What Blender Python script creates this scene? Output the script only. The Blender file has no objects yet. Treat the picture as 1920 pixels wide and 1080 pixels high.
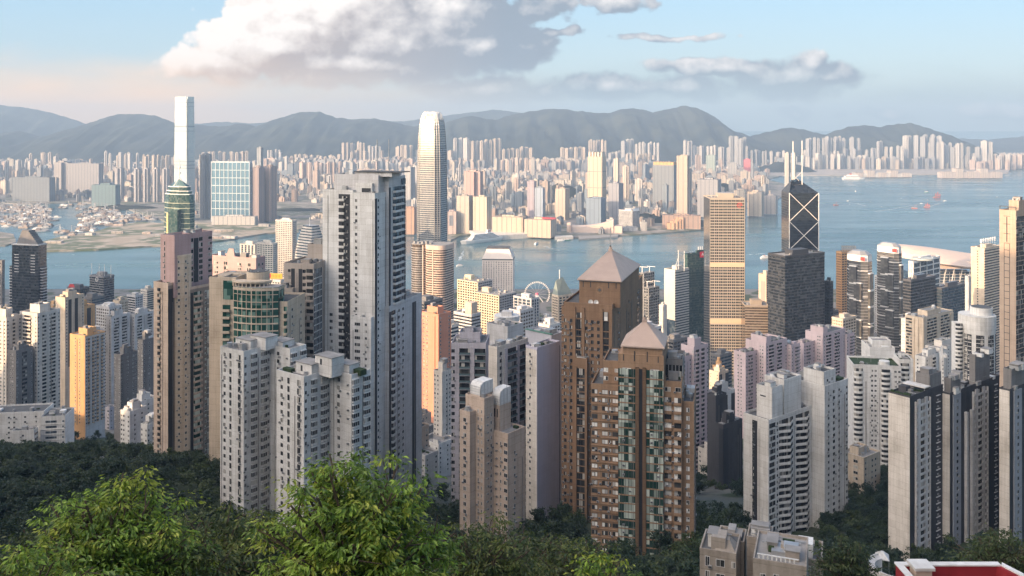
import bpy, math, random
from mathutils import Vector, Matrix, noise
R = random.Random(11)
scene = bpy.context.scene
COL = scene.collection
rad = math.radians
# ------------------------------------------------------------------ camera
FP, CX, HY, CZ = 1660.0, 960.0, 232.0, 385.0      # focal length and horizon of the photograph, camera height in metres
cam_d = bpy.data.cameras.new('camera'); cam = bpy.data.objects.new('camera', cam_d); COL.objects.link(cam)
cam.location = (0, 0, CZ); cam.rotation_euler = (rad(90), 0, 0)
cam_d.sensor_width = 36; cam_d.lens = 36 * FP / 1920; cam_d.shift_y = -(540 - HY) / 1920
cam_d.clip_start = 0.5; cam_d.clip_end = 90000
scene.camera = cam
# ------------------------------------------------------------------ light
SUN_EL, SX, SY = 14.0, -0.80, -0.60               # towards the sun: behind and to the left of the camera
EXPO = 1.22
sun_d = bpy.data.lights.new('sun', 'SUN'); sun_d.energy = 3.6; sun_d.angle = rad(0.5); sun_d.color = (1.0, 0.67, 0.40)
sun = bpy.data.objects.new('sun', sun_d); COL.objects.link(sun)
tow = Vector((SX * math.cos(rad(SUN_EL)), SY * math.cos(rad(SUN_EL)), math.sin(rad(SUN_EL))))
sun.rotation_euler = tow.to_track_quat('Z', 'Y').to_euler()
sun.location = (-500, -500, 900)
vs = scene.view_settings
vs.view_transform = 'Standard'; vs.look = 'None'; vs.exposure = EXPO; vs.gamma = 1
scene.render.resolution_x, scene.render.resolution_y = 1024, 576
# ------------------------------------------------------------------ node helpers
def N(nt, typ, **kw):
    n = nt.nodes.new(typ)
    for k, v in kw.items(): setattr(n, k, v)
    return n
def L(nt, a, b): nt.links.new(a, b)
def setin(nt, sock, v):
    if hasattr(v, 'is_output') or hasattr(v, 'links'): nt.links.new(v, sock)
    else: sock.default_value = v
def mth(nt, op, a, b=None, c=None, clamp=False):
    n = N(nt, 'ShaderNodeMath', operation=op); n.use_clamp = clamp
    setin(nt, n.inputs[0], a)
    if b is not None: setin(nt, n.inputs[1], b)
    if c is not None: setin(nt, n.inputs[2], c)
    return n.outputs[0]
def vmt(nt, op, a, b=None):
    n = N(nt, 'ShaderNodeVectorMath', operation=op)
    setin(nt, n.inputs[0], a)
    if b is not None: setin(nt, n.inputs[1], b)
    return n.outputs['Value'] if op in ('LENGTH', 'DOT_PRODUCT', 'DISTANCE') else n.outputs[0]
def mrange(nt, v, a, b, c=0.0, d=1.0, smooth=False):
    n = N(nt, 'ShaderNodeMapRange'); n.interpolation_type = 'SMOOTHSTEP' if smooth else 'LINEAR'; n.clamp = True
    setin(nt, n.inputs[0], v)
    for i, x in enumerate((a, b, c, d)): setin(nt, n.inputs[i + 1], x)
    return n.outputs[0]
def mixc(nt, f, a, b, blend='MIX'):
    n = N(nt, 'ShaderNodeMix', data_type='RGBA', blend_type=blend); n.clamp_factor = True; n.clamp_result = False
    setin(nt, n.inputs[0], f)
    for i, x in ((6, a), (7, b)):
        if isinstance(x, tuple) and len(x) == 3: x = x + (1,)
        setin(nt, n.inputs[i], x)
    return n.outputs[2]
# ------------------------------------------------------------------ sky with clouds
world = bpy.data.worlds.new('World'); scene.world = world; world.use_nodes = True
wt = world.node_tree; wt.nodes.clear()
SKY_STR = 0.15
sky = N(wt, 'ShaderNodeTexSky', sky_type='NISHITA'); sky.sun_disc = False
sky.sun_elevation = rad(SUN_EL); sky.sun_rotation = math.atan2(SX, SY); sky.altitude = 380
sky.air_density = 1.0; sky.dust_density = 2.5; sky.ozone_density = 1.2
# cloud positions are angles on the sky: x/y and z/y of the view direction, scaled to about 100 units across the view
cg = bpy.data.node_groups.new('cloud_density', 'ShaderNodeTree')
cg.interface.new_socket('P', in_out='INPUT', socket_type='NodeSocketVector')
cg.interface.new_socket('D', in_out='OUTPUT', socket_type='NodeSocketFloat')
gi = N(cg, 'NodeGroupInput'); go = N(cg, 'NodeGroupOutput')
w1 = N(cg, 'ShaderNodeTexNoise'); w1.inputs['Scale'].default_value = 1.1; w1.noise_dimensions = '2D'; w1.inputs['Detail'].default_value = 3
L(cg, gi.outputs[0], w1.inputs['Vector'])
warp = vmt(cg, 'MULTIPLY', vmt(cg, 'SUBTRACT', w1.outputs['Color'], (.5, .5, .5)), (.55, .3, 0))
P = vmt(cg, 'ADD', gi.outputs[0], warp)
BLOBS = [  # centre x, y, radius x, y, weight
    (6.35, .1, 2.3, 1.25, 1.6), (5.0, .88, 1.7, .7, 1.35), (4.1, 1.18, 1.3, .45, 1.1), (7.5, .75, 2.0, 1.0, 1.5), (9.0, .9, 1.5, .6, 1.4),
    (6.8, 1.2, 3.2, .55, 1.2), (8.4, .15, 1.45, 1.2, 1.5), (5.6, .55, 1.7, .85, 1.3),
    (13.5, 1.27, 1.6, .24, 1.1), (14.75, 1.5, 1.35, .5, 1.2), (15.2, 1.16, .42, .3, .95), (15.6, 1.45, .7, .34, .9), (13.0, 1.66, 1.05, .36, 1.1),
    (11.3, 1.62, 1.25, .32, 1.15), (9.2, 1.7, 1.9, .34, 1.0), (12.6, .72, 1.15, .09, .45), (10.2, .62, .8, .09, .45), (11.55, .05, .7, .26, .55), (9.9, .12, 1.0, .3, .36),
    (14.9, 2.13, .5, .16, 1.0), (16.65, 2.14, .6, .18, 1.1), (18.35, 2.12, .55, .2, 1.1), (18.95, 2.1, .45, .18, 1.1), (15.7, 2.17, .3, .07, .6)]
acc = None
for (x, y, rx, ry, wgt) in BLOBS:
    ln = vmt(cg, 'LENGTH', vmt(cg, 'MULTIPLY', vmt(cg, 'SUBTRACT', P, (x, y, 0)), (1 / rx, 1 / ry, 0)))
    v = mth(cg, 'MULTIPLY_ADD', ln, -wgt, wgt)
    acc = v if acc is None else mth(cg, 'SMOOTH_MAX', acc, v, .12)
nz = N(cg, 'ShaderNodeTexNoise'); nz.inputs['Scale'].default_value = 1.45; nz.noise_dimensions = '2D'; nz.inputs['Detail'].default_value = 8; nz.inputs['Roughness'].default_value = .53
L(cg, vmt(cg, 'MULTIPLY', gi.outputs[0], (1, 1.35, 1)), nz.inputs['Vector'])
vz = N(cg, 'ShaderNodeTexVoronoi', feature='F1', voronoi_dimensions='2D'); vz.inputs['Scale'].default_value = 2.6
L(cg, vmt(cg, 'MULTIPLY', P, (1, 1.2, 1)), vz.inputs['Vector'])
d0 = mth(cg, 'MULTIPLY_ADD', nz.outputs['Fac'], 0.85, -.425)
d1 = mth(cg, 'MULTIPLY_ADD', vz.outputs['Distance'], -.30, .16)
L(cg, mth(cg, 'ADD', acc, mth(cg, 'ADD', d0, d1)), go.inputs[0])
tc = N(wt, 'ShaderNodeTexCoord')
sx = N(wt, 'ShaderNodeSeparateXYZ'); L(wt, tc.outputs['Generated'], sx.inputs[0])
yy = mth(wt, 'MAXIMUM', sx.outputs[1], .05)
cp = N(wt, 'ShaderNodeCombineXYZ')
L(wt, mth(wt, 'MULTIPLY_ADD', mth(wt, 'DIVIDE', sx.outputs[0], yy), 16.6, 9.6), cp.inputs[0])
L(wt, mth(wt, 'MULTIPLY_ADD', mth(wt, 'DIVIDE', sx.outputs[2], yy), -16.6, 2.32), cp.inputs[1])
PP = cp.outputs[0]
sp = N(wt, 'ShaderNodeSeparateXYZ'); L(wt, PP, sp.inputs[0])
ca = N(wt, 'ShaderNodeGroup'); ca.node_tree = cg; L(wt, PP, ca.inputs[0])
cb = N(wt, 'ShaderNodeGroup'); cb.node_tree = cg; L(wt, vmt(wt, 'ADD', PP, (-.21, -.18, 0)), cb.inputs[0])
cc = N(wt, 'ShaderNodeGroup'); cc.node_tree = cg; L(wt, vmt(wt, 'ADD', PP, (-1.1, -.5, 0)), cc.inputs[0])
D = ca.outputs[0]
front = mth(wt, 'MULTIPLY', mrange(wt, sx.outputs[1], .1, .3), mth(wt, 'MULTIPLY', mrange(wt, sp.outputs[1], -4.5, -2.0), mrange(wt, sp.outputs[1], 4.0, 3.0)))
alpha = mrange(wt, D, .0, mrange(wt, sp.outputs[1], .6, 1.5, .16, .5), smooth=True)
lit = mth(wt, 'ADD', mth(wt, 'MULTIPLY', mth(wt, 'SUBTRACT', D, cb.outputs[0]), .85), mth(wt, 'MULTIPLY', mth(wt, 'SUBTRACT', D, cc.outputs[0]), .42))
lit = mth(wt, 'SUBTRACT', lit, mth(wt, 'ADD', mrange(wt, sp.outputs[1], .35, 1.5, -.10, .34), mrange(wt, sp.outputs[0], 6.8, 9.5, -.05, .30)))
fn = N(wt, 'ShaderNodeTexNoise'); fn.noise_dimensions = '2D'; fn.inputs['Scale'].default_value = 4.6; fn.inputs['Detail'].default_value = 7; fn.inputs['Roughness'].default_value = .62
L(wt, vmt(wt, 'MULTIPLY', PP, (1, 1.25, 1)), fn.inputs['Vector'])
lit = mth(wt, 'ADD', lit, mth(wt, 'SUBTRACT', mth(wt, 'MULTIPLY_ADD', fn.outputs['Fac'], .62, -.36), mrange(wt, sp.outputs[0], 9.6, 11.2, 0, .20)))
litf = mrange(wt, lit, -.46, .66)
leftf = mrange(wt, sp.outputs[0], 3.0, 9.5)
shade_c = mixc(wt, leftf, (.72, .54, .46), (.35, .42, .51))
light_c = mixc(wt, leftf, (1.26, 1.14, 1.06), (1.12, 1.06, 1.03))
K = 1.0 / SKY_STR / (2 ** EXPO)
def ksc(c): return mixc(wt, 1.0, c, (K, K, K), 'MULTIPLY')
cloud_c = ksc(mixc(wt, litf, shade_c, light_c))
# thin veil of haze cloud low over the far hills
vn = N(wt, 'ShaderNodeTexNoise'); vn.inputs['Scale'].default_value = .8; vn.inputs['Detail'].default_value = 5
L(wt, vmt(wt, 'MULTIPLY', PP, (.6, 2.2, 1)), vn.inputs['Vector'])
vy = mth(wt, 'ADD', sp.outputs[1], mth(wt, 'MULTIPLY_ADD', vn.outputs['Fac'], .9, -.45))
veil_a = mth(wt, 'MULTIPLY', mrange(wt, vy, mrange(wt, sp.outputs[0], 2.0, 9.0, .75, 1.1), 2.1, 0, .92, smooth=True), mrange(wt, sp.outputs[0], 3.0, 13.0, 1.0, .75))
veil_c = ksc(mixc(wt, mrange(wt, sp.outputs[0], 3.0, 11.0), (1.35, .90, .60), (.50, .64, .70)))
sky_c = mixc(wt, .85, sky.outputs[0], ksc(mixc(wt, mrange(wt, sp.outputs[1], -.2, 1.9), (.46, .71, .93), (.64, .77, .83))))
c1 = mixc(wt, mth(wt, 'MULTIPLY', alpha, .96), sky_c, cloud_c)
c2 = mixc(wt, veil_a, c1, veil_c)
bg = N(wt, 'ShaderNodeBackground'); bg.inputs[1].default_value = SKY_STR; L(wt, c2, bg.inputs[0])
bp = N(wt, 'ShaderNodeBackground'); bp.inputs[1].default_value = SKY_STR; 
# warm fill glow added to the unseen sky behind left, brightening left faces
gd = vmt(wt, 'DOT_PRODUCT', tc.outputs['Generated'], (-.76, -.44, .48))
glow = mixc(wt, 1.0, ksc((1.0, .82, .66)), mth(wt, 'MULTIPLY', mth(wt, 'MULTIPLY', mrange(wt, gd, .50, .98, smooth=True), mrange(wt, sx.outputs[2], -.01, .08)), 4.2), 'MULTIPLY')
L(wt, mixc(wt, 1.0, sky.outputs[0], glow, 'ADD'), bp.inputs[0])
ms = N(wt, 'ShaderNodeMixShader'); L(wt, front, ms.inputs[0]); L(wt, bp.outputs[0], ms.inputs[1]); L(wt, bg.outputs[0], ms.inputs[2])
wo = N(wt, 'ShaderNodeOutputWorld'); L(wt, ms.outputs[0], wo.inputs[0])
# ------------------------------------------------------------------ geometry helpers
def ux(px): return (px - CX) / FP
def wx(px, Y): return ux(px) * Y
def wz(py, Y): return CZ - (py - HY) / FP * Y
def seaY(py, z=0): return FP * (CZ - z) / (py - HY)
def seapt(px, py, z=0):
    Y = seaY(py, z); return (wx(px, Y), Y)
def fbm(x, y, z=0, oc=5):
    s, a, f = 0, 1, 1
    for i in range(oc):
        s += a * noise.noise(Vector((x * f, y * f, z + i * 7.3))); a *= .5; f *= 2.03
    return s
def interp(tab, x):
    if x <= tab[0][0]: return tab[0][1]
    for (a, b), (c, d) in zip(tab, tab[1:]):
        if x <= c: return b + (d - b) * (x - a) / (c - a)
    return tab[-1][1]
def mesh_obj(name, V, F, mats, fm=None, parent=None, smooth=False):
    me = bpy.data.meshes.new(name); me.from_pydata(V, [], F)
    for m in (mats if isinstance(mats, (list, tuple)) else [mats]): me.materials.append(m)
    if fm: me.polygons.foreach_set('material_index', fm)
    if smooth: me.polygons.foreach_set('use_smooth', [True] * len(F))
    me.update()
    o = bpy.data.objects.new(name, me); COL.objects.link(o)
    if parent: o.parent = parent
    return o
def tag(o, label=None, cat=None, group=None, kind=None):
    if label: o['label'] = label
    if cat: o['category'] = cat
    if group: o['group'] = group
    if kind: o['kind'] = kind
    return o
# ------------------------------------------------------------------ materials
MATS = {}
def new_mat(name):
    m = bpy.data.materials.new(name); m.use_nodes = True
    nt = m.node_tree; b = nt.nodes['Principled BSDF']
    return m, nt, b
def wallm(name, col, stain=.25, rough=.8, spec=.3, streak=1.0):
    """painted or tiled wall: large blotches, vertical rain streaks, fine grain"""
    if name in MATS: return MATS[name]
    m, nt, b = new_mat(name)
    t = N(nt, 'ShaderNodeTexCoord')
    n1 = N(nt, 'ShaderNodeTexNoise'); n1.inputs['Scale'].default_value = 1; n1.inputs['Detail'].default_value = 4
    L(nt, vmt(nt, 'MULTIPLY', t.outputs['Object'], (.9 * streak, .9 * streak, .035)), n1.inputs['Vector'])
    n2 = N(nt, 'ShaderNodeTexNoise'); n2.inputs['Scale'].default_value = .11; n2.inputs['Detail'].default_value = 5
    L(nt, t.outputs['Object'], n2.inputs['Vector'])
    n3 = N(nt, 'ShaderNodeTexNoise'); n3.inputs['Scale'].default_value = 1.6; n3.inputs['Detail'].default_value = 2
    L(nt, t.outputs['Object'], n3.inputs['Vector'])
    f = mth(nt, 'ADD', mrange(nt, n1.outputs['Fac'], .42, .75, 0, .5), mth(nt, 'ADD', mrange(nt, n2.outputs['Fac'], .4, .75, 0, .4), mrange(nt, n3.outputs['Fac'], .35, .7, 0, .22)))
    # storey joints and panel to panel differences of the cladding
    sp_ = N(nt, 'ShaderNodeSeparateXYZ'); L(nt, t.outputs['Object'], sp_.inputs[0])
    jo = mth(nt, 'LESS_THAN', mth(nt, 'FRACT', mth(nt, 'DIVIDE', sp_.outputs[2], 3.05)), .06)
    wn = N(nt, 'ShaderNodeTexWhiteNoise', noise_dimensions='3D'); L(nt, vmt(nt, 'FLOOR', vmt(nt, 'MULTIPLY', t.outputs['Object'], (.28, .28, 1 / 3.05))), wn.inputs['Vector'])
    f = mth(nt, 'ADD', f, mth(nt, 'ADD', mth(nt, 'MULTIPLY', jo, .35), mth(nt, 'MULTIPLY', wn.outputs['Value'], .22)))
    dark = tuple(c * k for c, k in zip(col, (.50, .48, .45)))
    L(nt, mixc(nt, mth(nt, 'MULTIPLY', f, stain * 2.45), col, dark), b.inputs['Base Color'])
    b.inputs['Roughness'].default_value = rough; b.inputs['Specular IOR Level'].default_value = spec
    MATS[name] = m; return m
def glassm(name, col=(.025, .03, .035), lightcol=(.30, .30, .28), p=.82, rough=.12, metal=0.0, spec=.6, cell=1.6):
    """window glass; here and there a pale curtain or blind behind it"""
    if name in MATS: return MATS[name]
    m, nt, b = new_mat(name)
    oi = N(nt, 'ShaderNodeObjectInfo'); ge = N(nt, 'ShaderNodeNewGeometry'); t = N(nt, 'ShaderNodeTexCoord')
    wn = N(nt, 'ShaderNodeTexWhiteNoise', noise_dimensions='4D')
    L(nt, vmt(nt, 'FLOOR', vmt(nt, 'MULTIPLY', t.outputs['Object'], (1 / cell, 1 / cell, 1 / 3.0))), wn.inputs['Vector'])
    L(nt, mth(nt, 'ADD', mth(nt, 'MULTIPLY', oi.outputs['Random'], 91.7), mth(nt, 'MULTIPLY', ge.outputs['Random Per Island'], 53.1)), wn.inputs['W'])
    f = mth(nt, 'POWER', mrange(nt, wn.outputs['Value'], p, 1.0), .6)
    var = mth(nt, 'MULTIPLY', wn.outputs['Value'], .12)
    L(nt, mixc(nt, mth(nt, 'ADD', f, var), col, lightcol), b.inputs['Base Color'])
    b.inputs['Roughness'].default_value = rough; b.inputs['Metallic'].default_value = metal; b.inputs['Specular IOR Level'].default_value = spec
    MATS[name] = m; return m
def plain(name, col, rough=.6, metal=0, spec=.4, noise_amt=.2, scale=.8):
    if name in MATS: return MATS[name]
    m, nt, b = new_mat(name)
    t = N(nt, 'ShaderNodeTexCoord')
    n1 = N(nt, 'ShaderNodeTexNoise'); n1.inputs['Scale'].default_value = scale; n1.inputs['Detail'].default_value = 5
    L(nt, t.outputs['Object'], n1.inputs['Vector'])
    L(nt, mixc(nt, mrange(nt, n1.outputs['Fac'], .3, .75, 0, noise_amt * 2), col, tuple(c * .5 for c in col)), b.inputs['Base Color'])
    b.inputs['Roughness'].default_value = rough; b.inputs['Metallic'].default_value = metal; b.inputs['Specular IOR Level'].default_value = spec
    MATS[name] = m; return m
# ------------------------------------------------------------------ sea
def water_mat():
    m, nt, b = new_mat('sea_water')
    g = N(nt, 'ShaderNodeNewGeometry')
    n1 = N(nt, 'ShaderNodeTexNoise'); n1.inputs['Scale'].default_value = .0021; n1.inputs['Detail'].default_value = 5
    L(nt, vmt(nt, 'MULTIPLY', g.outputs['Position'], (.6, 2.4, 1)), n1.inputs['Vector'])
    L(nt, mixc(nt, mrange(nt, n1.outputs['Fac'], .38, .66), (.032, .092, .112), (.078, .16, .18)), b.inputs['Base Color'])  # paler patches imitate glare, put into the water colour
    n2 = N(nt, 'ShaderNodeTexNoise'); n2.inputs['Scale'].default_value = .05; n2.inputs['Detail'].default_value = 6; n2.inputs['Roughness'].default_value = .6
    L(nt, g.outputs['Position'], n2.inputs['Vector'])
    n3 = N(nt, 'ShaderNodeTexNoise'); n3.inputs['Scale'].default_value = .004; n3.inputs['Detail'].default_value = 4
    L(nt, vmt(nt, 'MULTIPLY', g.outputs['Position'], (.5, 1.6, 1)), n3.inputs['Vector'])
    bu = N(nt, 'ShaderNodeBump'); bu.inputs['Distance'].default_value = 2.2
    L(nt, mrange(nt, n3.outputs['Fac'], .35, .65, .15, .55), bu.inputs['Strength'])
    L(nt, n2.outputs['Fac'], bu.inputs['Height']); L(nt, bu.outputs[0], b.inputs['Normal'])
    L(nt, mrange(nt, n3.outputs['Fac'], .35, .65, .16, .30), b.inputs['Roughness'])
    b.inputs['IOR'].default_value = 1.33
    return m
S = 45000
tag(mesh_obj('sea', [(-S, -6000, 0), (S, -6000, 0), (S, S, 0), (-S, S, 0)], [(0, 1, 2, 3)], water_mat()), kind='structure')
# ------------------------------------------------------------------ island terrain
PROF = [(-900, 330), (-400, 392), (-60, 388), (-5, 380.5), (10, 374), (28, 361), (60, 338), (100, 312), (150, 286), (220, 256), (300, 230), (450, 190), (600, 150), (800, 105), (1000, 66), (1200, 34), (1400, 12), (1550, 4), (2045, 3), (2060, -6)]
CREST = [(-2600, 60), (-2200, 230), (-1700, 330), (-1374, 356), (-1200, 335), (-1050, 335), (-952, 352), (-890, 310), (-850, 245), (-825, 245), (-786, 326), (-700, 350), (-640, 318), (-600, 305), (-545, 400), (-495, 470), (-450, 505), (-400, 528), (-330, 530), (0, 520), (500, 500), (900, 450), (1600, 300), (2500, 100)]
def T(X, Y, hill=True):
    z = interp(PROF, Y)
    k = min(1, max(0, (Y - 120) / 200)) * min(1, max(0, (1300 - Y) / 500))
    z += k * (6 * fbm(X * .006, Y * .006, 3) + 20 * min(1, max(0, (-X - 60) / 90)) * min(1, max(0, (640 - Y) / 150)))
    z -= 20 * k * min(1, max(0, (X - 60) / 80)) * min(1, max(0, (480 - Y) / 120))
    a, l = -(X * SX + Y * SY), X * -SY + Y * SX          # along and across the sunlight
    if hill and a < -40:
        c = interp(CREST, l)
        t = min(1, max(0, (-a - 40) / 280)); t = t * t * (3 - 2 * t)
        if a < -330: t = max(0, 1 - (-a - 330) / 900)
        z = max(z, z * (1 - t) + c * t)
    return z
def ground_mat():
    m, nt, b = new_mat('hillside_ground')
    g = N(nt, 'ShaderNodeNewGeometry')
    n1 = N(nt, 'ShaderNodeTexNoise'); n1.inputs['Scale'].default_value = .03; n1.inputs['Detail'].default_value = 6
    L(nt, g.outputs['Position'], n1.inputs['Vector'])
    n2 = N(nt, 'ShaderNodeTexNoise'); n2.inputs['Scale'].default_value = .5; n2.inputs['Detail'].default_value = 4
    L(nt, g.outputs['Position'], n2.inputs['Vector'])
    s = N(nt, 'ShaderNodeSeparateXYZ'); L(nt, g.outputs['Position'], s.inputs[0])
    green = mixc(nt, n2.outputs['Fac'], (.018, .035, .012), (.05, .07, .028))
    city = mixc(nt, n2.outputs['Fac'], (.10, .10, .10), (.22, .21, .20))
    f = mth(nt, 'MULTIPLY', mrange(nt, n1.outputs['Fac'], .42, .5), mrange(nt, s.outputs[1], 380, 620))
    L(nt, mixc(nt, f, green, city), b.inputs['Base Color']); b.inputs['Roughness'].default_value = .9
    return m
def heightfield(name, xs, ys, fn, mat, smooth=True):
    V = [(x, y, fn(x, y)) for y in ys for x in xs]; nx = len(xs)
    F = [(j * nx + i, j * nx + i + 1, (j + 1) * nx + i + 1, (j + 1) * nx + i) for j in range(len(ys) - 1) for i in range(nx - 1)]
    return mesh_obj(name, V, F, mat, smooth=smooth)
ys = sorted(set([-1300 + 40 * i for i in range(33)] + [10 * i for i in range(0, 30)] + [300 + 25 * i for i in range(55)] + [1700, 1850, 2000, 2045, 2060]))
xs = [-2600 + 100 * i for i in range(10)] + [-1600 + 40 * i for i in range(25)] + [-600 + 20 * i for i in range(61)] + [650 + 75 * i for i in range(28)]
GM = ground_mat()
tag(heightfield('ground', xs, ys, lambda x, y: T(x, y, False), GM), kind='structure')
# the peak behind and left of the camera, its unseen crest shaped to place sun and shade
aa = [-1250, -1050, -900, -780, -680, -600, -530, -470, -420, -380, -350, -330, -320, -300, -280, -255, -230, -205, -180, -155, -130, -105, -80, -60, -45, -30]
ll = [-2600 + 100 * i for i in range(14)] + [-1200 + 10 * i for i in range(121)] + [50 * i for i in range(1, 51)]
V = []
for l in ll:
    for a in aa:
        x, y = -a * SX + l * -SY, -a * SY + l * SX
        z, z0 = T(x, y), T(x, y, False); V.append((x, y, z if z > z0 + .5 else z0 - 2.5))
n = len(aa)
tag(mesh_obj('hill', V, [(i * n + j, i * n + j + 1, (i + 1) * n + j + 1, (i + 1) * n + j) for i in range(len(ll) - 1) for j in range(n - 1)], GM, smooth=True), kind='structure')
# ------------------------------------------------------------------ far shore: flat land, runway, breakwater
def land_mat(name, a, b_, c):
    m, nt, b = new_mat(name)
    g = N(nt, 'ShaderNodeNewGeometry')
    n1 = N(nt, 'ShaderNodeTexNoise'); n1.inputs['Scale'].default_value = .006; n1.inputs['Detail'].default_value = 5
    L(nt, g.outputs['Position'], n1.inputs['Vector'])
    n2 = N(nt, 'ShaderNodeTexNoise'); n2.inputs['Scale'].default_value = .02; n2.inputs['Detail'].default_value = 6
    L(nt, g.outputs['Position'], n2.inputs['Vector'])
    L(nt, mixc(nt, mrange(nt, n2.outputs['Fac'], .5, .62), mixc(nt, mrange(nt, n1.outputs['Fac'], .42, .55), a, b_), c), b.inputs['Base Color'])
    b.inputs['Roughness'].default_value = .9
    return m
LM = land_mat('reclaimed_land', (.20, .18, .16), (.09, .10, .06), (.30, .27, .24))
def slab(name, pts, z, mat, zb=-3):
    n = len(pts)
    V = [(x, y, z) for x, y in pts] + [(x, y, zb) for x, y in pts]
    F = [tuple(range(n))] + [(i, i + n, (i + 1) % n + n, (i + 1) % n) for i in range(n)]
    return mesh_obj(name, V, F, mat)
KSH = [(-700, 372), (-60, 380), (60, 384), (150, 380), (215, 386), (300, 412), (330, 428), (420, 424), (500, 415), (560, 430), (640, 446), (700, 447), (755, 436), (800, 440), (845, 452), (862, 444), (930, 436), (990, 437), (1052, 448), (1105, 446), (1160, 443), (1205, 441), (1262, 437), (1318, 432), (1326, 427), (1312, 412), (1322, 398), (1362, 396), (1400, 391), (1442, 384), (1462, 372), (1484, 362), (1487, 350), (1460, 343), (1440, 338)]
KSH = [seapt(x, y) for x, y in KSH]
kpts = KSH + [(wx(1500, 7300), 7300), (wx(1960, 7500), 7500), (14000, 7700), (14000, 15000), (-14000, 15000), (-14000, KSH[0][1])]
tag(slab('city_ground', kpts[::-1], 4.0, LM), kind='structure')
WPK = [(76, 473), (180, 470), (285, 463), (350, 461), (420, 452), (500, 439), (560, 436), (560, 424), (470, 419), (380, 420), (340, 414), (300, 420), (262, 418), (216, 424), (180, 436), (120, 444), (80, 455)]
tag(slab('waterfront_park', [seapt(x, y) for x, y in WPK][::-1], 4.4, land_mat('park_ground', (.30, .25, .19), (.075, .10, .045), (.36, .31, .26))), kind='structure')
tag(slab('breakwater', [seapt(x, y) for x, y in [(-60, 463), (10, 462), (30, 455), (25, 440), (0, 436), (-60, 440)]][::-1], 3.0, LM), kind='structure')
tag(slab('runway', [seapt(x, y) for x, y in [(1436, 330), (1600, 330), (1750, 328), (1890, 326), (1892, 319), (1700, 318.5), (1500, 318), (1420, 320)]][::-1], 4.6, land_mat('runway_ground', (.34, .30, .26), (.28, .25, .22), (.40, .36, .32))), kind='structure')
# ------------------------------------------------------------------ mountains
def forest_hill_mat():
    m, nt, b = new_mat('forest_hill')
    g = N(nt, 'ShaderNodeNewGeometry')
    n1 = N(nt, 'ShaderNodeTexNoise'); n1.inputs['Scale'].default_value = .003; n1.inputs['Detail'].default_value = 8
    L(nt, g.outputs['Position'], n1.inputs['Vector'])
    L(nt, mixc(nt, mrange(nt, n1.outputs['Fac'], .4, .65), (.012, .018, .018), (.04, .045, .036)), b.inputs['Base Color'])
    b.inputs['Roughness'].default_value = 1; b.inputs['Specular IOR Level'].default_value = .1
    return m
HILL = forest_hill_mat()
def ridge(name, prof, Yc, front, back, seed, spur=.30, step=4, foot=5):
    """mountain range whose crest follows prof (sky angles), with spurs and gullies running down towards the city"""
    cols = []
    px = prof[0][0]
    while px <= prof[-1][0]: cols.append(px); px += step
    ts = [0, .07, .14, .21, .28, .35, .42, .5, .58, .66, .74, .82, .9, .95, 1.0]
    V = []; nb = [.25, .6, 1.0]
    for px in cols:
        zc = wz(interp(prof, px), Yc) + 10 * fbm(px * .07, seed, 1, 5)
        X0 = wx(px, Yc)
        for t in ts:
            q = 1.1 * (.55 - abs(fbm(px * .016 + t * .45, seed + t * 1.1, 5, 6)))
            h = t ** 1.25 + spur * q * math.sin(math.pi * min(1, t * .98)) 
            Yp = Yc - front * (1 - t)
            V.append((X0 * (1 - .25 * (1 - t) * front / Yc), Yp, max(foot - 4, foot + (zc - foot) * h)))
        for t in nb: V.append((X0, Yc + back * t, foot + (zc - foot) * (1 - t)))
    n = len(ts) + len(nb); F = []
    for i in range(len(cols) - 1):
        for j in range(n - 1):
            a = i * n + j; F.append((a, a + n, a + n + 1, a + 1))
    return tag(mesh_obj(name, V, F, HILL, smooth=True), kind='structure')
MAIN = [(-120, 258), (0, 250), (40, 246), (75, 256), (110, 250), (160, 232), (220, 215), (270, 214), (300, 220), (330, 232), (420, 237), (450, 232), (480, 237), (515, 225), (560, 211), (600, 211), (630, 221), (660, 225), (700, 222), (740, 230), (775, 237), (830, 232), (885, 216), (905, 222), (930, 226), (960, 215), (1020, 205), (1050, 206), (1100, 210), (1145, 212), (1165, 205), (1195, 203), (1225, 211), (1255, 205), (1285, 198), (1310, 204), (1340, 220), (1365, 240), (1395, 252), (1440, 268), (1500, 285), (1540, 300)]
ridge('mountains', MAIN, 9900, 2300, 1500, 3.3)
ridge('mountain', [(1330, 296), (1380, 262), (1420, 252), (1450, 245), (1480, 239), (1510, 244), (1550, 254), (1590, 262), (1650, 290)], 9500, 1200, 900, 8.1)
ridge('mountain', [(1480, 290), (1540, 256), (1590, 238), (1620, 236), (1650, 238), (1680, 233), (1705, 231), (1740, 240), (1775, 252), (1810, 266), (1870, 290)], 9300, 1100, 900, 5.7)
ridge('mountain', [(-160, 200), (0, 197), (60, 203), (120, 218), (170, 236), (260, 250)], 12500, 2000, 900, 2.2)
ridge('mountain', [(280, 240), (420, 228), (470, 232), (560, 226), (760, 228), (860, 214), (925, 206), (980, 212), (1080, 232)], 13300, 1500, 800, 9.2)
ridge('mountain', [(1660, 275), (1750, 258), (1850, 262), (1930, 255), (2050, 262)], 13300, 1500, 800, 4.9)
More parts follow.
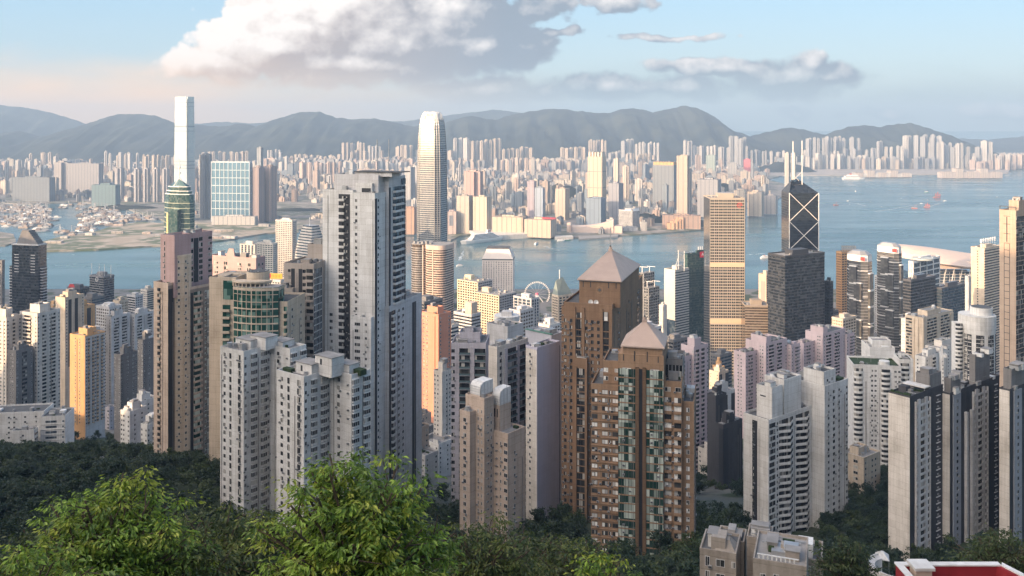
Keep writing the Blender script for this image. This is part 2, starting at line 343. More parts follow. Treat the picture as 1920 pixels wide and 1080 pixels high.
# ------------------------------------------------------------------ haze
def haze():
    m = bpy.data.materials.new('haze'); m.use_nodes = True; nt = m.node_tree; nt.nodes.clear()
    o = N(nt, 'ShaderNodeOutputMaterial'); v = N(nt, 'ShaderNodeVolumePrincipled')
    v.inputs['Color'].default_value = (.36, .51, .72, 1); v.inputs['Density'].default_value = HAZE_D; v.inputs['Anisotropy'].default_value = .0
    L(nt, v.outputs[0], o.inputs['Volume'])
    x0, x1, y0, y1, z0, z1 = -16000, 16000, -3000, 14600, -8, 690
    V = [(x, y, z) for z in (z0, z1) for y in (y0, y1) for x in (x0, x1)]
    F = [(0, 2, 3, 1), (4, 5, 7, 6), (0, 1, 5, 4), (2, 6, 7, 3), (0, 4, 6, 2), (1, 3, 7, 5)]
    tag(mesh_obj('haze', V, F, m), 'thin blue haze over the harbour and the far hills', 'haze', kind='stuff')
HAZE_D = 0.000085
haze()
# ------------------------------------------------------------------ building kit
BOXF = [(0, 3, 2, 1), (4, 5, 6, 7), (0, 1, 5, 4), (1, 2, 6, 5), (2, 3, 7, 6), (3, 0, 4, 7)]
def box_vf(x0, x1, y0, y1, z0, z1):
    return [(x0, y0, z0), (x1, y0, z0), (x1, y1, z0), (x0, y1, z0), (x0, y0, z1), (x1, y0, z1), (x1, y1, z1), (x0, y1, z1)]
class Part:
    def __init__(s): s.V = []; s.F = []; s.M = []; s.mats = []
    def mi(s, m):
        if m not in s.mats: s.mats.append(m)
        return s.mats.index(m)
    def add(s, V, F, m):
        o = len(s.V); s.V += V; i = s.mi(m)
        for f in F: s.F.append(tuple(x + o for x in f)); s.M.append(i)
    def box(s, m, *a): s.add(box_vf(*a), BOXF, m)
    def prism(s, m, pts, z0, z1, top=1.0, ctr=None, cap=True):
        n = len(pts)
        cx, cy = ctr or (sum(p[0] for p in pts) / n, sum(p[1] for p in pts) / n)
        V = [(x, y, z0) for x, y in pts] + [(cx + (x - cx) * top, cy + (y - cy) * top, z1) for x, y in pts]
        F = [(i, (i + 1) % n, n + (i + 1) % n, n + i) for i in range(n)]
        if cap: F += [tuple(range(n, 2 * n)), tuple(range(n - 1, -1, -1))]
        s.add(V, F, m)
    def cyl(s, m, x, y, r, z0, z1, n=14, r1=None):
        pts = [(x + r * math.cos(6.2832 * i / n), y + r * math.sin(6.2832 * i / n)) for i in range(n)]
        s.prism(m, pts, z0, z1, (r1 if r1 is not None else r) / r, (x, y))
    def tube(s, m, a, b, r, n=6):
        a, b = Vector(a), Vector(b); d = (b - a).normalized()
        u = d.orthogonal().normalized(); w = d.cross(u)
        V = [tuple(p + (u * math.cos(6.2832 * i / n) + w * math.sin(6.2832 * i / n)) * r) for p in (a, b) for i in range(n)]
        F = [(i, (i + 1) % n, n + (i + 1) % n, n + i) for i in range(n)] + [tuple(range(n - 1, -1, -1)), tuple(range(n, 2 * n))]
        s.add(V, F, m)
    def obj(s, name, parent=None): return mesh_obj(name, s.V, s.F, s.mats, s.M, parent)
class Face:
    def __init__(s, o, t, n, L_): s.o, s.t, s.n, s.L = o, t, n, L_
    def p(s, a, d): return (s.o[0] + s.t[0] * a + s.n[0] * d, s.o[1] + s.t[1] * a + s.n[1] * d)
class Mass: pass
CONC = plain('roof_concrete', (.30, .29, .28), .9, noise_amt=.4, scale=.25)
DKROOF = plain('roof_dark', (.11, .115, .12), .9, noise_amt=.4, scale=.3)
GRROOF = plain('roof_planting', (.035, .06, .022), .95, noise_amt=.5, scale=.9)
METAL = plain('galvanised_metal', (.42, .43, .44), .45, .5)
WHITE = wallm('white_paint', (.72, .72, .71), .3)
DARK = plain('dark_opening_shade', (.028, .032, .04), .6)  # flat near-black panels; the shade of recesses and openings is put into colour
FRW = plain('white_frame', (.55, .55, .55), .5, noise_amt=0)
FRD = plain('dark_frame', (.06, .06, .065), .45, noise_amt=0)
PANE = glassm('window_glass', (.014, .017, .022), (.46, .44, .40), .74, .16, 0, .4)
PANEL = glassm('window_glass_pale', (.03, .032, .035), (.78, .76, .72), .38, .2, 0, .4)
PANEG = glassm('window_glass_green', (.012, .04, .034), (.50, .56, .50), .45, .12, 0, .5)
PANEG2 = glassm('window_glass_emerald', (.010, .055, .045), (.16, .26, .22), .72, .12, 0, .5)
PANEB = glassm('window_glass_blue', (.015, .028, .045), (.22, .27, .3), .85, .14, 0, .45)
PIPE = plain('pipe_paint', (.22, .21, .20), .7, noise_amt=.3)
PLANT = plain('roof_shrubs', (.03, .055, .018), .9, noise_amt=.5, scale=1.2)
STATS = {'obj': 0}; FOOT = []
def hit(X, Y, m=2):
    for ox, oy, c, sn, a, b in FOOT:
        dx, dy = X - ox, Y - oy; u, v = dx * c - dy * sn, dx * sn + dy * c
        if -m < u < a + m and -m < v < b + m: return True
    return False
class Bld:
    def __init__(s, name, label, xl, xc, xr, Y, th=0, depth=20, cat='tower', group=None, drop=8, base=None, indiv=100, own=None):
        if 28 <= th <= 45: th = interp([(0, 22), (300, 30), (600, 38), (960, 40), (1280, 51), (1920, 53)], xc)
        s.th = rad(th); s.c, s.s = math.cos(s.th), math.sin(s.th); s.Y = Y
        k = ux(xc); s.Cx, s.Cy = k * Y, Y
        kl = ux(xl); s.a = (s.Cx - kl * Y) / (s.c + kl * s.s)
        s.O = (s.Cx - s.a * s.c, Y + s.a * s.s)
        s.b = depth
        if xr is not None:
            den = s.s - ux(xr) * s.c
            if den > .03:
                b = (ux(xr) * Y - s.Cx) / den
                if 2 < b < 160: s.b = b
        s.z0 = (min(T(s.Cx, Y), T(*s.O)) - drop) if base is None else base
        s.name, s.label, s.cat, s.group, s.indiv = name, label, cat, group, indiv
        s.parts = {}; s.sub = {}; s.cur = None; s.inst = []; s.own = own or {}
        s.protos = {}
    # pixel -> local coordinates
    def up(s, px, v=0):
        k = ux(px); ox, oy = s.O[0] + v * s.s, s.O[1] + v * s.c
        return (k * oy - ox) / (s.c + k * s.s)
    def vp(s, px, u=None):
        u = s.a if u is None else u
        k = ux(px); ox, oy = s.O[0] + u * s.c, s.O[1] - u * s.s
        return (k * oy - ox) / (s.s - k * s.c)
    def z(s, py, Y=None): return wz(py, Y or s.Y) - s.z0
    def P(s, name):
        if name not in s.parts: s.parts[name] = Part()
        return s.parts[name]
    def U(s, name):
        """a part of its own, one object per piece"""
        k = (name, len(s.parts)); s.parts[k] = Part(); s.sub[k] = s.cur; return s.parts[k]
    def mass(s, wall, u0, u1, v0, v1, z1, z0=0, part='wall', roof=CONC, par=1.1, clutter=0):
        m = Mass(); m.rk = None; m.u0, m.u1, m.v0, m.v1, m.z0, m.z1 = u0, u1, v0, v1, z0, z1
        s.P(part).box(wall, u0, u1, v0, v1, z0, z1)
        m.f = Face((u0, v0), (1, 0), (0, -1), u1 - u0); m.r = Face((u1, v0), (0, 1), (1, 0), v1 - v0)
        m.l = Face((u0, v1), (0, -1), (-1, 0), v1 - v0); m.b = Face((u1, v1), (-1, 0), (0, 1), u1 - u0)
        if roof:
            e = .35
            k = ('roof', len(s.parts)); m.rk = k; s.parts[k] = Part(); s.parts[k].box(roof, u0 + e, u1 - e, v0 + e, v1 - e, z1 + .004, z1 + .12)
        if par:
            p = s.U('parapet'); e = .3; o = .03
            p.box(wall, u0 - o, u1 + o, v0 - o, v0 + e, z1 + .002, z1 + par); p.box(wall, u0 - o, u1 + o, v1 - e, v1 + o, z1 + .002, z1 + par)
            p.box(wall, u0 - o, u0 + e, v0 + e, v1 - e, z1 + .002, z1 + par); p.box(wall, u1 - e, u1 + o, v0 + e, v1 - e, z1 + .002, z1 + par)
        if clutter: s.clutter(m, wall, clutter)
        return m
    def poly(s, wall, pts, z1, z0=0, part='wall', roof=None):
        """convex plan, counter-clockwise seen from above; one face per edge"""
        s.P(part).prism(wall, pts, z0, z1)
        fs = []
        for (x0, y0), (x1, y1) in zip(pts, pts[1:] + pts[:1]):
            l = math.hypot(x1 - x0, y1 - y0); t = ((x1 - x0) / l, (y1 - y0) / l)
            fs.append(Face((x0, y0), t, (t[1], -t[0]), l))
        if roof: s.P('roof').prism(roof, pts, z1 + .004, z1 + .15, .96)
        return fs
    def clutter(s, m, wall, n):
        """lift room, tanks, pipes and planters on a roof"""
        w, d = m.u1 - m.u0, m.v1 - m.v0; s.cur = m.rk; n = int(n * 1.7)
        def spot(a, b): return m.u0 + .8 + R.random() * max(.1, w - a - 1.6), m.v0 + .8 + R.random() * max(.1, d - b - 1.6)
        zt = m.z1 + .13
        for i in range(n):
            k = R.random()
            if k < .38:
                a, b, h = R.uniform(1.5, 4.5), R.uniform(1.5, 4.5), R.uniform(1, 3.2); x, y = spot(a, b)
                q = s.U('roof_plant'); q.box(R.choice([wall, WHITE, CONC, METAL]), x, x + a, y, y + b, zt, zt + h)
                if R.random() < .5: q.box(CONC, x - .2, x + a + .2, y - .2, y + b + .2, zt + h + .003, zt + h + .2)
            elif k < .55:
                r = R.uniform(.6, 1.3); x, y = spot(2 * r, 2 * r); s.U('water_tank').cyl(METAL, x + r, y + r, r, zt, zt + R.uniform(1.2, 2.4), 10)
            elif k < .75:
                x, y = spot(4, .3); l = R.uniform(2, 6); zz = zt + R.uniform(.3, .8)
                s.U('roof_pipe').box(METAL, x, min(x + l, m.u1 - .4), y, y + .2, zz, zz + .2)
            elif k < .9:
                a, b = R.uniform(1, 3), R.uniform(.6, 1.4); x, y = spot(a, b)
                s.U('planter').box(PLANT, x, x + a, y, y + b, zt, zt + R.uniform(.5, 1.1))
            else:
                x, y = spot(.2, .2); s.U('antenna').box(METAL, x, x + .12, y, y + .12, zt, zt + R.uniform(3, 6))
        s.cur = None
    def fboxU(s, part, *a):
        k = (part, len(s.parts)); s.parts[k] = Part(); s.fbox(k, *a)
    def fbox(s, part, m, f, s0, s1, d0, d1, z0, z1):
        pts = [f.p(s0, d1), f.p(s1, d1), f.p(s1, d0), f.p(s0, d0)]
        V = [(x, y, z) for z in (z0, z1) for x, y in pts]
        s.P(part).add(V, BOXF, m)
    # repeated pieces
    def proto(s, key):
        if key in s.protos: return s.protos[key]
        p = Part(); kind = key[0]
        wall = s.own.get('wall', WHITE)
        if kind == 'window':
            _, w, h, fr, gl, nm = key
            fm, gm = MATS[fr], MATS[gl]
            p.box(fm, -w / 2 - .07, w / 2 + .07, -.05, .0, -.07, h + .07)
            for i in range(nm):
                a, b = -w / 2 + w * i / nm, -w / 2 + w * (i + 1) / nm
                p.box(gm, a + .04, b - .04, -.075, -.0505, .03, h - .03)
        elif kind == 'bay_window':
            _, w, h, d, gl = key
            p.box(wall, -w / 2 - .12, w / 2 + .12, -d - .1, 0, -.55, -.02); p.box(wall, -w / 2 - .12, w / 2 + .12, -d - .1, 0, h + .02, h + .35)
            p.box(MATS[gl], -w / 2, w / 2, -d, 0, -.018, h + .018)
            for x in (-w / 2, -w / 6, w / 6, w / 2): p.box(FRW, x - .05, x + .05, -d - .03, -d - .002, -.017, h + .017)
        elif kind == 'balcony':
            _, w, h, d, gl, sol = key
            p.box(MATS[gl], -w / 2 + .1, w / 2 - .1, -.05, -.005, -.02, h - .5)
            p.box(wall, -w / 2, w / 2, -d, -.003, -.18, .0)
            rail = wall if sol else MATS['rail_glass']
            p.box(rail, -w / 2, w / 2, -d, -d + .12, .003, 1.0); p.box(rail, -w / 2, -w / 2 + .12, -d + .123, -.003, .003, 1.0); p.box(rail, w / 2 - .12, w / 2, -d + .123, -.003, .003, 1.0)
        elif kind == 'vee_balcony':
            _, w, h, d, gl = key
            p.box(MATS[gl], -w / 2 + .1, w / 2 - .1, -.05, -.005, -.02, h - .5)
            tri = [(-w / 2, -.003), (0, -d), (w / 2, -.003)]
            p.prism(wall, tri, -.2, 0.0)
            for (x0, y0), (x1, y1) in zip(tri, tri[1:]):
                nx, ny = (y1 - y0), -(x1 - x0); l = math.hypot(nx, ny); nx, ny = -nx / l * .15, -ny / l * .15
                p.prism(wall, [(x0, y0), (x1, y1), (x1 + nx, y1 + ny), (x0 + nx, y0 + ny)], .003, 1.05)
        elif kind == 'round_balcony':
            _, w, h, d, gl = key
            arc = [(-w / 2 * math.cos(math.pi * i / 8), -d * math.sin(math.pi * i / 8) - .003) for i in range(9)]
            inn = [(x * .9, y * .88) for x, y in arc]
            p.prism(MATS[gl], [(x * .86, y * .8) for x, y in arc], .003, h - .25)
            p.prism(wall, arc, -.22, 0)
            for i in range(8): p.prism(wall, [arc[i], arc[i + 1], inn[i + 1], inn[i]], .003, 1.15)
        elif kind == 'air_conditioner':
            p.box(METAL, -.42, .42, -.5, -.02, 0, .6); p.box(FRD, -.3, .3, -.52, -.503, .08, .5)
        s.protos[key] = p
        return p
    def put(s, key, f, at, z): s.inst.append((key, f, at, z))
    def floors(s, f, pat, z0, z1, pitch, glass='window_glass', frame='white_frame', bd=1.3, solid=True, ledge=None, wall=None):
        """lay a pattern of letters along a face and repeat it on every storey"""
        n = int((z1 - z0) / pitch); cw = f.L / len(pat); wall = wall or s.own.get('wall', WHITE)
        runs = []; i = 0
        while i < len(pat):
            j = i + 1
            if pat[i] not in 'wta.':
                while j < len(pat) and pat[j] == pat[i]: j += 1
            runs.append((pat[i], i * cw, j * cw)); i = j
        top = z1
        for ch, a, b in runs:
            w = b - a; m = (a + b) / 2
            if ch == '|': s.fbox('pier', wall, f, a, b, .003, .55, z0, top)
            elif ch == 'd': s.fbox('recess', DARK, f, a, b, .003, .05, z0, top - .6)  # flat strip on the wall; the recess is only painted shade
            elif ch == 'g':
                s.fbox('glazing', MATS[glass], f, a, b, .003, .08, z0, top - .8)
                k = max(2, int(w / 1.3))
                for q in range(k + 1): s.fbox('mullion', MATS[frame], f, a + (w - .12) * q / k, a + (w - .12) * q / k + .12, .083, .22, z0, top - .8)
                for q in range(n): s.fbox('mullion', MATS[frame] if frame != 'dark_frame' else wall, f, a, b, .083, .19, z0 + q * pitch - .25, z0 + q * pitch + .22)
            elif ch in 'wWtTBbavVOx':
                for q in range(n):
                    z = top - pitch * (q + 1)
                    if ch in 'wWT' and s.indiv > 60 and R.random() < .34: s.put(('air_conditioner',), f, m + R.choice((-.5, .5)) * min(w, 2.4), z + R.uniform(.1, .6))
                    if ch == 'w': s.put(('window', round(min(w * .62, 1.3), 2), 1.25, frame, glass, 2), f, m, z + .95)
                    elif ch == 't': s.put(('window', round(min(w * .6, 1.1), 2), 2.0, frame, glass, 1), f, m, z + .5)
                    elif ch in 'WT': s.put(('window', round(w * .8, 2), 1.5 if ch == 'W' else 2.1, frame, glass, max(2, int(w / 1.1))), f, m, z + (.8 if ch == 'W' else .5))
                    elif ch == 'B': s.put(('bay_window', round(w * .8, 2), 1.5, .65, glass), f, m, z + .85)
                    elif ch == 'b': s.put(('balcony', round(w * .96, 2), pitch, bd, glass, solid), f, m, z)
                    elif ch == 'V': s.put(('vee_balcony', round(w * .98, 2), pitch, bd, glass), f, m, z)
                    elif ch == 'O': s.put(('round_balcony', round(w * .98, 2), pitch, bd, glass), f, m, z)
                    elif ch == 'a': s.put(('air_conditioner',), f, m + R.uniform(-.2, .2), z + .9)
                    elif ch == 'x':
                        if R.random() < .6: s.put(('air_conditioner',), f, m + R.uniform(-.3, .3), z + R.uniform(.5, 1.2))
        if n > 12 and f.L > 8:
            for q in range(max(1, int(f.L / 9))):
                a = R.uniform(.05, .95) * f.L; s.fboxU('drain_pipe', PIPE, f, a - .07, a + .07, .003, .2, z0, top - R.uniform(.5, 8))
        if ledge:
            for q in range(n): s.fbox('ledge', wall, f, 0, f.L, .003, ledge, top - pitch * (q + 1) - .12, top - pitch * (q + 1) + .12)
    def grid(s, f, nb, z0, z1, pitch, wall, pw=.8, pd=.45, sh=1.1, sd=.3, part='cladding', s0=0, s1=None):
        """piers and spandrels standing proud of a glass block"""
        s1 = f.L if s1 is None else s1
        if nb:
            for i in range(nb + 1):
                c = s0 + pw / 2 + (s1 - s0 - pw) * i / nb; s.fbox(part, wall, f, c - pw / 2, c + pw / 2, .003, pd, z0, z1)
        n = int((z1 - z0) / pitch)
        if sh:
            for q in range(n + 1):
                z = z1 - q * pitch; s.fbox(part, wall, f, s0, s1, .002, sd, max(z0, z - sh), z - .002)
    def spire(s, m, x, y, z0, z1, r=.25): s.U('mast').tube(m, (x, y, z0), (x, y, z1), r)
    def done(s, finish=True):
        e = bpy.data.objects.new(s.name, None); COL.objects.link(e); e.empty_display_size = 2
        e.location = (s.O[0], s.O[1], s.z0); e.rotation_euler = (0, 0, -s.th)
        tag(e, s.label, s.cat, s.group); s.e = e; FOOT.append((s.O[0], s.O[1], s.c, s.s, s.a, s.b))
        obs = {}
        for n, p in s.parts.items():
            if p.F: obs[n] = p.obj(n if isinstance(n, str) else n[0], obs.get(s.sub.get(n)) or e)
        by = {}
        for it in s.inst: by.setdefault(it[0][0], []).append(it)
        for kind, items in by.items():
            sc = []
            for key, f, at, z in items:
                x, y = f.p(at, 0)
                nx, ny = f.n[0] * s.c + f.n[1] * s.s, -f.n[0] * s.s + f.n[1] * s.c
                wx_, wy_ = s.O[0] + x * s.c + y * s.s, s.O[1] - x * s.s + y * s.c
                d = math.hypot(wx_, wy_); fc = -(nx * wx_ + ny * wy_) / d
                ar = key[1] * key[2] if len(key) > 2 else .5
                sc.append(((ar * max(.02, fc) + z * .0005) / d / d, key, f, at, z))
            sc.sort(key=lambda q: -q[0])
            ni = s.indiv if (s.indiv and len(sc) > 0) else 0
            rest = Part()
            for i, (q, key, f, at, z) in enumerate(sc):
                p = s.proto(key); x, y = f.p(at, 0); ang = math.atan2(f.t[1], f.t[0])
                if i < ni:
                    if not hasattr(p, 'me'):
                        o = p.obj(kind, e); p.me = o
                    else:
                        o = p.me.copy(); COL.objects.link(o); o.parent = e
                    o.location = (x, y, z); o.rotation_euler = (0, 0, ang); STATS['obj'] += 1
                else:
                    ca, sa = math.cos(ang), math.sin(ang); off = len(rest.V)
                    rest.V += [(x + vx * ca - vy * sa, y + vx * sa + vy * ca, z + vz) for vx, vy, vz in p.V]
                    mi = [rest.mi(m) for m in p.mats]
                    rest.F += [tuple(k + off for k in fc) for fc in p.F]; rest.M += [mi[k] for k in p.M]
            if rest.F: tag(rest.obj(kind, e), kind='stuff')
        return e
m_, nt_, b_ = new_mat('rail_glass'); b_.inputs['Base Color'].default_value = (.10, .14, .15, 1); b_.inputs['Roughness'].default_value = .1; MATS['rail_glass'] = m_
def text_mesh(name, s, size, mat, parent, loc, rot, ext=.05):
    cu = bpy.data.curves.new(name, 'FONT'); cu.body = s; cu.size = size; cu.extrude = ext; cu.align_x = 'CENTER'; cu.align_y = 'CENTER'
    t = bpy.data.objects.new(name, cu); COL.objects.link(t)
    dg = bpy.context.evaluated_depsgraph_get()
    me = bpy.data.meshes.new_from_object(t.evaluated_get(dg)); me.materials.clear(); me.materials.append(mat)
    bpy.data.objects.remove(t)
    o = bpy.data.objects.new(name, me); COL.objects.link(o); o.parent = parent; o.location = loc; o.rotation_euler = rot
    return o
# ------------------------------------------------------------------ residential towers on the slope
def stair(B, wall, xs, tops, back=8, roof=CONC, clut=5):
    """tower whose plan steps back: front, side, front, side ... given by the pixel columns where the planes meet"""
    u, v, out = 0, 0, []; ulast = 0
    n = len(xs) // 2
    for i in range(n):
        u2 = B.up(xs[2 * i], v); v2 = B.vp(xs[2 * i + 1], u2)
        if v2 < v + 1: v2 = v + 6
        ve = v2 if i < n - 1 else v2
        m = B.mass(wall, 0 if i == 0 else max(0, ulast - 14), u2, v, ve - (.004 if i < n - 1 else 0), tops[i], roof=roof, clutter=clut)
        m.fs = Face((ulast if i else 0, v), (1, 0), (0, -1), u2 - ulast); m.rs = Face((u2, v), (0, 1), (1, 0), ve - v)
        out.append(m); ulast = u2; v = v2
    return out
W1 = wallm('white_render', (.70, .695, .68), .33)
W2 = wallm('pale_grey_render', (.58, .575, .58), .33)
W3 = wallm('warm_white_tile', (.68, .64, .59), .33)
LAV = wallm('lavender_grey_tile', (.50, .48, .53), .33)
BEI = wallm('beige_tile', (.56, .45, .37), .33)
PNK = wallm('dusty_pink_tile', (.46, .33, .32), .2)
PLP = wallm('pale_pink_tile', (.52, .43, .45), .2)
BRN = wallm('brown_tile', (.26, .165, .105), .3)
BRL = wallm('light_brown_tile', (.32, .21, .135), .3)
CRM = wallm('cream_tile', (.62, .52, .41), .33)
GRY = wallm('grey_tile', (.20, .195, .195), .3)
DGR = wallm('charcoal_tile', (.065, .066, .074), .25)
TAN = wallm('tan_sunlit_tile', (.60, .37, .19), .18)  # tan pushed towards orange, low sunlight put into the colour
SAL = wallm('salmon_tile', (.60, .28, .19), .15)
PYR = plain('pyramid_metal', (.46, .35, .29), .55, .1, noise_amt=.15, scale=.2)
GRN = plain('verdigris_roof', (.12, .26, .20), .7, noise_amt=.3)
# 1 tall white tower ---------------------------------------------------------
B = Bld('apartment_tower', 'tallest pale grey apartment tower with two thin masts and a dark balcony flank', 605, 705, 755, 430, 20, group=None, own={'wall': W1}, cat='tower')
zA = B.z(362); zT = B.z(333)
u1 = B.up(662); vr = B.vp(724)
m1 = B.mass(W1, 0, u1, 0, 24, zA, clutter=4)
m2 = B.mass(W1, u1 + .004, B.a, -1.2, vr, B.z(366), clutter=2)
m3 = B.mass(W2, 4, B.a - 1.2, 4.5, 26, zT, z0=zA - 3, clutter=6, roof=DKROOF)
m4 = B.mass(W2, B.a - 12, B.a + 1.5, vr + .004, B.b, B.z(338), roof=DKROOF)
p = 3.3
B.floors(m1.f, '.....Ww.', B.z(960), zA - 1, p); fR = Face((B.up(635), 0), (1, 0), (0, -1), B.up(657) - B.up(635))
B.fbox('recess', DARK, fR, 0, fR.L, .01, .06, 0, zA - 1)  # dark sheet behind the balconies, their shade put into colour
B.floors(fR, 'bbxx', B.z(960), zA - 1, p, bd=.7)
B.fbox('pier', W1, m1.f, m1.L - 1 if hasattr(m1, 'L') else m1.f.L - 1.4, m1.f.L, .003, .5, 0, zA - 1)
B.floors(m2.f, '.W......', B.z(960), B.z(370), p)
B.floors(m2.r, 'dw...', B.z(960), B.z(370), p, glass='window_glass_blue')
B.floors(m4.r, 'd.bbbbbgg', B.z(582), B.z(352), p, glass='window_glass_blue', bd=1.6, frame='dark_frame')
B.fbox('glazing', PANEB, m4.r, m4.r.L * .72, m4.r.L - .01, .24, .3, B.z(352), B.z(340))
# lower, wider stage
ml = B.mass(W1, B.up(597), 0 - .004, 1, 22, B.z(590), clutter=2)
B.floors(ml.f, '.', 0, 10, p)
mf = B.mass(W1, u1 + 1, B.a - .5, -4, -1.21, B.z(597), clutter=2)
B.floors(mf.f, '.WW.w.', B.z(960), B.z(600), p); 
mr = B.mass(W2, B.a - 14, B.a + 2.2, B.vp(722), B.vp(784), B.z(585), clutter=5)
mr.r.o = (mr.r.o[0], mr.r.o[1])
B.floors(mr.r, 'dbb.W.W....dd...', B.z(965), B.z(590), p, bd=1.0)
B.floors(Face((0, 1), (1, 0), (0, -1), 3.0), '..', 0, 5, p)
fE = Face((B.up(610), 0), (1, 0), (0, -1), B.up(632) - B.up(610)); B.floors(fE, '.W.', B.z(960), B.z(590), p)
for px in (707, 729):
    B.spire(METAL, B.up(px, 12), 12, zT + .2, B.z(262), .22)
q_ = B.U('machine_room'); q_.box(W2, B.up(665, 6), B.up(735, 6), 6, 15, zT + .13, zT + 2.2); q_.box(DKROOF, B.up(668, 6) - 1, B.up(752, 6), 5.4, 16, zT + 2.21, zT + 2.6)
B.U('machine_room').box(W1, B.up(668, 5) + 1, B.up(702, 5), 2.6, 4.4, B.z(366), B.z(345)); B.U('machine_room').box(DARK, B.up(683, 5), B.up(700, 5), 2.5, 2.59, B.z(362), B.z(354))
B.done()
# 2 white pair in front --------------------------------------------------------
def white_pair(label, xl, xs, Y, tops, boxes):
    B = Bld('apartment_tower', label, xl, xs[0], xs[1], Y, 42, group='twin white apartment towers on the lower slope', own={'wall': W1})
    ms = stair(B, W1, xs, [B.z(t) for t in tops], clut=7)
    zb = B.z(1060)
    for i, m in enumerate(ms):
        B.floors(m.fs, '.w.t..T.' if i == 0 else '..w...', zb, m.z1 - .3, 3.05, frame='dark_frame', ledge=.06)
        B.floors(m.rs, 'w.BB.BBw' if i == 0 else 'BB.BB', zb, m.z1 - .3, 3.05, ledge=.06)
        for q in range(int((m.z1 - zb) / 3.05)):
            if R.random() < .8: B.put(('air_conditioner',), m.fs, m.fs.L * .86, m.z1 - .3 - 3.05 * (q + 1) + .2)
    for (x0, x1, v0, v1, yt, mt) in boxes:
        a, b = B.up(x0, v0), B.up(x1, v0)
        hi = (ms[0].u1 if v1 <= ms[0].v1 else ms[1].u1) - .6; w_ = min(max(1.5, b - a), 9); b = min(b, hi); a = b - w_
        zt = B.z(yt)
        q_ = B.U('machine_room'); q_.box(mt, a, b, v0, v1, ms[0].z1 + .14 if v0 < 8 else min(ms[0].z1, ms[1].z1) + .14, zt)
        q_.box(CONC, a - .25, b + .25, v0 - .25, v1 + .25, zt + .003, zt + .25)
        B.U('machine_room_door').box(DARK, a + (b - a) * .3, a + (b - a) * .3 + 1, v0 - .06, v0 - .003, zt - 3, zt - .9)
    return B
B = white_pair('left one of the twin white apartment towers, its stepped roof higher up', 413, [457, 506, 544, 574], 340, [664, 664], [(440, 470, 5, 12, 646, W1), (462, 498, 8, 14, 640, W1), (505, 530, 14, 20, 652, W1)])
B.done()
B = white_pair('right one of the twin white apartment towers, shrubs on its roof behind the bright tree', 519, [570, 618, 659, 694], 318, [712, 712], [(556, 585, 4, 10, 690, W1), (580, 622, 7, 13, 675, W1), (630, 655, 13, 18, 692, W1)])
B.U('planter').box(PLANT, B.up(650, 15), B.up(676, 15), 15, 18, B.z(712) + .13, B.z(712) + 2.2)
B.U('planter').box(PLANT, B.up(530, 2), B.up(545, 2), 2, 4, B.z(712) + .13, B.z(712) + 1.6)
B.done()
# 3 brown tower behind, with pyramid and spire -----------------------------------
def pyramid(B, m, u0, u1, v0, v1, z0, z1, sp, ov=.8):
    p = B.P('pyramid_roof'); c = ((u0 + u1) / 2, (v0 + v1) / 2)
    pts = [(u0 - ov, v0 - ov), (u1 + ov, v0 - ov), (u1 + ov, v1 + ov), (u0 - ov, v1 + ov)]
    p.prism(m, pts, z0 + .01, z0 + .5); p.prism(m, pts, z0 + .503, z1, .07, c)
    for f in range(9):                                     # standing seams
        t = (f + .5) / 9
        for (a, b) in ((pts[0], pts[1]), (pts[1], pts[2])):
            x, y = a[0] + (b[0] - a[0]) * t, a[1] + (b[1] - a[1]) * t
            p.tube(m, (x, y, z0 + .5), (c[0] + (x - c[0]) * .07, c[1] + (y - c[1]) * .07, z1 + .02), .05, 4)
    q = B.P('finial')
    q.box(m, c[0] - .9, c[0] + .9, c[1] - .9, c[1] + .9, z1 - .2, z1 + .8); q.cyl(m, c[0], c[1], .7, z1 + .8, z1 + 1.8, 8); q.cyl(DKROOF, c[0], c[1], .45, z1 + 1.8, z1 + 2.6, 8, .2)
    q.tube(METAL, (c[0], c[1], z1 + 2.6), (c[0], c[1], sp), .2)
B = Bld('apartment_tower', 'brown tower with the larger pyramid roof and a needle spire, satellite dishes on its terrace', 1057, 1148, 1205, 405, 18, own={'wall': BRN})
zb = B.z(1080)
m1 = B.mass(BRN, 0, B.a, 0, B.b, B.z(576), roof=DKROOF, clutter=8)
a, b = B.up(1086, 4), B.up(1163, 4)
bv = B.vp(1198, b)
m2 = B.mass(BRN, a, b, 4, bv, B.z(531), z0=B.z(580), par=0, roof=None)
pyramid(B, PYR, a, b, 4, bv, B.z(531), B.z(487), B.z(440))
B.fbox('cornice', DKROOF, m2.f, -.2, m2.f.L + .2, .003, .4, m2.z1 - .5, m2.z1 - .01); B.fbox('cornice', DKROOF, m2.r, 0, m2.r.L, .003, .4, m2.z1 - .5, m2.z1 - .01)
for t in (.1, .28, .72, .9): B.fbox('slit', DARK, m2.f, m2.f.L * t - .2, m2.f.L * t + .2, .003, .03, m2.z1 - 3.2, m2.z1 - .6)
cx_ = m2.f.L * .5
for k in range(16):
    an = 6.2832 * k / 16; B.fbox('emblem', BRL, m2.f, cx_ + 1.5 * math.cos(an) - .28, cx_ + 1.5 * math.cos(an) + .28, .003, .16, m2.z1 - 4.2 + 1.5 * math.sin(an) - .28, m2.z1 - 4.2 + 1.5 * math.sin(an) + .28)
B.P('emblem').add([(x, y, z) for (x, y), z in ((m2.f.p(cx_ - .9, .18), m2.z1 - 4.2), (m2.f.p(cx_, .18), m2.z1 - 5.1), (m2.f.p(cx_ + .9, .18), m2.z1 - 4.2), (m2.f.p(cx_, .18), m2.z1 - 3.3))], [(0, 1, 2, 3)], DKROOF)
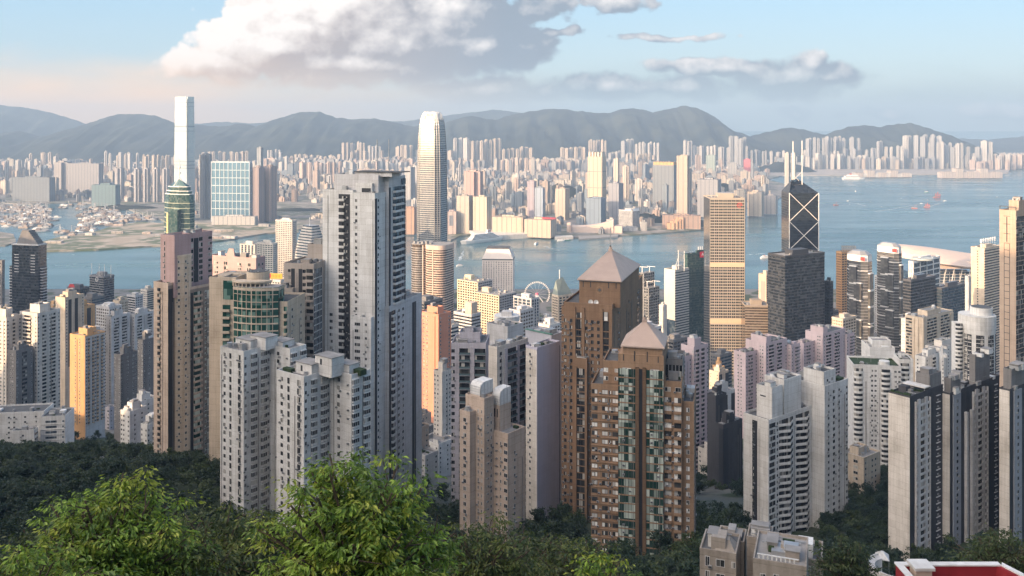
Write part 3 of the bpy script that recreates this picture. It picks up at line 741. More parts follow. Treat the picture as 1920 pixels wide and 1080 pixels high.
for px, dz in ((1108, 0), (1118, .3)):
    x = B.up(px, 1); r = 1.15
    V = [(x, 1.0, m1.z1 + 1.6)]; V += [(x + r * math.cos(6.28 * k / 14), .45 + .2 * math.sin(6.28 * k / 14), m1.z1 + 1.6 + r * math.sin(6.28 * k / 14)) for k in range(14)]
    q_ = B.U('satellite_dish'); q_.add(V, [(0, 1 + k, 1 + (k + 1) % 14) for k in range(14)], WHITE); q_.tube(METAL, (x, 1.05, m1.z1), (x, 1.05, m1.z1 + 1.6), .1)
B.floors(m1.f, 'WxW|gg|WxWxW|gg|', zb, B.z(600), 3.1, frame='dark_frame', glass='window_glass'); 
B.floors(m1.f, '...|..|.....|..|', B.z(600), B.z(580), 3.1)
B.floors(m1.r, '.w..w..W.', zb, B.z(590), 3.1, frame='dark_frame')
B.fbox('window_bay', PANEL, m1.f, m1.f.L * .27, m1.f.L * .38, .1, .3, B.z(600), B.z(590)); B.fbox('window_bay', PANEL, m1.f, m1.f.L * .8, m1.f.L * .92, .1, .3, B.z(602), B.z(586))
mS = B.mass(BRN, B.up(1080), B.up(1103), -2.5, -.003, B.z(678), clutter=2, roof=DKROOF)
B.floors(mS.f, '|gggg|', zb, B.z(690), 3.1, frame='dark_frame')
mL = B.mass(BRN, B.up(1052), -.004, .8, 14, B.z(585), roof=DKROOF)
B.floors(mL.f, 'a', zb, B.z(590), 3.1)
B.done()
# 4 brown tower in front -----------------------------------------------------------
B = Bld('apartment_tower', 'nearest brown tower with the smaller pyramid roof and two tall green glass strips', 1108, 1278, 1290, 330, 14, depth=26, own={'wall': BRL})
zb = B.z(1110); p = 3.16
xa, xb, xc_, xd = B.up(1130), B.up(1160), B.up(1245), B.a
m0 = B.mass(BRL, 0, xb - .004, .6, 22, B.z(737), clutter=3, roof=DKROOF)
m0b = B.mass(BRL, xa, xb - .003, 1.4, 20, B.z(692), z0=B.z(738), clutter=2, roof=DKROOF)
m1 = B.mass(BRL, xb, xc_, -1.5, 20, B.z(668), par=0, roof=None)
m2 = B.mass(BRL, xc_ + .004, xd, .4, 22, B.z(722), clutter=5, roof=DKROOF)
a, b = B.up(1168, -1), B.up(1242, -1)
m3 = B.mass(BRL, a, b, -1, 16, B.z(655), z0=B.z(668) + .003, par=0, roof=None)
pyramid(B, PYR, a, b, -1, 16, B.z(655), B.z(615), B.z(596))
for t in (.12, .36, .64, .88): B.fbox('slit', DARK, m1.f, m1.f.L * t - .18, m1.f.L * t + .18, .003, .03, m1.z1 - 2.6, m1.z1 + 1.3) if t in (.36, .64) else B.fbox('slit', DARK, m1.f, m1.f.L * t - .18, m1.f.L * t + .18, .003, .03, m1.z1 - 2.6, m1.z1 - .2)
B.floors(m0.f, 'WWxWWwWW', zb, m0.z1 - .3, p, glass='window_glass_pale', frame='dark_frame', ledge=.35); B.floors(m0b.f, 'W.w', B.z(737), m0b.z1 - 1, p, glass='window_glass_pale', ledge=.2)
B.floors(m1.f, 'ggggg|d|ggggg', zb, B.z(692), p, glass='window_glass_green', frame='dark_frame')
B.floors(m1.f, '.TTT.|.|.TTT.', zb, B.z(692), p, glass='window_glass_pale')
B.floors(m2.f, 'bbbb.bbbb', zb, B.z(745), p, glass='window_glass_pale', bd=.8); B.floors(m2.f, '.x.xx.x.', zb, B.z(745), p)
B.floors(m2.f, 'WW.WW', B.z(745), m2.z1 - .4, p)
m4 = B.mass(BRL, xd + .004, B.up(1301, 3), 3, 24, B.z(762), clutter=3, roof=DKROOF)
B.floors(m4.f, '.W.', zb, m4.z1 - .5, p, glass='window_glass_pale'); B.floors(m4.r, '.w..w.', zb, m4.z1 - .5, p)
B.floors(m2.r, '.WW.W.', B.z(760), m2.z1 - .4, p)
m5 = B.mass(GRY, B.up(1246, 6), xd, 8, 22, B.z(690), z0=B.z(722) + .003, clutter=5, roof=DKROOF)
B.floors(m5.f, 'ggg', B.z(722), B.z(692), p)
B.done()
# 5 beige stepped tower --------------------------------------------------------------
B = Bld('apartment_tower', 'beige stepped tower carrying two white curved water tank houses', 862, 881, 892, 352, 38, own={'wall': BEI})
ms = stair(B, BEI, [881, 892, 908, 926, 952, 985], [B.z(778), B.z(752), B.z(818)], clut=2)
zb = B.z(1040)
B.floors(ms[0].fs, '.W.', zb, ms[0].z1 - 1, 3.05); B.floors(ms[0].rs, '..', zb, ms[0].z1, 3.05)
B.floors(ms[1].fs, '.w.w.', zb, ms[1].z1 - 3, 3.05); B.floors(ms[1].rs, '.a.w.', zb, ms[1].z1 - 5, 3.05)
B.floors(ms[2].fs, '.a.w.WW', zb, ms[2].z1 - 2, 3.05); B.floors(ms[2].rs, '...w.....', zb, ms[2].z1 - 6, 3.05)
def tank_house(B, px0, px1, v0, v1, yb, yt):
    a, b = B.up(px0, v0), B.up(px1, v0); zb_, zt = B.z(yb), B.z(yt)
    B.U('tower_head').box(BEI, a, b, v0, v1, ms[0].z1 - 12, zb_)
    p = B.U('tank_house'); n = 6; rr = min(3.0, (zt - zb_) * .6)
    prof = [(v0, zb_ + .003)] + [(v0 + rr * (1 - math.cos(k / n * 1.57)), zt - rr + rr * math.sin(k / n * 1.57)) for k in range(n + 1)] + [(v1, zt), (v1, zb_ + .003)]
    m = len(prof); V = [(u, v, z) for u in (a, b) for v, z in prof]
    p.add(V, [(i, (i + 1) % m, m + (i + 1) % m, m + i) for i in range(m)] + [tuple(range(m - 1, -1, -1)), tuple(range(m, 2 * m))], WHITE)
    for k in range(4): B.P('rib').box(METAL, a - .05, b + .05, v0 - .08, v0 - .003, zb_ + .3 + k * 1.0, zb_ + .42 + k * 1.0)
    for k in range(3): B.P('rib').box(METAL, b + .003, b + .1, v0 + .3 + k * 2.2, v0 + .45 + k * 2.2, zb_, zt - .6)
    B.U('vent').box(DARK, a + (b - a) * .25, a + (b - a) * .4, v0 - .05, v0 - .003, zb_ - 5, zb_ - 1.6); B.U('vent').box(DARK, a + (b - a) * .6, a + (b - a) * .75, v0 - .05, v0 - .003, zb_ - 5, zb_ - 1.6)
tank_house(B, 881, 900, ms[1].v0 + 1, ms[1].v0 + 9, 746, 722)
tank_house(B, 923, 937, ms[2].v0 + 2, ms[2].v0 + 9, 768, 738)
B.spire(METAL, B.up(962, 20), 16, B.z(745), B.z(700), .1)
B.done()
# 6 grey apartment slabs -------------------------------------------------------------
B = Bld('apartment_tower', 'grey apartment slab with rows of dark glazed balconies, left of the blank lavender wall', 846, 911, 932, 425, 4, depth=18, own={'wall': LAV})
m = B.mass(LAV, 0, B.a, 0, 18, B.z(648), clutter=6); zb = B.z(1010)
B.floors(m.f, 'W.bbb|bbb', zb, m.z1 - 1, 3.35, frame='dark_frame', glass='window_glass', bd=.9, solid=False)
mm = B.mass(LAV, B.a * .2, B.a * .8, 5, 14, B.z(632), z0=m.z1 + .13, clutter=2)
B.done()
B = Bld('apartment_tower', 'grey tower with a beige end wall and stacked dark balconies behind the beige stepped tower', 916, 932, 990, 415, 40, own={'wall': LAV})
m = B.mass(W3, 0, B.a, 0, B.b, B.z(655), clutter=9, roof=DKROOF); zb = B.z(1020)
B.floors(m.r, '.W.|bbbb|bbb|', zb, m.z1 - .8, 3.35, frame='dark_frame', bd=.9, solid=False)
B.done()
B = Bld('apartment_tower', 'tower with a huge blank lavender wall facing right', 986, 1007, 1050, 412, 42, own={'wall': LAV})
m = B.mass(wallm('blank_lavender', (.47, .455, .54), .12), 0, B.a, 0, B.b, B.z(656), clutter=4, roof=DKROOF)
B.floors(m.f, '.w..', B.z(1020), m.z1 - 1, 3.35); B.fbox('joint', DARK, m.r, m.r.L - .5, m.r.L - .2, .003, .04, 0, m.z1 - 1)
B.fbox('cladding', W3, m.f, 0, m.f.L - .2, .003, .03, 0, m.z1 - .2)
B.done()
B = Bld('apartment_tower', 'pale lavender tower with a green roof strip, left of the brown towers', 985, 1034, 1058, 470, 38, own={'wall': LAV})
m = B.mass(wallm('blank_lavender_light', (.55, .55, .60), .15), 0, B.a, 0, B.b, B.z(632), clutter=8)
B.P('roof_edge').box(GRN, 0, B.a, -.3, 1.4, m.z1 + 1.11, m.z1 + 1.5)
B.done()
B = Bld('apartment_tower', 'tower with a plain grey drum and tangled pipes on its roof', 908, 952, 985, 520, 30, own={'wall': LAV})
m = B.mass(W2, 0, B.a, 0, B.b, B.z(650), clutter=12)
m = B.mass(W2, 1, B.a - 1, 1, B.b - 1, B.z(617), z0=m.z1 + .13, clutter=14)
B.done()
B = Bld('apartment_tower', 'white ring topped tower standing behind the grey roof drum', 925, 968, 968, 640, 10, depth=14, own={'wall': W1})
ptsr = [(B.a / 2 + B.a / 2 * math.cos(6.28 * k / 20), B.a / 2 + B.a / 2 * math.sin(6.28 * k / 20)) for k in range(20)]
B.poly(W1, ptsr, B.z(600), roof=CONC); B.P('ring').prism(W1, [(x * 1.12 - B.a * .06, y * 1.12 - B.a * .06) for x, y in ptsr], B.z(606), B.z(596))
B.U('machine_room').box(W2, B.a * .3, B.a * .75, B.a * .3, B.a * .7, B.z(600), B.z(588))
B.done()
# 7 green glass tower ------------------------------------------------------------------
B = Bld('apartment_tower', 'cream tower with a curved green glass front and a round drum on top', 412, 535, 560, 398, 8, depth=26, own={'wall': CRM})
zb = B.z(900); p = 3.3
a, b = B.up(436), B.up(520)
mL = B.mass(CRM, 0, B.a, 2.5, 24, B.z(572), roof=DKROOF, clutter=3)
arc = [(a + (b - a) * (k / 9), 2.5 - 4.0 * math.sin(math.pi * (.12 + .76 * k / 9))) for k in range(10)]
fs = B.poly(PANEG2, arc + [(b, 8), (a, 8)], B.z(540), part='glazing', roof=CONC)
for i, f in enumerate(fs[:9]):
    B.fbox('mullion', CRM, f, 0, .22 if i not in (4,) else .45, .003, .22, zb, B.z(540))
    for q in range(int((B.z(540) - zb) / p)):
        z = B.z(540) - p * (q + 1); B.fbox('mullion', CRM, f, 0, f.L, .003, .3, z, z + (.55 if z < B.z(572) else .25))
B.P('terrace_rail').prism(CRM, [(a + (b - a) / 2 + (x - a - (b - a) / 2) * 1.02, y - .15) for x, y in arc] + [(b, 9), (a, 9)], B.z(546), B.z(541))
cx_ = B.up(477, 8)
for k in range(13): 
    an = math.pi * (1.08 + .84 * k / 12); x, y = cx_ + (b - a) * .44 * math.cos(an), 7 + 7.5 * math.sin(an); B.P('colonnade').box(CRM, x - .2, x + .2, y - .2, y + .2, B.z(541), B.z(533))
B.P('colonnade').prism(CRM, [(cx_ + (b - a) * .46 * math.cos(math.pi * (1.05 + .9 * k / 14)), 7 + 7.8 * math.sin(math.pi * (1.05 + .9 * k / 14))) for k in range(15)], B.z(533), B.z(530))
B.P('drum').cyl(CRM, cx_ + 1, 10, 5.2, B.z(541), B.z(517), 24); B.P('drum').cyl(DKROOF, cx_ + 1, 10, 4.6, B.z(517) + .003, B.z(517) + .3, 20)
for k in range(9): B.U('roof_plant').box(METAL, cx_ + 1 + 4 * math.cos(k), cx_ + 1.5 + 4 * math.cos(k), 10 + 4 * math.sin(k), 10.6 + 4 * math.sin(k), B.z(517), B.z(514))
fl = Face((0, 2.5), (1, 0), (0, -1), a); fr = Face((b, 2.5), (1, 0), (0, -1), B.a - b)
B.floors(fl, 'bb.', zb, B.z(575), p, glass='window_glass_emerald', bd=1.5); B.floors(fr, '.b', zb, B.z(575), p, glass='window_glass_emerald', bd=1.5)
mU = B.mass(CRM, B.up(420, 6), a - .3, 4, 14, B.z(530), z0=B.z(572) + .1, roof=DKROOF); B.fbox('glazing', PANEG2, mU.f, .6, mU.f.L - .4, .003, .1, B.z(572), B.z(532))
B.floors(mL.r, '.w..w.', zb, B.z(580), p)
B.done()
B = Bld('apartment_tower', 'plain cream wall block with a domed roofline left of the green glass tower', 392, 440, 452, 440, 10, depth=20, own={'wall': CRM})
m = B.mass(CRM, 0, B.a, 0, 20, B.z(525), clutter=3); B.U('machine_room').cyl(CRM, B.a * .5, 8, B.a * .42, m.z1, m.z1 + 1.6, 20)
B.done()
# 8 pink and beige tower on the left -----------------------------------------------------
B = Bld('apartment_tower', 'tall beige and pink tower rising from the forest edge, its side stacked with green balconies', 288, 315, 408, 455, 40, own={'wall': BEI})
zb = B.z(900); p = 3.0
ms = stair(B, BEI, [315, 345, 352, 408], [B.z(535), B.z(548)], clut=2, roof=DKROOF)
B.floors(ms[0].fs, '.b..', zb, ms[0].z1 - 1.5, p, bd=.7); B.floors(ms[0].rs, 'dd.w.d', zb, ms[0].z1 - 1.5, p)
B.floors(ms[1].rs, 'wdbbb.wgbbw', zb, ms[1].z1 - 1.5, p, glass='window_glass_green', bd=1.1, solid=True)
B.fbox('side_cladding', wallm('side_shade_tone', (.27, .235, .205), .3), ms[1].rs, 0, ms[1].rs.L - .02, .003, .03, 0, ms[1].z1 - .3); B.fbox('side_cladding', MATS['side_shade_tone'], ms[0].rs, .02, ms[0].rs.L - .02, .003, .03, 0, ms[0].z1 - .3)  # darker skin over the beige side walls, shade put into its colour
mU = B.mass(PNK, -1, B.a - 1.5, 5, B.vp(398, B.a - 1.5), B.z(448), z0=B.z(560), clutter=5, roof=DKROOF)
B.floors(mU.f, '.T.W', B.z(535), B.z(455), p, glass='window_glass'); B.floors(mU.r, '.W.TdT.W', B.z(540), B.z(452), p, glass='window_glass')
mC = B.mass(PNK, B.a - 6, B.a + 1.2, 3, B.vp(358, B.a + 1.2), B.z(446), z0=B.z(560), roof=DKROOF)
arcp = [(B.a + .5 + 6 * math.cos(math.pi * (1.25 + .75 * k / 8)) , 16 + 7.5 * math.sin(math.pi * (1.25 + .75 * k / 8))) for k in range(9)]
cyc = (B.a - 2.2, B.vp(343))
pts = [(cyc[0] + 5.6 * math.cos(6.2832 * k / 20), cyc[1] + 5.6 * math.sin(6.2832 * k / 20)) for k in range(20)]
fs = B.poly(CRM, pts, B.z(483), z0=0, part='drum', roof=CONC)
for i in (13, 15, 17, 19): B.floors(fs[i], 'w', zb, B.z(487), 3.3)
B.P('parapet').prism(CRM, [(cyc[0] + (x - cyc[0]) * 1.04, cyc[1] + (y - cyc[1]) * 1.04) for x, y in pts], B.z(486), B.z(481))
for k in range(7): B.P('railing').box(METAL, B.a - 6 + k, B.a - 5.9 + k, 4, 4.1, B.z(446), B.z(440))
B.done()
B = Bld('apartment_tower', 'dusky pink flat topped block directly right of the pink crowned tower', 393, 480, 497, 560, 22, own={'wall': PNK})
m = B.mass(PNK, 0, B.a, 0, B.b, B.z(487), clutter=8, roof=DKROOF)
B.floors(m.f, '.W.T..W.T.', B.z(700), m.z1 - 2, 3.1); B.floors(m.r, '.T.W.', B.z(700), m.z1 - 2, 3.1)
B.P('fin').prism(PNK, [(B.a * .35, 0), (B.a * .55, 0), (B.a * .55, 1)], m.z1, m.z1 + 6, .5)
B.done()
# 9 grey beige tower with round balconies --------------------------------------------------
B = Bld('apartment_tower', 'grey beige tower with dark slot windows and small balconies, left of the tallest pale tower', 532, 588, 606, 428, 14, depth=24, own={'wall': wallm('grey_beige_tile', (.42, .37, .33), .25)})
wl = B.own['wall']; zb = B.z(800)
m = B.mass(wl, 0, B.a, 0, 22, B.z(499), clutter=7, roof=DKROOF)
B.floors(m.f, '.wd.dWbb', zb, m.z1 - 1, 3.25, bd=.9, frame='dark_frame'); B.floors(m.r, 'gg.gg', zb, m.z1 - 1, 3.25, glass='window_glass_blue')
m = B.mass(wl, B.a * .35, B.a + 1.5, 14, 34, B.z(470), z0=0, clutter=4, roof=DKROOF)
B.floors(m.f, '.gggg', B.z(560), m.z1 - 6, 3.25, glass='window_glass_blue')
m = B.mass(wl, -2, 6, -2.5, -.004, B.z(545), clutter=2, roof=DKROOF); B.floors(m.f, '.gg.', zb, m.z1 - 1, 3.25, frame='dark_frame')
B.done()
# 10 white tower with vee balconies ---------------------------------------------------------
B = Bld('apartment_tower', 'white tower with zigzag vee shaped balconies down its middle', 1394, 1441, 1472, 405, 30, own={'wall': W1})
zb = B.z(1050); p = 3.0
ms = stair(B, W1, [1441, 1522, 1546, 1590], [B.z(792), B.z(748)], clut=6, roof=DKROOF)
B.fbox('recess', DARK, ms[0].fs, ms[0].fs.L * .36, ms[0].fs.L * .56, .003, .05, 0, ms[0].z1 - 1)  # dark strip on the front, a recess's shade as colour
B.floors(ms[0].fs, '...w.....', zb, ms[0].z1 - 1, p)
B.floors(ms[0].rs, 'TTTwVVVVVV.VVVVVV.', zb, ms[0].z1 - .5, p, bd=2.6)
B.floors(ms[1].fs, '.....', zb, ms[1].z1, p); B.floors(ms[1].rs, '.w.W.w..w', zb, ms[1].z1 - 1.5, p, ledge=.05)
def hb(x0, x1, v0, v1, yt, zz, mt=W1, rf=True):
    a_, b_2 = B.up(x0, v0), B.up(x1, v0); mm = B.mass(mt, a_, b_2, v0, v1, B.z(yt), z0=zz, clutter=3, roof=DKROOF); return mm
V1, U1, UA = ms[0].v1, ms[1].u1, ms[0].u1
mm = B.mass(W1, UA - 9, UA - .6, V1 * .10, V1 * .34, B.z(735), z0=ms[0].z1 + .13, clutter=3, roof=DKROOF); mm2 = B.mass(W1, UA - 12, UA - 1.2, V1 * .40, V1 * .80, B.z(728), z0=ms[0].z1 + .13, clutter=4, roof=DKROOF)
mm3 = B.mass(W1, U1 - 12, U1 - 1, ms[1].v0 + 1, ms[1].v0 + (ms[1].v1 - ms[1].v0) * .55, B.z(722), z0=ms[1].z1 + .13, clutter=3, roof=DKROOF)
B.P('planter').box(PLANT, U1 - 5, U1 - 1.5, ms[1].v1 - 5, ms[1].v1 - 1.2, ms[1].z1 + .13, ms[1].z1 + 1.6)
B.floors(mm3.r, '.w.W.', ms[1].z1, mm3.z1 - 2, p)
B.P('slot').box(DARK, mm.u0 + 2, mm.u0 + 5, mm.v0 - .05, mm.v0 - .003, mm.z1 - 4, mm.z1 - 3.4)
B.P('roof_dome').cyl(WHITE, mm2.u0 + 2, mm2.v0 + 3, 1.8, mm2.z1, mm2.z1 + 1.4, 16, .6)
B.done()
# 11 white tower with rounded balconies --------------------------------------------------------
B = Bld('apartment_tower', 'white tower with stacks of rounded dark balconies at both corners', 1600, 1690, 1718, 525, 10, depth=22, own={'wall': W1})
zb = B.z(960); p = 2.97
m = B.mass(W1, 0, B.a, 0, 20, B.z(690), clutter=6, roof=GRROOF)
B.floors(m.f, 'OOO..ww.OOO...', zb, m.z1 - 1, p, bd=1.6, glass='window_glass')
fx = Face((B.up(1668), 0), (1, 0), (0, -1), B.up(1690) - B.up(1668)); B.floors(fx, '.ww', B.z(735), m.z1 - 1, p)
B.P('stair_drum').cyl(W1, B.up(1658, 3), 3, 3.0, 0, B.z(680), 18)
m = B.mass(W1, B.up(1690), B.up(1716), 4, 18, B.z(680), roof=GRROOF, clutter=4); B.floors(m.f, 'OOO.', B.z(760), m.z1 - 1, p, bd=1.5)
B.done()
B = Bld('apartment_tower', 'plain white box with two small arched openings behind the rounded balcony tower', 1631, 1678, 1692, 600, 6, depth=20, own={'wall': W1})
m = B.mass(W1, 0, B.a, 0, 20, B.z(655), clutter=5); m2 = B.mass(W1, 3, B.a - 1, 5, 15, B.z(645), z0=m.z1 + .1)
for px in (1647, 1657): B.fbox('arched_opening', DARK, m.f, B.up(px) - .8, B.up(px) + .8, .003, .06, B.z(690), B.z(671))
B.done()
# 12 white and charcoal towers on the right ------------------------------------------------------
BGT = wallm('blue_grey_tile', (.30, .32, .36), .2)
def striped(label, xl, xc, xr, Y, yt, strips, heads, th=40, planting=False, yb=1120):
    """charcoal tower: a blank pale end wall, then a flank made of upright strips given by pixel columns"""
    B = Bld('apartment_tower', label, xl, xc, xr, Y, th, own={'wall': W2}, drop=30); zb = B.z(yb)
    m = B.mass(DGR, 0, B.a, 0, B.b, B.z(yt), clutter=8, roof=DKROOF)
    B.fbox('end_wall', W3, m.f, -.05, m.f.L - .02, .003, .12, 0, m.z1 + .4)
    for (x0, x1, k) in strips:
        v0, v1 = B.vp(x0), B.vp(x1); f = Face(m.r.p(v0, 0), (0, 1), (1, 0), v1 - v0); w = v1 - v0
        if k == 'dark': B.fbox('recess', DARK, f, 0, w, .003, .05, 0, m.z1 - .6)  # dark strip painted in place of a shaded recess
        elif k == 'grid': B.floors(f, 'b|bb|b', zb, m.z1 - 1.5, 3.05, bd=.75); B.fbox('frame', W2, f, 0, .3, .003, .9, 0, m.z1 - 2); B.fbox('frame', W2, f, w - .3, w, .003, .9, 0, m.z1 - 2)
        elif k == 'ledges': B.floors(f, '.a.', zb, m.z1 - 3, 3.05); [B.fbox('ledge', W2, f, w * .3, w * .75, .003, .5, m.z1 - 3 - q * 3.05, m.z1 - 2.75 - q * 3.05) for q in range(int((m.z1 - zb) / 3.05))]
        elif k == 'pale': B.fbox('pale_strip', W3, f, 0, w, .003, 1.1, 0, m.z1 + .3)
        elif k == 'blue': B.fbox('blue_strip', BGT, f, 0, w, .003, .5, 0, m.z1 - .2); g = Face(f.p(0, .5), f.t, f.n, w); B.floors(g, '.w.', zb, m.z1 - 2, 3.05, frame='dark_frame')
        elif k == 'post': B.fbox('post', W2, f, 0, w, .003, 1.3, 0, m.z1 - 10)
    for (u0, u1, v0, v1, y) in heads: B.mass(GRY, B.a * u0, B.a * u1, B.b * v0, B.b * v1, B.z(y), z0=m.z1 + .13, clutter=4, roof=GRROOF if planting else DKROOF)
    B.m = m; return B
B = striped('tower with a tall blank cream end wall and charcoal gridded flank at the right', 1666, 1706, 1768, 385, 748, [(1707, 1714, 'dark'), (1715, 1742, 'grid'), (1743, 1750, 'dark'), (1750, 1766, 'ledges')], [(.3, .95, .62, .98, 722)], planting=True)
m = B.m
B.P('canopy').box(W1, 0, B.a + .6, m.v1 * .40, m.v1 * .58, m.z1 + 2.4, m.z1 + 2.8)
for x in (.4, B.a - .4): B.U('canopy_post').box(METAL, x - .1, x + .1, m.v1 * .45, m.v1 * .45 + .2, m.z1, m.z1 + 2.39)
for k in range(7): B.U('planter').box(PLANT, .6 + k * B.a / 8, .6 + k * B.a / 8 + 1.6, .5, 1.6, m.z1 + .13, m.z1 + R.uniform(1.2, 2.2))
B.done()
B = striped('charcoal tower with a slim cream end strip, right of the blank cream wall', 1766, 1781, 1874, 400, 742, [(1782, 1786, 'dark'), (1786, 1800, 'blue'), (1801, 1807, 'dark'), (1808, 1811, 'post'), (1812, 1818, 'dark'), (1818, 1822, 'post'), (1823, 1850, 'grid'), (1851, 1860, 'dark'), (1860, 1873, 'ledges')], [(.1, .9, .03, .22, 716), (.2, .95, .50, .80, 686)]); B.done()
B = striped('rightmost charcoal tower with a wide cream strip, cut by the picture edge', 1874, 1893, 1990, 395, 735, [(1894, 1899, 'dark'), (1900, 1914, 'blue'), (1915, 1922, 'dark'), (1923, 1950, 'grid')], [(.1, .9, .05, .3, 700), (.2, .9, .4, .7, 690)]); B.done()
B = Bld('apartment_tower', 'beige slab tower at the right edge with a ladder of dark slots down its face', 1874, 1905, 1960, 560, 30, own={'wall': wallm('brown_grey_tile', (.43, .335, .265), .25)})
m = B.mass(MATS['brown_grey_tile'], 0, B.a, 0, B.b, B.z(398), clutter=6, roof=DKROOF); zb = B.z(720)
B.P('roof_frame').box(DKROOF, 0, B.a, 0, .4, m.z1 + 3, m.z1 + 3.4)
for x in (0, B.a * .5, B.a - .4): B.P('roof_frame').box(DKROOF, x, x + .4, 0, .4, m.z1 + 1.1, m.z1 + 3)
c = B.a * .45; w = B.a * .16
for s0 in (c - w, c + w): B.fbox('slot', DARK, m.f, s0 - .15, s0 + .15, .003, .05, zb, B.z(458))
for q in range(22): B.fbox('slot', DARK, m.f, c - w, c + w, .003, .045, B.z(458) - q * 4.4, B.z(458) - q * 4.4 + .3)
B.fbox('slot', DARK, m.f, c - .3, c + .3, .003, .05, B.z(455), B.z(408))
for y in (407, 422, 440): B.fbox('slot', DARK, m.f, c - 2, c + 2, .003, .045, B.z(y), B.z(y) + .3)
m2 = B.mass(MATS['brown_grey_tile'], 4, B.a, 4, 14, B.z(380), z0=m.z1 + .1, clutter=3)
B.floors(m.r, 'ggggggg', zb, m.z1 - 2, 3.1, glass='window_glass', frame='dark_frame')
B.done()
# 13 white cylinder tower -----------------------------------------------------------------------
B = Bld('apartment_tower', 'white round tower with a cylinder on its roof and curled balconies', 1806, 1872, 1900, 650, 5, depth=24, own={'wall': W1})
cc_, r = B.a * .6, B.a * .5
pts = [(cc_ + r * math.cos(6.2832 * k / 28), r + r * math.sin(6.2832 * k / 28)) for k in range(28)]
fs = B.poly(W1, pts, B.z(615), roof=CONC); zb = B.z(760)
B.P('wall').prism(W1, [(cc_ + (x - cc_) * 1.03, r + (y - r) * 1.03) for x, y in pts], B.z(622), B.z(596))
for i in range(15, 28):
    if i % 3: B.floors(fs[i], 'g', zb, B.z(628), 3.0, frame='dark_frame')
B.P('roof_drum').cyl(W1, cc_ + 3, r, r * .62, B.z(605), B.z(582), 24); B.P('roof_drum').cyl(DKROOF, cc_ + 3, r, r * .56, B.z(582) + .002, B.z(582) + .3, 20)
fB = Face((-2.5, r * .7), (1, 0), (0, -1), 6); B.P('wall').box(W1, -2, 6, r * .7 + .01, r * 1.3, 0, B.z(612)); B.floors(fB, 'OOO', zb, B.z(612), 3.0, bd=2.4)
B.done()
# 14 pink twin slabs --------------------------------------------------------------------------
def pink(label, xl, xc, xr, Y, yt, th, segs):
    B = Bld('apartment_tower', label, xl, xc, xr, Y, th, own={'wall': PLP}, group='pale pink apartment towers in a row', indiv=40)
    zb = B.z(960)
    ms = stair(B, PLP, segs, [B.z(yt + d) for d in (16, 0, 12)][:len(segs) // 2], clut=5, roof=DKROOF)
    for i, m in enumerate(ms):
        B.floors(m.fs, '.ww.', zb, m.z1 - 1, 2.95); B.floors(m.rs, ('wBB.w', 'wbb.bb.w', 'w.BBw')[i], zb, m.z1 - 1, 2.95, bd=.9)
    m = ms[min(1, len(ms) - 1)]
    B.mass(PLP, m.u0 + 4, m.u1 - 1, m.v0 + 2, m.v0 + 9, m.z1 + 5, z0=m.z1 + .13, clutter=3, roof=DKROOF)
    B.done()
pink('pale pink tower with white domes on its roof, left of its taller pink neighbour', 1376, 1398, 1484, 745, 648, 40, [1398, 1420, 1436, 1476, 1484, 1500])
pink('taller pale pink tower with a stepped roofline behind the zigzag balcony tower', 1489, 1507, 1602, 790, 630, 40, [1507, 1528, 1543, 1585, 1588, 1602])
pink('pale pink tower half hidden behind the nearest brown tower', 1246, 1266, 1328, 600, 660, 40, [1266, 1297, 1301, 1328])
# 15 towers on the left, partly in sun ------------------------------------------------------------
def plain_tower(label, xl, xc, xr, Y, yt, th, wall, pf, pr, yb, pitch=3.0, head=True, glass='window_glass', name='apartment_tower', group=None, wall_r=None, clut=5, bd=.9, indiv=0, depth=18, roof=CONC):
    B = Bld(name, label, xl, xc, xr, Y, th, own={'wall': wall}, group=group, indiv=indiv, depth=depth)
    m = B.mass(wall, 0, B.a, 0, B.b, B.z(yt), clutter=clut, roof=roof); zb = max(2, B.z(yb))
    if wall_r: B.fbox('cladding', wall_r, m.r, .02, m.r.L - .02, .003, .06, 0, m.z1 - .2); 
    B.floors(m.f, pf, zb, m.z1 - 1, pitch, glass, bd=bd)
    B.floors(m.r if not wall_r else Face((B.a + .06, 0), (0, 1), (1, 0), B.b), pr, zb, m.z1 - 1, pitch, glass, bd=bd)
    if head: B.mass(wall, B.a * .25, B.a * .8, B.b * .25, B.b * .7, m.z1 + R.uniform(3, 6), z0=m.z1 + .13, clutter=3)
    B.done(); return B
plain_tower('lit orange and white tower left of the narrow orange slab', 37, 70, 113, 705, 590, 42, W3, '.bbb.w', 'w.bb.wbb.w', 780, indiv=60)
plain_tower('white edged tower cut by the left picture edge', -30, 12, 40, 700, 598, 35, W3, '.ww.ww', 'w.b.w', 790)
plain_tower('low grey tower in front of the lit orange and white tower', 14, 30, 62, 690, 660, 40, GRY, '.ww.', 'w.bb.w', 790)
plain_tower('sliver of a grey tower at the left picture edge', -40, 4, 9, 950, 490, 10, GRY, 'w.w.w.w', 'w', 640, depth=10)
plain_tower('narrow slab tower whose end wall glows orange, beside the dark forest', 131, 160, 197, 760, 632, 40, TAN, '..w.w..', 'wB.BwB.Bw', 800, wall_r=W2, indiv=60)  # end wall coloured as if sunlit, flank covered in pale grey
plain_tower('cream tower with a sunlit upright fin, rising behind the narrow orange slab', 104, 122, 158, 830, 560, 40, CRM, '..', 'wd.d.w', 690)
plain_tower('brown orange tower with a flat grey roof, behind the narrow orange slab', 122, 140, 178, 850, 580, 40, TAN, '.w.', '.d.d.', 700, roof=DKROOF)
plain_tower('blue grey tower with pale corner piers, left of the pink crowned tower', 196, 208, 243, 880, 596, 38, W2, 'w.w', '|bb|bb|', 800)
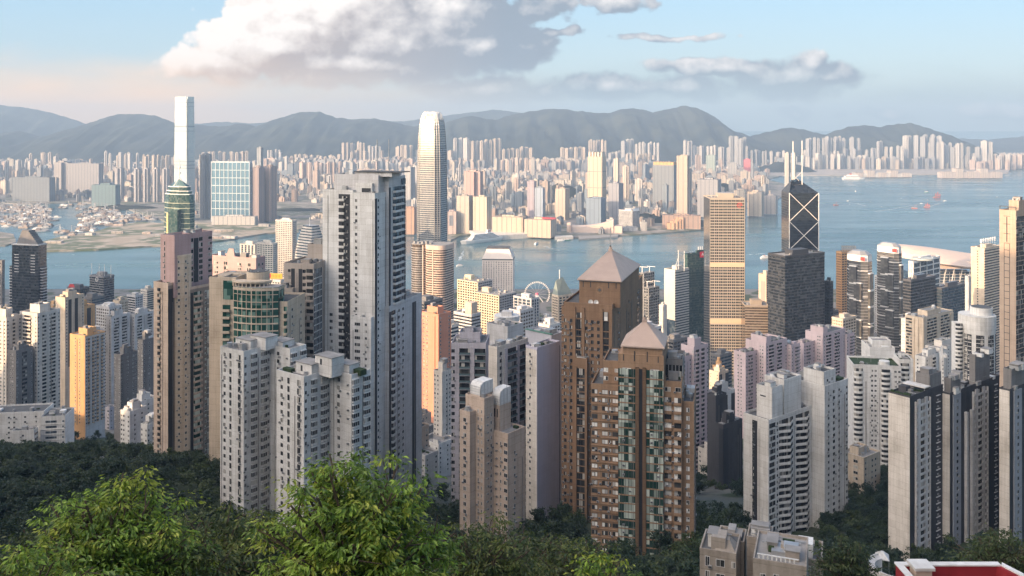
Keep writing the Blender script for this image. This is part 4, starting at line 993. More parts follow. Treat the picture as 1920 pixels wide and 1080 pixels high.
plain_tower('blue grey tower with a bright roof edge, hard against the pink crowned tower', 240, 252, 290, 900, 592, 38, W2, 'w.w', '|bb.|bb|', 800)
plain_tower('shaded lavender tower with a wide flat roof terrace', 140, 165, 205, 900, 628, 38, W2, 'ww', 'w.BB.w', 800)
plain_tower('dim grey tower low in the gap between the slab and the pink crowned tower', 214, 226, 258, 700, 668, 40, GRY, 'w.w', 'w.w.ww', 810)
plain_tower('slim dim tower at the foot of the pink crowned tower', 258, 268, 292, 690, 640, 40, GRY, 'w.w', 'w.w.w', 810)
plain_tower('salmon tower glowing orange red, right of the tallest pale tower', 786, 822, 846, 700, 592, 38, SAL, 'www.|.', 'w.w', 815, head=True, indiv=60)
plain_tower('cream tower sunlit at the top and white below, in front of the salmon tower', 813, 829, 846, 590, 700, 40, W3, 'ww.', '.ww', 890)
plain_tower('cream lit tower with ribbed flank beside the white round tower', 1698, 1731, 1787, 850, 598, 36, CRM, 'bbb|.|.|', '|bbb|bbb|', 730, indiv=0)
plain_tower('small lit cream tower in front of the ribbed cream tower', 1735, 1762, 1800, 780, 655, 38, W3, 'ww.', 'w.ww.w', 750)
plain_tower('white block with a chequer of windows below the lit cream tower', 1766, 1770, 1812, 690, 672, 20, W1, 'w', 'wwwwww', 770)
plain_tower('white stepped block behind the rounded balcony tower', 1716, 1735, 1768, 700, 672, 38, W1, 'w.', 'w.b.b', 760)
plain_tower('dark slate tower in the gap beside the pink towers, left one', 1326, 1342, 1362, 560, 745, 40, DGR, '.', '.d.', 960)
plain_tower('dark slate tower in the gap beside the pink towers, lower right one', 1340, 1356, 1392, 540, 800, 40, DGR, '.d', 'd..d', 960)
plain_tower('white crowned grey tower in the gap between the pink towers', 1328, 1350, 1378, 620, 740, 40, W2, '.d.', '.d.d', 900)
plain_tower('small cream tower catching the sun between the pink towers', 1330, 1348, 1366, 880, 700, 38, CRM, 'w.w', 'd.d', 760)
B = Bld('apartment_tower', 'golden stepped turret lit by the sun between the pink towers', 1336, 1352, 1360, 900, 38, own={'wall': CRM}, indiv=0)
B.mass(TAN, 0, B.a, 0, 6, B.z(690), clutter=2); B.P('turret').cyl(TAN, B.a / 2, 3, 3, B.z(690), B.z(680), 12); B.P('turret').cyl(TAN, B.a / 2, 3, 1.6, B.z(680), B.z(673), 10); B.done()
# low blocks ---------------------------------------------------------------------------------
B = Bld('school_block', 'low pale blue white block with long balconies, above the dark forest at the left edge', 76, 122, 124, 600, -8, depth=18, own={'wall': W1}, cat='building')
m = B.mass(W1, 0, B.a, 0, 18, B.z(782), roof=DKROOF, clutter=3); B.floors(m.f, '.WWWW.w', B.z(856), m.z1 - .6, 3.6, glass='window_glass_blue', ledge=.4)
m = B.mass(W1, B.up(-60, 6), -.01, 6, 24, B.z(777), roof=DKROOF, clutter=5); B.floors(m.f, 'w.w.ww.ww.w.w.', B.z(850), m.z1 - .6, 3.4)
m = B.mass(W1, B.up(22, -7), B.up(64, -7), -7, -.02, B.z(800), roof=DKROOF, clutter=2); B.floors(m.f, '..w..', B.z(850), m.z1 - .6, 3.4); B.floors(m.r, 'WW', B.z(850), m.z1 - .6, 3.4)
B.done()
plain_tower('white low apartment block with stepped roof at the forest edge, nearer one', 264, 276, 300, 520, 800, 40, W1, 'w.w', 'w.b.w', 870, head=True, name='apartment_block', clut=6)
plain_tower('white low apartment block with red trimmed roof at the forest edge', 226, 243, 276, 560, 775, 40, W1, 'ww.w', '.w.w.', 850, head=True, name='apartment_block', clut=6)
plain_tower('white low apartment block highest in the cluster beside the pink crowned tower', 243, 260, 296, 600, 757, 40, W1, 'ww.w', 'w.w.w', 840, head=True, name='apartment_block', clut=6)
# grey roofed mansion at the bottom right
B = Bld('mansion_block', 'grey beige low block with a jumble of roof terraces at the bottom right', 1312, 1420, 1540, 190, 20, own={'wall': wallm('weathered_beige_render', (.36, .32, .28), .35)}, cat='building', base=CZ - 130)
wl = B.own['wall']
def mb(x0, x1, v0, v1, yt, cl=3, rf=CONC): 
    a_, b_2 = B.up(x0, v0), B.up(x1, v0); return B.mass(wl, a_, b_2, v0, v1, B.z(yt + 24, B.Y + v0), roof=rf, clutter=cl, par=.7)
m = mb(1312, 1380, 4, 14, 1026, 3, DKROOF); B.floors(m.f, '.T.WW.w', m.z1 - 10, m.z1 - .3, 3.2)
m2 = mb(1412, 1512, -2, 12, 1030, 6); B.floors(m2.f, '.W.T..T.', m2.z1 - 10, m2.z1 - 1.2, 3.4)
m3 = mb(1344, 1395, 15, 22, 1000, 2, DKROOF); B.floors(m3.f, '.W.', m3.z1 - 6, m3.z1 - .3, 3.2)
m4 = mb(1400, 1446, 13, 20, 988, 3); m5 = mb(1470, 1542, 14, 24, 1012, 4, DKROOF)
B.floors(m5.f, 'W..T.', m5.z1 - 6, m5.z1 - .4, 3.2)
for k in range(9): B.P('balustrade').box(WHITE, m2.u0 + 1 + k * .9, m2.u0 + 1.3 + k * .9, m2.v0 + .4, m2.v0 + .6, m2.z1 + .71, m2.z1 + 1.5)
B.P('balustrade').box(WHITE, m2.u0 + .8, m2.u0 + 9.2, m2.v0 + .35, m2.v0 + .65, m2.z1 + 1.503, m2.z1 + 1.65)
B.P('pergola').box(METAL, m2.u0 + 6, m2.u0 + 9, m2.v0 + 4, m2.v0 + 7, m2.z1 + 2.2, m2.z1 + 2.35); B.P('pergola').box(WHITE, m2.u0 + 6.1, m2.u0 + 8.9, m2.v0 + 4.1, m2.v0 + 6.9, m2.z1 + .2, m2.z1 + 2.19)
B.P('gable').prism(wl, [(m.u1 - 5, 4.5), (m.u1, 4.5), (m.u1, 10), (m.u1 - 5, 10)], m.z1 + .13, m.z1 + 2.4, .35)
B.done()
# red parapet terrace in the bottom right corner
RED = wallm('red_paint', (.26, .022, .03), .2)
B = Bld('roof_terrace', 'red walled roof terrace with white coping and a chimney in the bottom right corner', 1682, 1720, 1870, 60, 0, own={'wall': RED}, cat='terrace', base=CZ - 48)
x0, x1 = B.up(1683), B.up(1868, 0); zt = B.z(1061)
p_ = B.P('parapet_wall')
p_.box(RED, x0, x1, 0, .3, zt - 5, zt); p_.box(RED, x1 - .3, x1, .303, -6 if False else .31, zt - 5, zt)
p_.prism(RED, [(x1 - .002, 0), (x1 + 1.9, -4.5), (x1 + 2.2, -4.4), (x1 + .28, .3)], zt - 5, zt); p_.box(RED, x0, x0 + .3, -4, -.003, zt - 5, zt - .003)
c_ = B.P('coping'); c_.box(WHITE, x0 - .08, x1 + .3, -.08, .38, zt + .003, zt + .1); c_.prism(WHITE, [(x1 + .3, -.08), (x1 + 2.1, -4.5), (x1 + 2.4, -4.3), (x1 + .55, .3)], zt + .003, zt + .1); c_.box(WHITE, x0 - .08, x0 + .38, -4, -.083, zt + .003, zt + .1)
ch = B.P('chimney'); cx0, cx1 = B.up(1716, -1), B.up(1745, -1); ch.box(BEI, cx0, cx1, -1.2, -.2, zt - 5, zt + .3); B.P('chimney_cap').box(WHITE, cx0 - .15, cx1 + .15, -1.35, -.05, zt + .303, zt + .5)
fl_ = B.P('terrace_floor'); fl_.box(RED, x0, x1, -8, -1.4, zt - 5, zt - 1.6)
B.done()
# curved ramp and tent
B = Bld('ramp', 'curved concrete ramp around the foot of the blank cream walled tower', 1636, 1660, 1670, 330, 20, cat='ramp', own={'wall': W2}, base=wz(1075, 330) - 25)
p_ = B.P('deck'); pts = []
for r_ in (9.5, 7): pts.append([(8 + r_ * math.cos(2.2 + 2.4 * k / 14), 6 + r_ * math.sin(2.2 + 2.4 * k / 14)) for k in range(15)])
for k in range(14): p_.prism(W2, [pts[0][k], pts[0][k + 1], pts[1][k + 1], pts[1][k]], 10, 25); 
for k in range(14):
    a_, b_2 = pts[0][k], pts[0][k + 1]; B.P('barrier').prism(W1, [a_, b_2, (b_2[0] * .97 + .24, b_2[1] * .97 + .18), (a_[0] * .97 + .24, a_[1] * .97 + .18)], 25.003, 26)
B.done()
B = Bld('tent', 'white peaked canopy beside the foot of the blank cream walled tower', 1642, 1664, 1668, 345, 20, depth=6, cat='canopy', own={'wall': WHITE}, base=wz(1052, 345) - 6)
B.P('canopy').prism(WHITE, [(0, 0), (5, 0), (5, 6), (0, 6)], 6, 8.2, .15)
for x in (0.1, 4.8):
    for y in (.1, 5.8): B.P('pole').box(METAL, x, x + .12, y, y + .12, 0, 5.99)
B.done()
# ------------------------------------------------------------------ low houses and podiums between the towers
RL = random.Random(21)
LOWN = 0
def low_block(px, Y, w, d, h, th, wall, label, group):
    X = wx(px, Y)
    B = Bld('low_block', label, px - w / 2 / Y * FP, px, px + d * .7 / Y * FP, Y, th, depth=d, own={'wall': wall}, group=group, cat='building', indiv=0, drop=14)
    zt_ = T(X, Y) - B.z0 + h
    m = B.mass(wall, 0, B.a, 0, B.b, zt_, clutter=3, roof=RL.choice([CONC, DKROOF, CONC]))
    n = max(2, int(B.a / 3)); B.floors(m.f, ('w.W.ww.W' * 4)[:n], zt_ - h, zt_ - .6, 3.1); B.floors(m.r, ('w.ww.W' * 4)[:max(2, int(B.b / 3))], zt_ - h, zt_ - .6, 3.1)
    if RL.random() < .5: B.mass(wall, B.a * .2, B.a * .6, B.b * .2, B.b * .7, zt_ + 3, z0=zt_ + .13, clutter=1)
    B.done()
t = 0
while LOWN < 90 and t < 3000:
    t += 1
    Y = RL.uniform(470, 1080); px = RL.choice((RL.uniform(770, 860), RL.uniform(-20, 420), RL.uniform(1300, 1960), RL.uniform(860, 1300)))
    if px < 430 and Y < 640: continue
    X = wx(px, Y)
    if hit(X, Y, 9) or hit(X - 8, Y, 6) or hit(X + 8, Y + 6, 6): continue
    wl = RL.choice([W1, W2, W3, CRM, GRY, BEI, LAV])
    low_block(px, Y, RL.uniform(12, 26), RL.uniform(9, 18), RL.uniform(8, 34), 36, wl, 'small mid rise block wedged between the towers', 'small blocks wedged between the towers'); LOWN += 1
# ------------------------------------------------------------------ harbour front office towers
STEEL = plain('steel_cladding', (.50, .49, .47), .35, .55, noise_amt=.1, scale=.05)
SILV = plain('silver_cladding', (.36, .355, .35), .35, .4, noise_amt=.1, scale=.05)
GDK = glassm('curtain_glass_dark', (.02, .025, .031), (.08, .085, .09), .6, .09, .2, .8, cell=3)
GBC = glassm('curtain_glass_slate', (.018, .023, .03), (.032, .038, .046), .2, .08, .2, .8, cell=6)
GBL = glassm('curtain_glass_blue', (.05, .085, .125), (.16, .20, .23), .6, .07, .5, .8, cell=3)
GGN = glassm('curtain_glass_green', (.05, .11, .105), (.2, .25, .22), .6, .08, .45, .8, cell=3)
GSV = glassm('curtain_glass_silver', (.34, .41, .45), (.42, .48, .5), .5, .2, .2, .8, cell=4)
GBZ = glassm('curtain_glass_bronze', (.10, .07, .045), (.2, .16, .12), .6, .1, .4, .8, cell=3)
PINKST = wallm('pink_granite', (.62, .47, .38), .12)
WHT2 = wallm('white_aluminium', (.72, .70, .67), .1)
def office(name, label, xl, xc, xr, Y, yt, th, wall, glass, nf, nr, pitch=4.0, pw=.9, pd=.5, sh=1.4, sd=.35, depth=30, roof=CONC, clut=6, group=None, cat='office tower', par=1.6, fin=True):
    B = Bld(name, label, xl, xc, xr, Y, th, depth=depth, cat=cat, own={'wall': wall}, base=2.5, indiv=0, group=group)
    m = B.mass(glass, 0, B.a, 0, B.b, B.z(yt), part='glazing', roof=roof, par=0)
    B.grid(m.f, nf, 0, m.z1, pitch, wall, pw, pd, sh, sd); B.grid(m.r, nr, 0, m.z1 - .004, pitch, wall, pw, pd, sh, sd)
    if par:
        for f in (m.f, m.r, m.l, m.b): B.fbox('parapet', wall, f, 0, f.L - .01, -.4, sd + .05, m.z1 + .003, m.z1 + par)
    if clut: B.clutter(m, wall, clut); B.U('machine_room').box(wall, B.a * .3, B.a * .75, B.b * .3, B.b * .7, m.z1 + .13, m.z1 + R.uniform(4, 7))
    B.m = m
    if fin: B.done()
    return B
# tall tapering tower with a crown of fingers
B = Bld('skyscraper', 'tall silver skyscraper with a rounded crown of upright fingers, tallest on the near shore', 779, 822, 835, 1790, 22, cat='skyscraper', own={'wall': SILV}, base=2.5, indiv=0)
H = B.z(209); a = B.a; b = max(B.b, a * .9)
def ring(t, sc=1.0):
    w = a * sc; d = b * sc; cxx, cyy = a / 2, b / 2; c = .16
    pts = []
    for sx_, sy_ in ((-1, -1), (1, -1), (1, 1), (-1, 1)):
        q = [(sx_ * w / 2, sy_ * d / 2 * (1 - c * 2)), (sx_ * w / 2 * (1 - c), sy_ * d / 2 * (1 - c)), (sx_ * w / 2 * (1 - c * 2), sy_ * d / 2)]
        pts += q if sx_ * sy_ > 0 else q[::-1]
    return [(cxx + x, cyy + y) for x, y in pts]
secs = [(0, 1.0), (H * .52, 1.0), (H * .66, .985), (H * .78, .95), (H * .87, .90), (H * .93, .83), (H * .96, .76), (H * .985, .66)]
PG = B.P('glazing'); PC = B.P('cladding')
for (z0, s0), (z1, s1) in zip(secs[:-2], secs[1:-1]):
    r0, r1 = ring(0, s0), ring(0, s1); n = len(r0)
    PG.add([(x, y, z0) for x, y in r0] + [(x, y, z1) for x, y in r1], [(i, (i + 1) % n, n + (i + 1) % n, n + i) for i in range(n)], GBL)
    fl = 4.3
    k = int((z1 - z0) / fl)
    for q in range(k):
        t = (q + .5) / k; s_ = s0 + (s1 - s0) * t + .006; z = z0 + (z1 - z0) * t
        big = z < H * .82
        PC.prism(SILV, ring(0, s_), z, z + (1.5 if big else 2.9))
    for i in range(n):                                      # mullions
        j = (i + 1) % n; A0, A1, B0, B1 = r0[i], r0[j], r1[i], r1[j]
        l = math.hypot(A1[0] - A0[0], A1[1] - A0[1]); m = max(1, int(l / 3))
        for q in range(m + 1):
            t = q / m; PC.tube(SILV, (A0[0] + (A1[0] - A0[0]) * t, A0[1] + (A1[1] - A0[1]) * t, z0), (B0[0] + (B1[0] - B0[0]) * t, B0[1] + (B1[1] - B0[1]) * t, z1), .22 if q not in (0, m) else .8, 4)
z5, s5 = secs[5]
B.P('roof').prism(DKROOF, ring(0, s5), z5, z5 + .5)
fing = ring(0, s5)
for i in range(len(fing)):
    j = (i + 1) % len(fing); l = math.hypot(fing[j][0] - fing[i][0], fing[j][1] - fing[i][1]); m = max(2, int(l / 3.4))
    for q in range(m):
        t = (q + .5) / m; x, y = fing[i][0] + (fing[j][0] - fing[i][0]) * t, fing[i][1] + (fing[j][1] - fing[i][1]) * t
        last = (x, y, z5 - 6); f_ = B.U('crown_finger')
        for (zz, ss) in ((z5 + (H - z5) * .45, .92), (z5 + (H - z5) * .8, .78), (H - R.uniform(0, 2), .62)):
            p2 = (a / 2 + (x - a / 2) * ss, b / 2 + (y - b / 2) * ss, zz); f_.tube(WHT2, last, p2, .85, 4); last = p2
B.P('crown_core').prism(SILV, ring(0, s5 * .72), z5, H - 9, .8)
B.done()
# flat glass tower far across the water, tallest
B = Bld('skyscraper', 'tallest skyscraper, a flat topped pale glass tower rising behind the old harbour on the left', 325, 352, 367, 3460, 32, cat='skyscraper', own={'wall': SILV}, base=4, indiv=0)
H = B.z(181); a, b = B.a, B.b
PG = B.P('glazing')
def icc(t):   # taper
    s = 1 - .10 * max(0, t - .25) / .75; c = .07
    w, d = a * s, b * s; ox, oy = (a - w) / 2, (b - d) / 2
    return [(ox + w * c, oy), (ox + w * (1 - c), oy), (ox + w * (1 - c), oy + d * c), (ox + w, oy + d * c), (ox + w, oy + d * (1 - c)), (ox + w * (1 - c), oy + d * (1 - c)), (ox + w * (1 - c), oy + d), (ox + w * c, oy + d), (ox + w * c, oy + d * (1 - c)), (ox, oy + d * (1 - c)), (ox, oy + d * c), (ox + w * c, oy + d * c)]
for k in range(12):
    t0, t1 = k / 12, (k + 1) / 12; r0, r1 = icc(t0), icc(t1); n = 12
    PG.add([(x, y, H * t0) for x, y in r0] + [(x, y, H * t1) for x, y in r1], [(i, (i + 1) % n, n + (i + 1) % n, n + i) for i in range(n)], GSV)
B.P('roof').prism(DKROOF, icc(1), H - .6, H - .3, .98)
B.P('corner_glass').prism(GBL, [(a * .935, 1.2), (a * .985, 1.2), (a * .985, b * .065), (a * .935, b * .065)], 0, H * .98, .97, (a / 2, b / 2))
for t, hh in ((.06, 5), (.12, 3), (.14, 4), (.42, 3), (.445, 3.5), (.475, 3), (.72, 2.5), (.755, 5), (.92, 2), (.95, 2.5)):
    r = icc(t); B.P('louvre_band').prism(plain('band_dark', (.16, .19, .22), .4, .3), [((x - a / 2) * 1.004 + a / 2, (y - b / 2) * 1.004 + b / 2) for x, y in r], H * t, H * t + hh)
for q in range(70): 
    t = q / 70; r = icc(t); B.P('floor_line').prism(SILV, [((x - a / 2) * 1.002 + a / 2, (y - b / 2) * 1.002 + b / 2) for x, y in r], H * t, H * t + 1.0)
B.done()
# dark glass tower with triangles and two masts
B = Bld('skyscraper', 'dark glass skyscraper with white diagonal crosses and two white masts', 1480, 1535, 1537, 1420, 2, depth=46, cat='skyscraper', own={'wall': WHT2}, base=2.5, indiv=0)
a, b = B.a, 47.0; z1 = B.z(362); zt = B.z(338)
B.P('glazing').prism(GBC, [(0, 0), (a, 0), (a, b), (0, b)], 0, z1, cap=False)
ap = (a * .12, b * .5, zt + 4)
q = B.P('sloped_roof'); V = [(0, 0, z1), (a, 0, z1 + 0), (a, b, z1), (0, b, z1), (a * .10, b * .12, zt), (a * .42, b * .5, zt + 1)]
q.add(V, [(0, 1, 5, 4), (1, 2, 5), (2, 3, 4, 5), (3, 0, 4)], GBC)
def bar(x0, z0_, x1, z1_, r=.58): B.U('diagonal').tube(WHT2, (x0, -.25, z0_), (x1, -.25, z1_), r, 4)
hs = a * .98
zz = z1
while zz > 30:
    bar(0, zz, a, zz - hs); bar(a, zz, 0, zz - hs); zz -= hs
for x in (0, a): B.U('corner_column').tube(WHT2, (x, -.2, 0), (x, -.2, z1), .7, 4)
for q_ in range(int(z1 / 4)): B.P('floor_line').box(plain('line_dark', (.03, .035, .04), .3, .3), -.06, a + .06, -.07, b, q_ * 4, q_ * 4 + .5)
for px, top in ((1487, 265), (1504, 264)):
    x = B.up(px, b * .3); B.U('mast').tube(WHT2, (x, b * .3, z1 + 4), (x, b * .3, B.z(top)), .72)
B.U('mast_brace').tube(WHT2, (B.up(1487, b * .3), b * .3, B.z(340)), (B.up(1504, b * .3), b * .3, B.z(322)), .4); B.U('mast_brace').tube(WHT2, (B.up(1488, b * .3), b * .3, B.z(330)), (B.up(1498, b * .3), b * .3, B.z(340)), .4)
B.done()
# gridded square tower
B = office('office_tower', 'tall square tower gridded with pale steel and two bright plant floors', 1331, 1396, 1400, 1250, 373, 2, plain('champagne_steel', (.50, .43, .35), .4, .3, noise_amt=.1, scale=.05), GDK, 8, 8, 4.1, .75, .6, 1.5, .4, depth=48, fin=False, clut=5)
for s in range(8):
    c = (s + .5) / 8 * B.m.f.L; B.fbox('cladding', MATS['champagne_steel'], B.m.f, c - .18, c + .18, .003, .45, 0, B.m.z1)
for y in (492, 598):
    B.fbox('plant_floor', wallm('bronze_louvre', (.60, .44, .30), .1), B.m.f, -.05, B.m.f.L + .05, .45, .62, B.z(y + 9), B.z(y)); 
lg = B.U('logo')
for k in range(10):
    an = 6.28 * k / 12; lg.tube(plain('sign_red', (.55, .05, .04), .5, noise_amt=0), B.m.f.p(B.a * .86 + 3.3 * math.cos(an), .75) + (B.z(385) + 3.3 * math.sin(an),), B.m.f.p(B.a * .86 + 3.3 * math.cos(an + .52), .75) + (B.z(385) + 3.3 * math.sin(an + .52),), .55, 4)
lg.tube(MATS['sign_red'], B.m.f.p(B.a * .84, .75) + (B.z(385),), B.m.f.p(B.a * .92, .75) + (B.z(385),), .6, 4)
B.done()
# black block
B = office('office_tower', 'wide near black office block in front of the dark glass tower with crosses', 1440, 1472, 1546, 1150, 482, 62, plain('black_cladding', (.06, .062, .068), .35, .2), GDK, 0, 0, 4.0, .3, .2, .9, .25, depth=40, par=1.8)
B = office('office_tower', 'slim dark tower with a curved top directly right of the near black block', 1546, 1556, 1562, 1200, 530, 30, plain('black_cladding', (.06, .062, .068)), GDK, 3, 3, 4, .4, .3, .9, .25)
# twin office towers with red sign
B = office('office_tower', 'dark green glass tower with a red rooftop sign reading AIA100', 1283, 1289, 1352, 1420, 478, 62, plain('green_cladding', (.05, .09, .09), .35, .3), GGN, 0, 0, 4.0, .4, .3, 1.2, .25, fin=False, clut=3)
f = B.m.r; s0, s1 = B.vp(1312), B.vp(1338)
B.fbox('sign_board', plain('sign_crimson', (.50, .015, .045), .5, noise_amt=0), f, s0, s1, .4, .8, B.z(485), B.z(474))
WS = plain('sign_white', (.8, .8, .8), .5, noise_amt=0)
x, y = f.p((s0 + s1) / 2, .86); text_mesh('sign_text', 'AIA100', 7.4, WS, None, (0, 0, 0), (0, 0, 0)); tx = bpy.data.objects['sign_text']
for k in range(7): B.U('roof_fin').box(WHT2, B.a * .3 + 1.2, B.a * .3 + 2.2, B.vp(1312) + k * 4, B.vp(1312) + k * 4 + .9, B.m.z1, B.m.z1 + 11)
B.done(); tx.parent = B.e; tx.location = (x, y, B.z(479.5)); tx.rotation_euler = (rad(90), 0, rad(90))
B = office('office_tower', 'pale fronted tower with white roof masts, left of the green glass sign tower', 1246, 1266, 1292, 1380, 508, 42, wallm('silver_panel', (.52, .50, .46), .1), GBL, 0, 0, 4.0, .4, .3, 2.2, .25, fin=False, clut=2)
for px in (1272, 1283): B.spire(WHT2, B.up(px, 8), 8, B.m.z1, B.z(470), .5)
q = B.U('mast_stay'); q.tube(WHT2, (B.up(1264, 8), 8, B.m.z1), (B.up(1272, 8), 8, B.z(484)), .3)
B.P('cladding').box(MATS['silver_panel'], -.3, B.a + .1, -.5, -.36, B.z(600), B.m.z1); B.P('cladding').box(GBL, -.1, B.a - .1, -.52, -.503, B.z(640), B.z(601))
B.done()
B = office('office_tower', 'bronze banded low office block between the gridded tower and the near black block', 1397, 1442, 1448, 1200, 575, 5, wallm('bronze_cladding', (.30, .25, .20), .1), GBZ, 0, 0, 3.6, .4, .3, 1.2, .3, depth=30)
B = office('office_tower', 'pale cream building with a tall arched recess beside the near black block', 1423, 1437, 1448, 1600, 516, 38, CRM, GBL, 0, 4, 4, 1.2, .5, 1.5, .4, fin=False)
B.fbox('arch', CRM, B.m.f, -.2, B.m.f.L, .4, .7, 0, B.m.z1 + .1); B.fbox('arch_recess', wallm('arch_recess', (.35, .30, .26), .1), B.m.f, B.a * .3, B.a * .85, .71, .9, 0, B.z(528)); B.done()  # flat panel, the recess's shade put into its darker colour
# exchange towers
EXG = GBZ
B = Bld('office_tower', 'rounded pink granite and silver banded tower below the crowned skyscraper', 766, 832, 856, 1500, 24, cat='office tower', own={'wall': PINKST}, base=2.5, indiv=0)
H = B.z(462); r_ = B.a * .26
def pill(x0, x1, y0, y1, r, n=7):
    o = []
    for cx_, cy_, a0 in ((x0 + r, y0 + r, math.pi), (x1 - r, y0 + r, 1.5 * math.pi), (x1 - r, y1 - r, 0), (x0 + r, y1 - r, .5 * math.pi)):
        o += [(cx_ + r * math.cos(a0 + k / n * math.pi / 2), cy_ + r * math.sin(a0 + k / n * math.pi / 2)) for k in range(n + 1)]
    return o
for k, (x0, x1, y0, y1) in enumerate(((0, B.a * .42, 0, B.b), (B.a * .43, B.a, -2, B.b))):
    B.U('glazing').prism(EXG, pill(x0, x1, y0, y1, r_ * .75), 0, H)
    c = B.U('floor_band')
    for q_ in range(int(H / 4)): c.prism(SILV if k == 0 else PINKST, pill(x0 - .35, x1 + .35, y0 - .35, y1 + .35, r_ * .75), q_ * 4, q_ * 4 + 1.7)
    B.U('roof').prism(CONC, pill(x0 + .6, x1 - .6, y0 + .6, y1 - .6, r_ * .7), H + .003, H + 1)
for x in (B.a * .42, B.a * .70): B.U('pier').box(PINKST, x, x + 1.6, -2.9, -2.0, 0, H)
B.P('crown_band').prism(PINKST, pill(B.a * .43 - .5, B.a + .5, -2.5, B.b + .5, r_ * .75), H - 7, H + .5)
for k in range(5): B.U('roof_plant').box(CONC, 4 + k * 8, 8 + k * 8, 8, 14, H + 1, H + 2 + R.uniform(1, 4))
B.done()
# round window tower
B = Bld('office_tower', 'white tower pierced by a grid of small round windows, standing by the water', 904, 962, 964, 1620, 4, depth=42, cat='office tower', own={'wall': WHT2}, base=2.5, indiv=0)
wl = wallm('porthole_white', (.72, .64, .58), .06); zt = B.z(488)
m = B.mass(wl, 0, B.a, 0, 42, zt, par=0, roof=None)
B.P('cornice').box(DKROOF, -.6, B.a + .6, -.6, 42.6, zt + .003, zt + 2.0); B.P('roof').prism(wl, [(-.2, -.2), (B.a + .2, -.2), (B.a + .2, 42.2), (-.2, 42.2)], zt + 2.003, B.z(468), .72); B.P('roof_edge').box(DKROOF, B.a * .14, B.a * .86, 6, 36, B.z(468) + .003, B.z(466))
pw_ = B.P('window')
for i in range(12):
    for q_ in range(int((zt - 6) / 3.6)):
        cx_, cz_ = B.a * (i + .7) / 12.4, zt - 4 - q_ * 3.6
        V = [(cx_ + 1.05 * math.cos(6.283 * k / 10), -.04, cz_ + 1.05 * math.sin(6.283 * k / 10)) for k in range(10)]; V += [(x, -.001, z) for x, y, z in V]
        pw_.add(V, [tuple(range(9, -1, -1))] if False else [tuple(range(10))], PANE)
B.e = None; e = B.done()
for c in e.children:
    if c.name.startswith('window'): c['kind'] = 'stuff'
# hotel grid
B = Bld('hotel', 'cream hotel block with deep square window openings and a cluttered roof', 858, 934, 962, 1200, 30, cat='building', own={'wall': CRM}, base=2.5, indiv=0)
CR2 = wallm('hotel_cream', (.66, .54, .38), .12)
for (x0, x1, v0, v1, y, nb) in ((858, 896, 0, 30, 535, 8), (890, 936, -6, 30, 552, 10)):
    u0, u1 = B.up(x0, v0), B.up(x1, v0)
    m = B.mass(GDK, u0, u1, v0 + .003 * nb, v1, B.z(y), part='glazing', par=0); B.grid(m.f, nb, 0, m.z1, 3.5, CR2, 1.4, .9, 1.4, .8); B.grid(m.r, 7, 0, m.z1 - .01, 3.5, wallm('hotel_shade_grey', (.42, .40, .40), .1), .8, .5, 1.9, .6)  # right face greyed, its shade put into the cladding colour
    B.clutter(m, CR2, 9); B.U('machine_room').box(CR2, u0 + 6, u0 + 18, v0 + 8, v0 + 16, m.z1 + .1, m.z1 + 6)
B.done()
B = office('office_tower', 'grey banded block with a cream lift tower, in front of the cream hotel', 851, 884, 901, 1000, 592, 28, W2, GDK, 0, 0, 3.6, .4, .3, 1.7, .4, clut=3, fin=False)
B.U('lift_tower').box(CRM, B.up(872, 4), B.up(884, 4), 4, 14, B.m.z1, B.z(570)); B.done()
office('office_tower', 'blue grey office block with white corner piers below the big wheel', 963, 996, 1011, 1120, 562, 30, W2, GBL, 4, 3, 3.8, 1.4, .5, .8, .3, roof=DKROOF)
office('office_tower', 'small white office block left of the pointed tower', 1012, 1026, 1036, 1130, 600, 30, WHT2, GBL, 0, 3, 3.8, .8, .4, 1.6, .4)
# pointed tower
B = office('office_tower', 'cream and slate tower with a pointed gable roof and a white needle', 1035, 1047, 1074, 1330, 556, 55, CRM, GDK, 3, 4, 4, 1.6, .6, 1.6, .5, fin=False, clut=0)
a, b = B.a, B.b; z = B.m.z1; apz = B.z(527)
B.P('gable_roof').add([(0, 0, z), (a, 0, z), (a, b, z), (0, b, z), (a * .5, b * .05, apz), (a * .5, b * .5, apz + 4)], [(0, 1, 4), (1, 2, 5, 4), (2, 3, 5), (3, 0, 4, 5)], wallm('slate_green', (.22, .26, .24), .1))
B.spire(WHT2, a * .5, b * .3, apz - 2, B.z(508), .6); B.done()
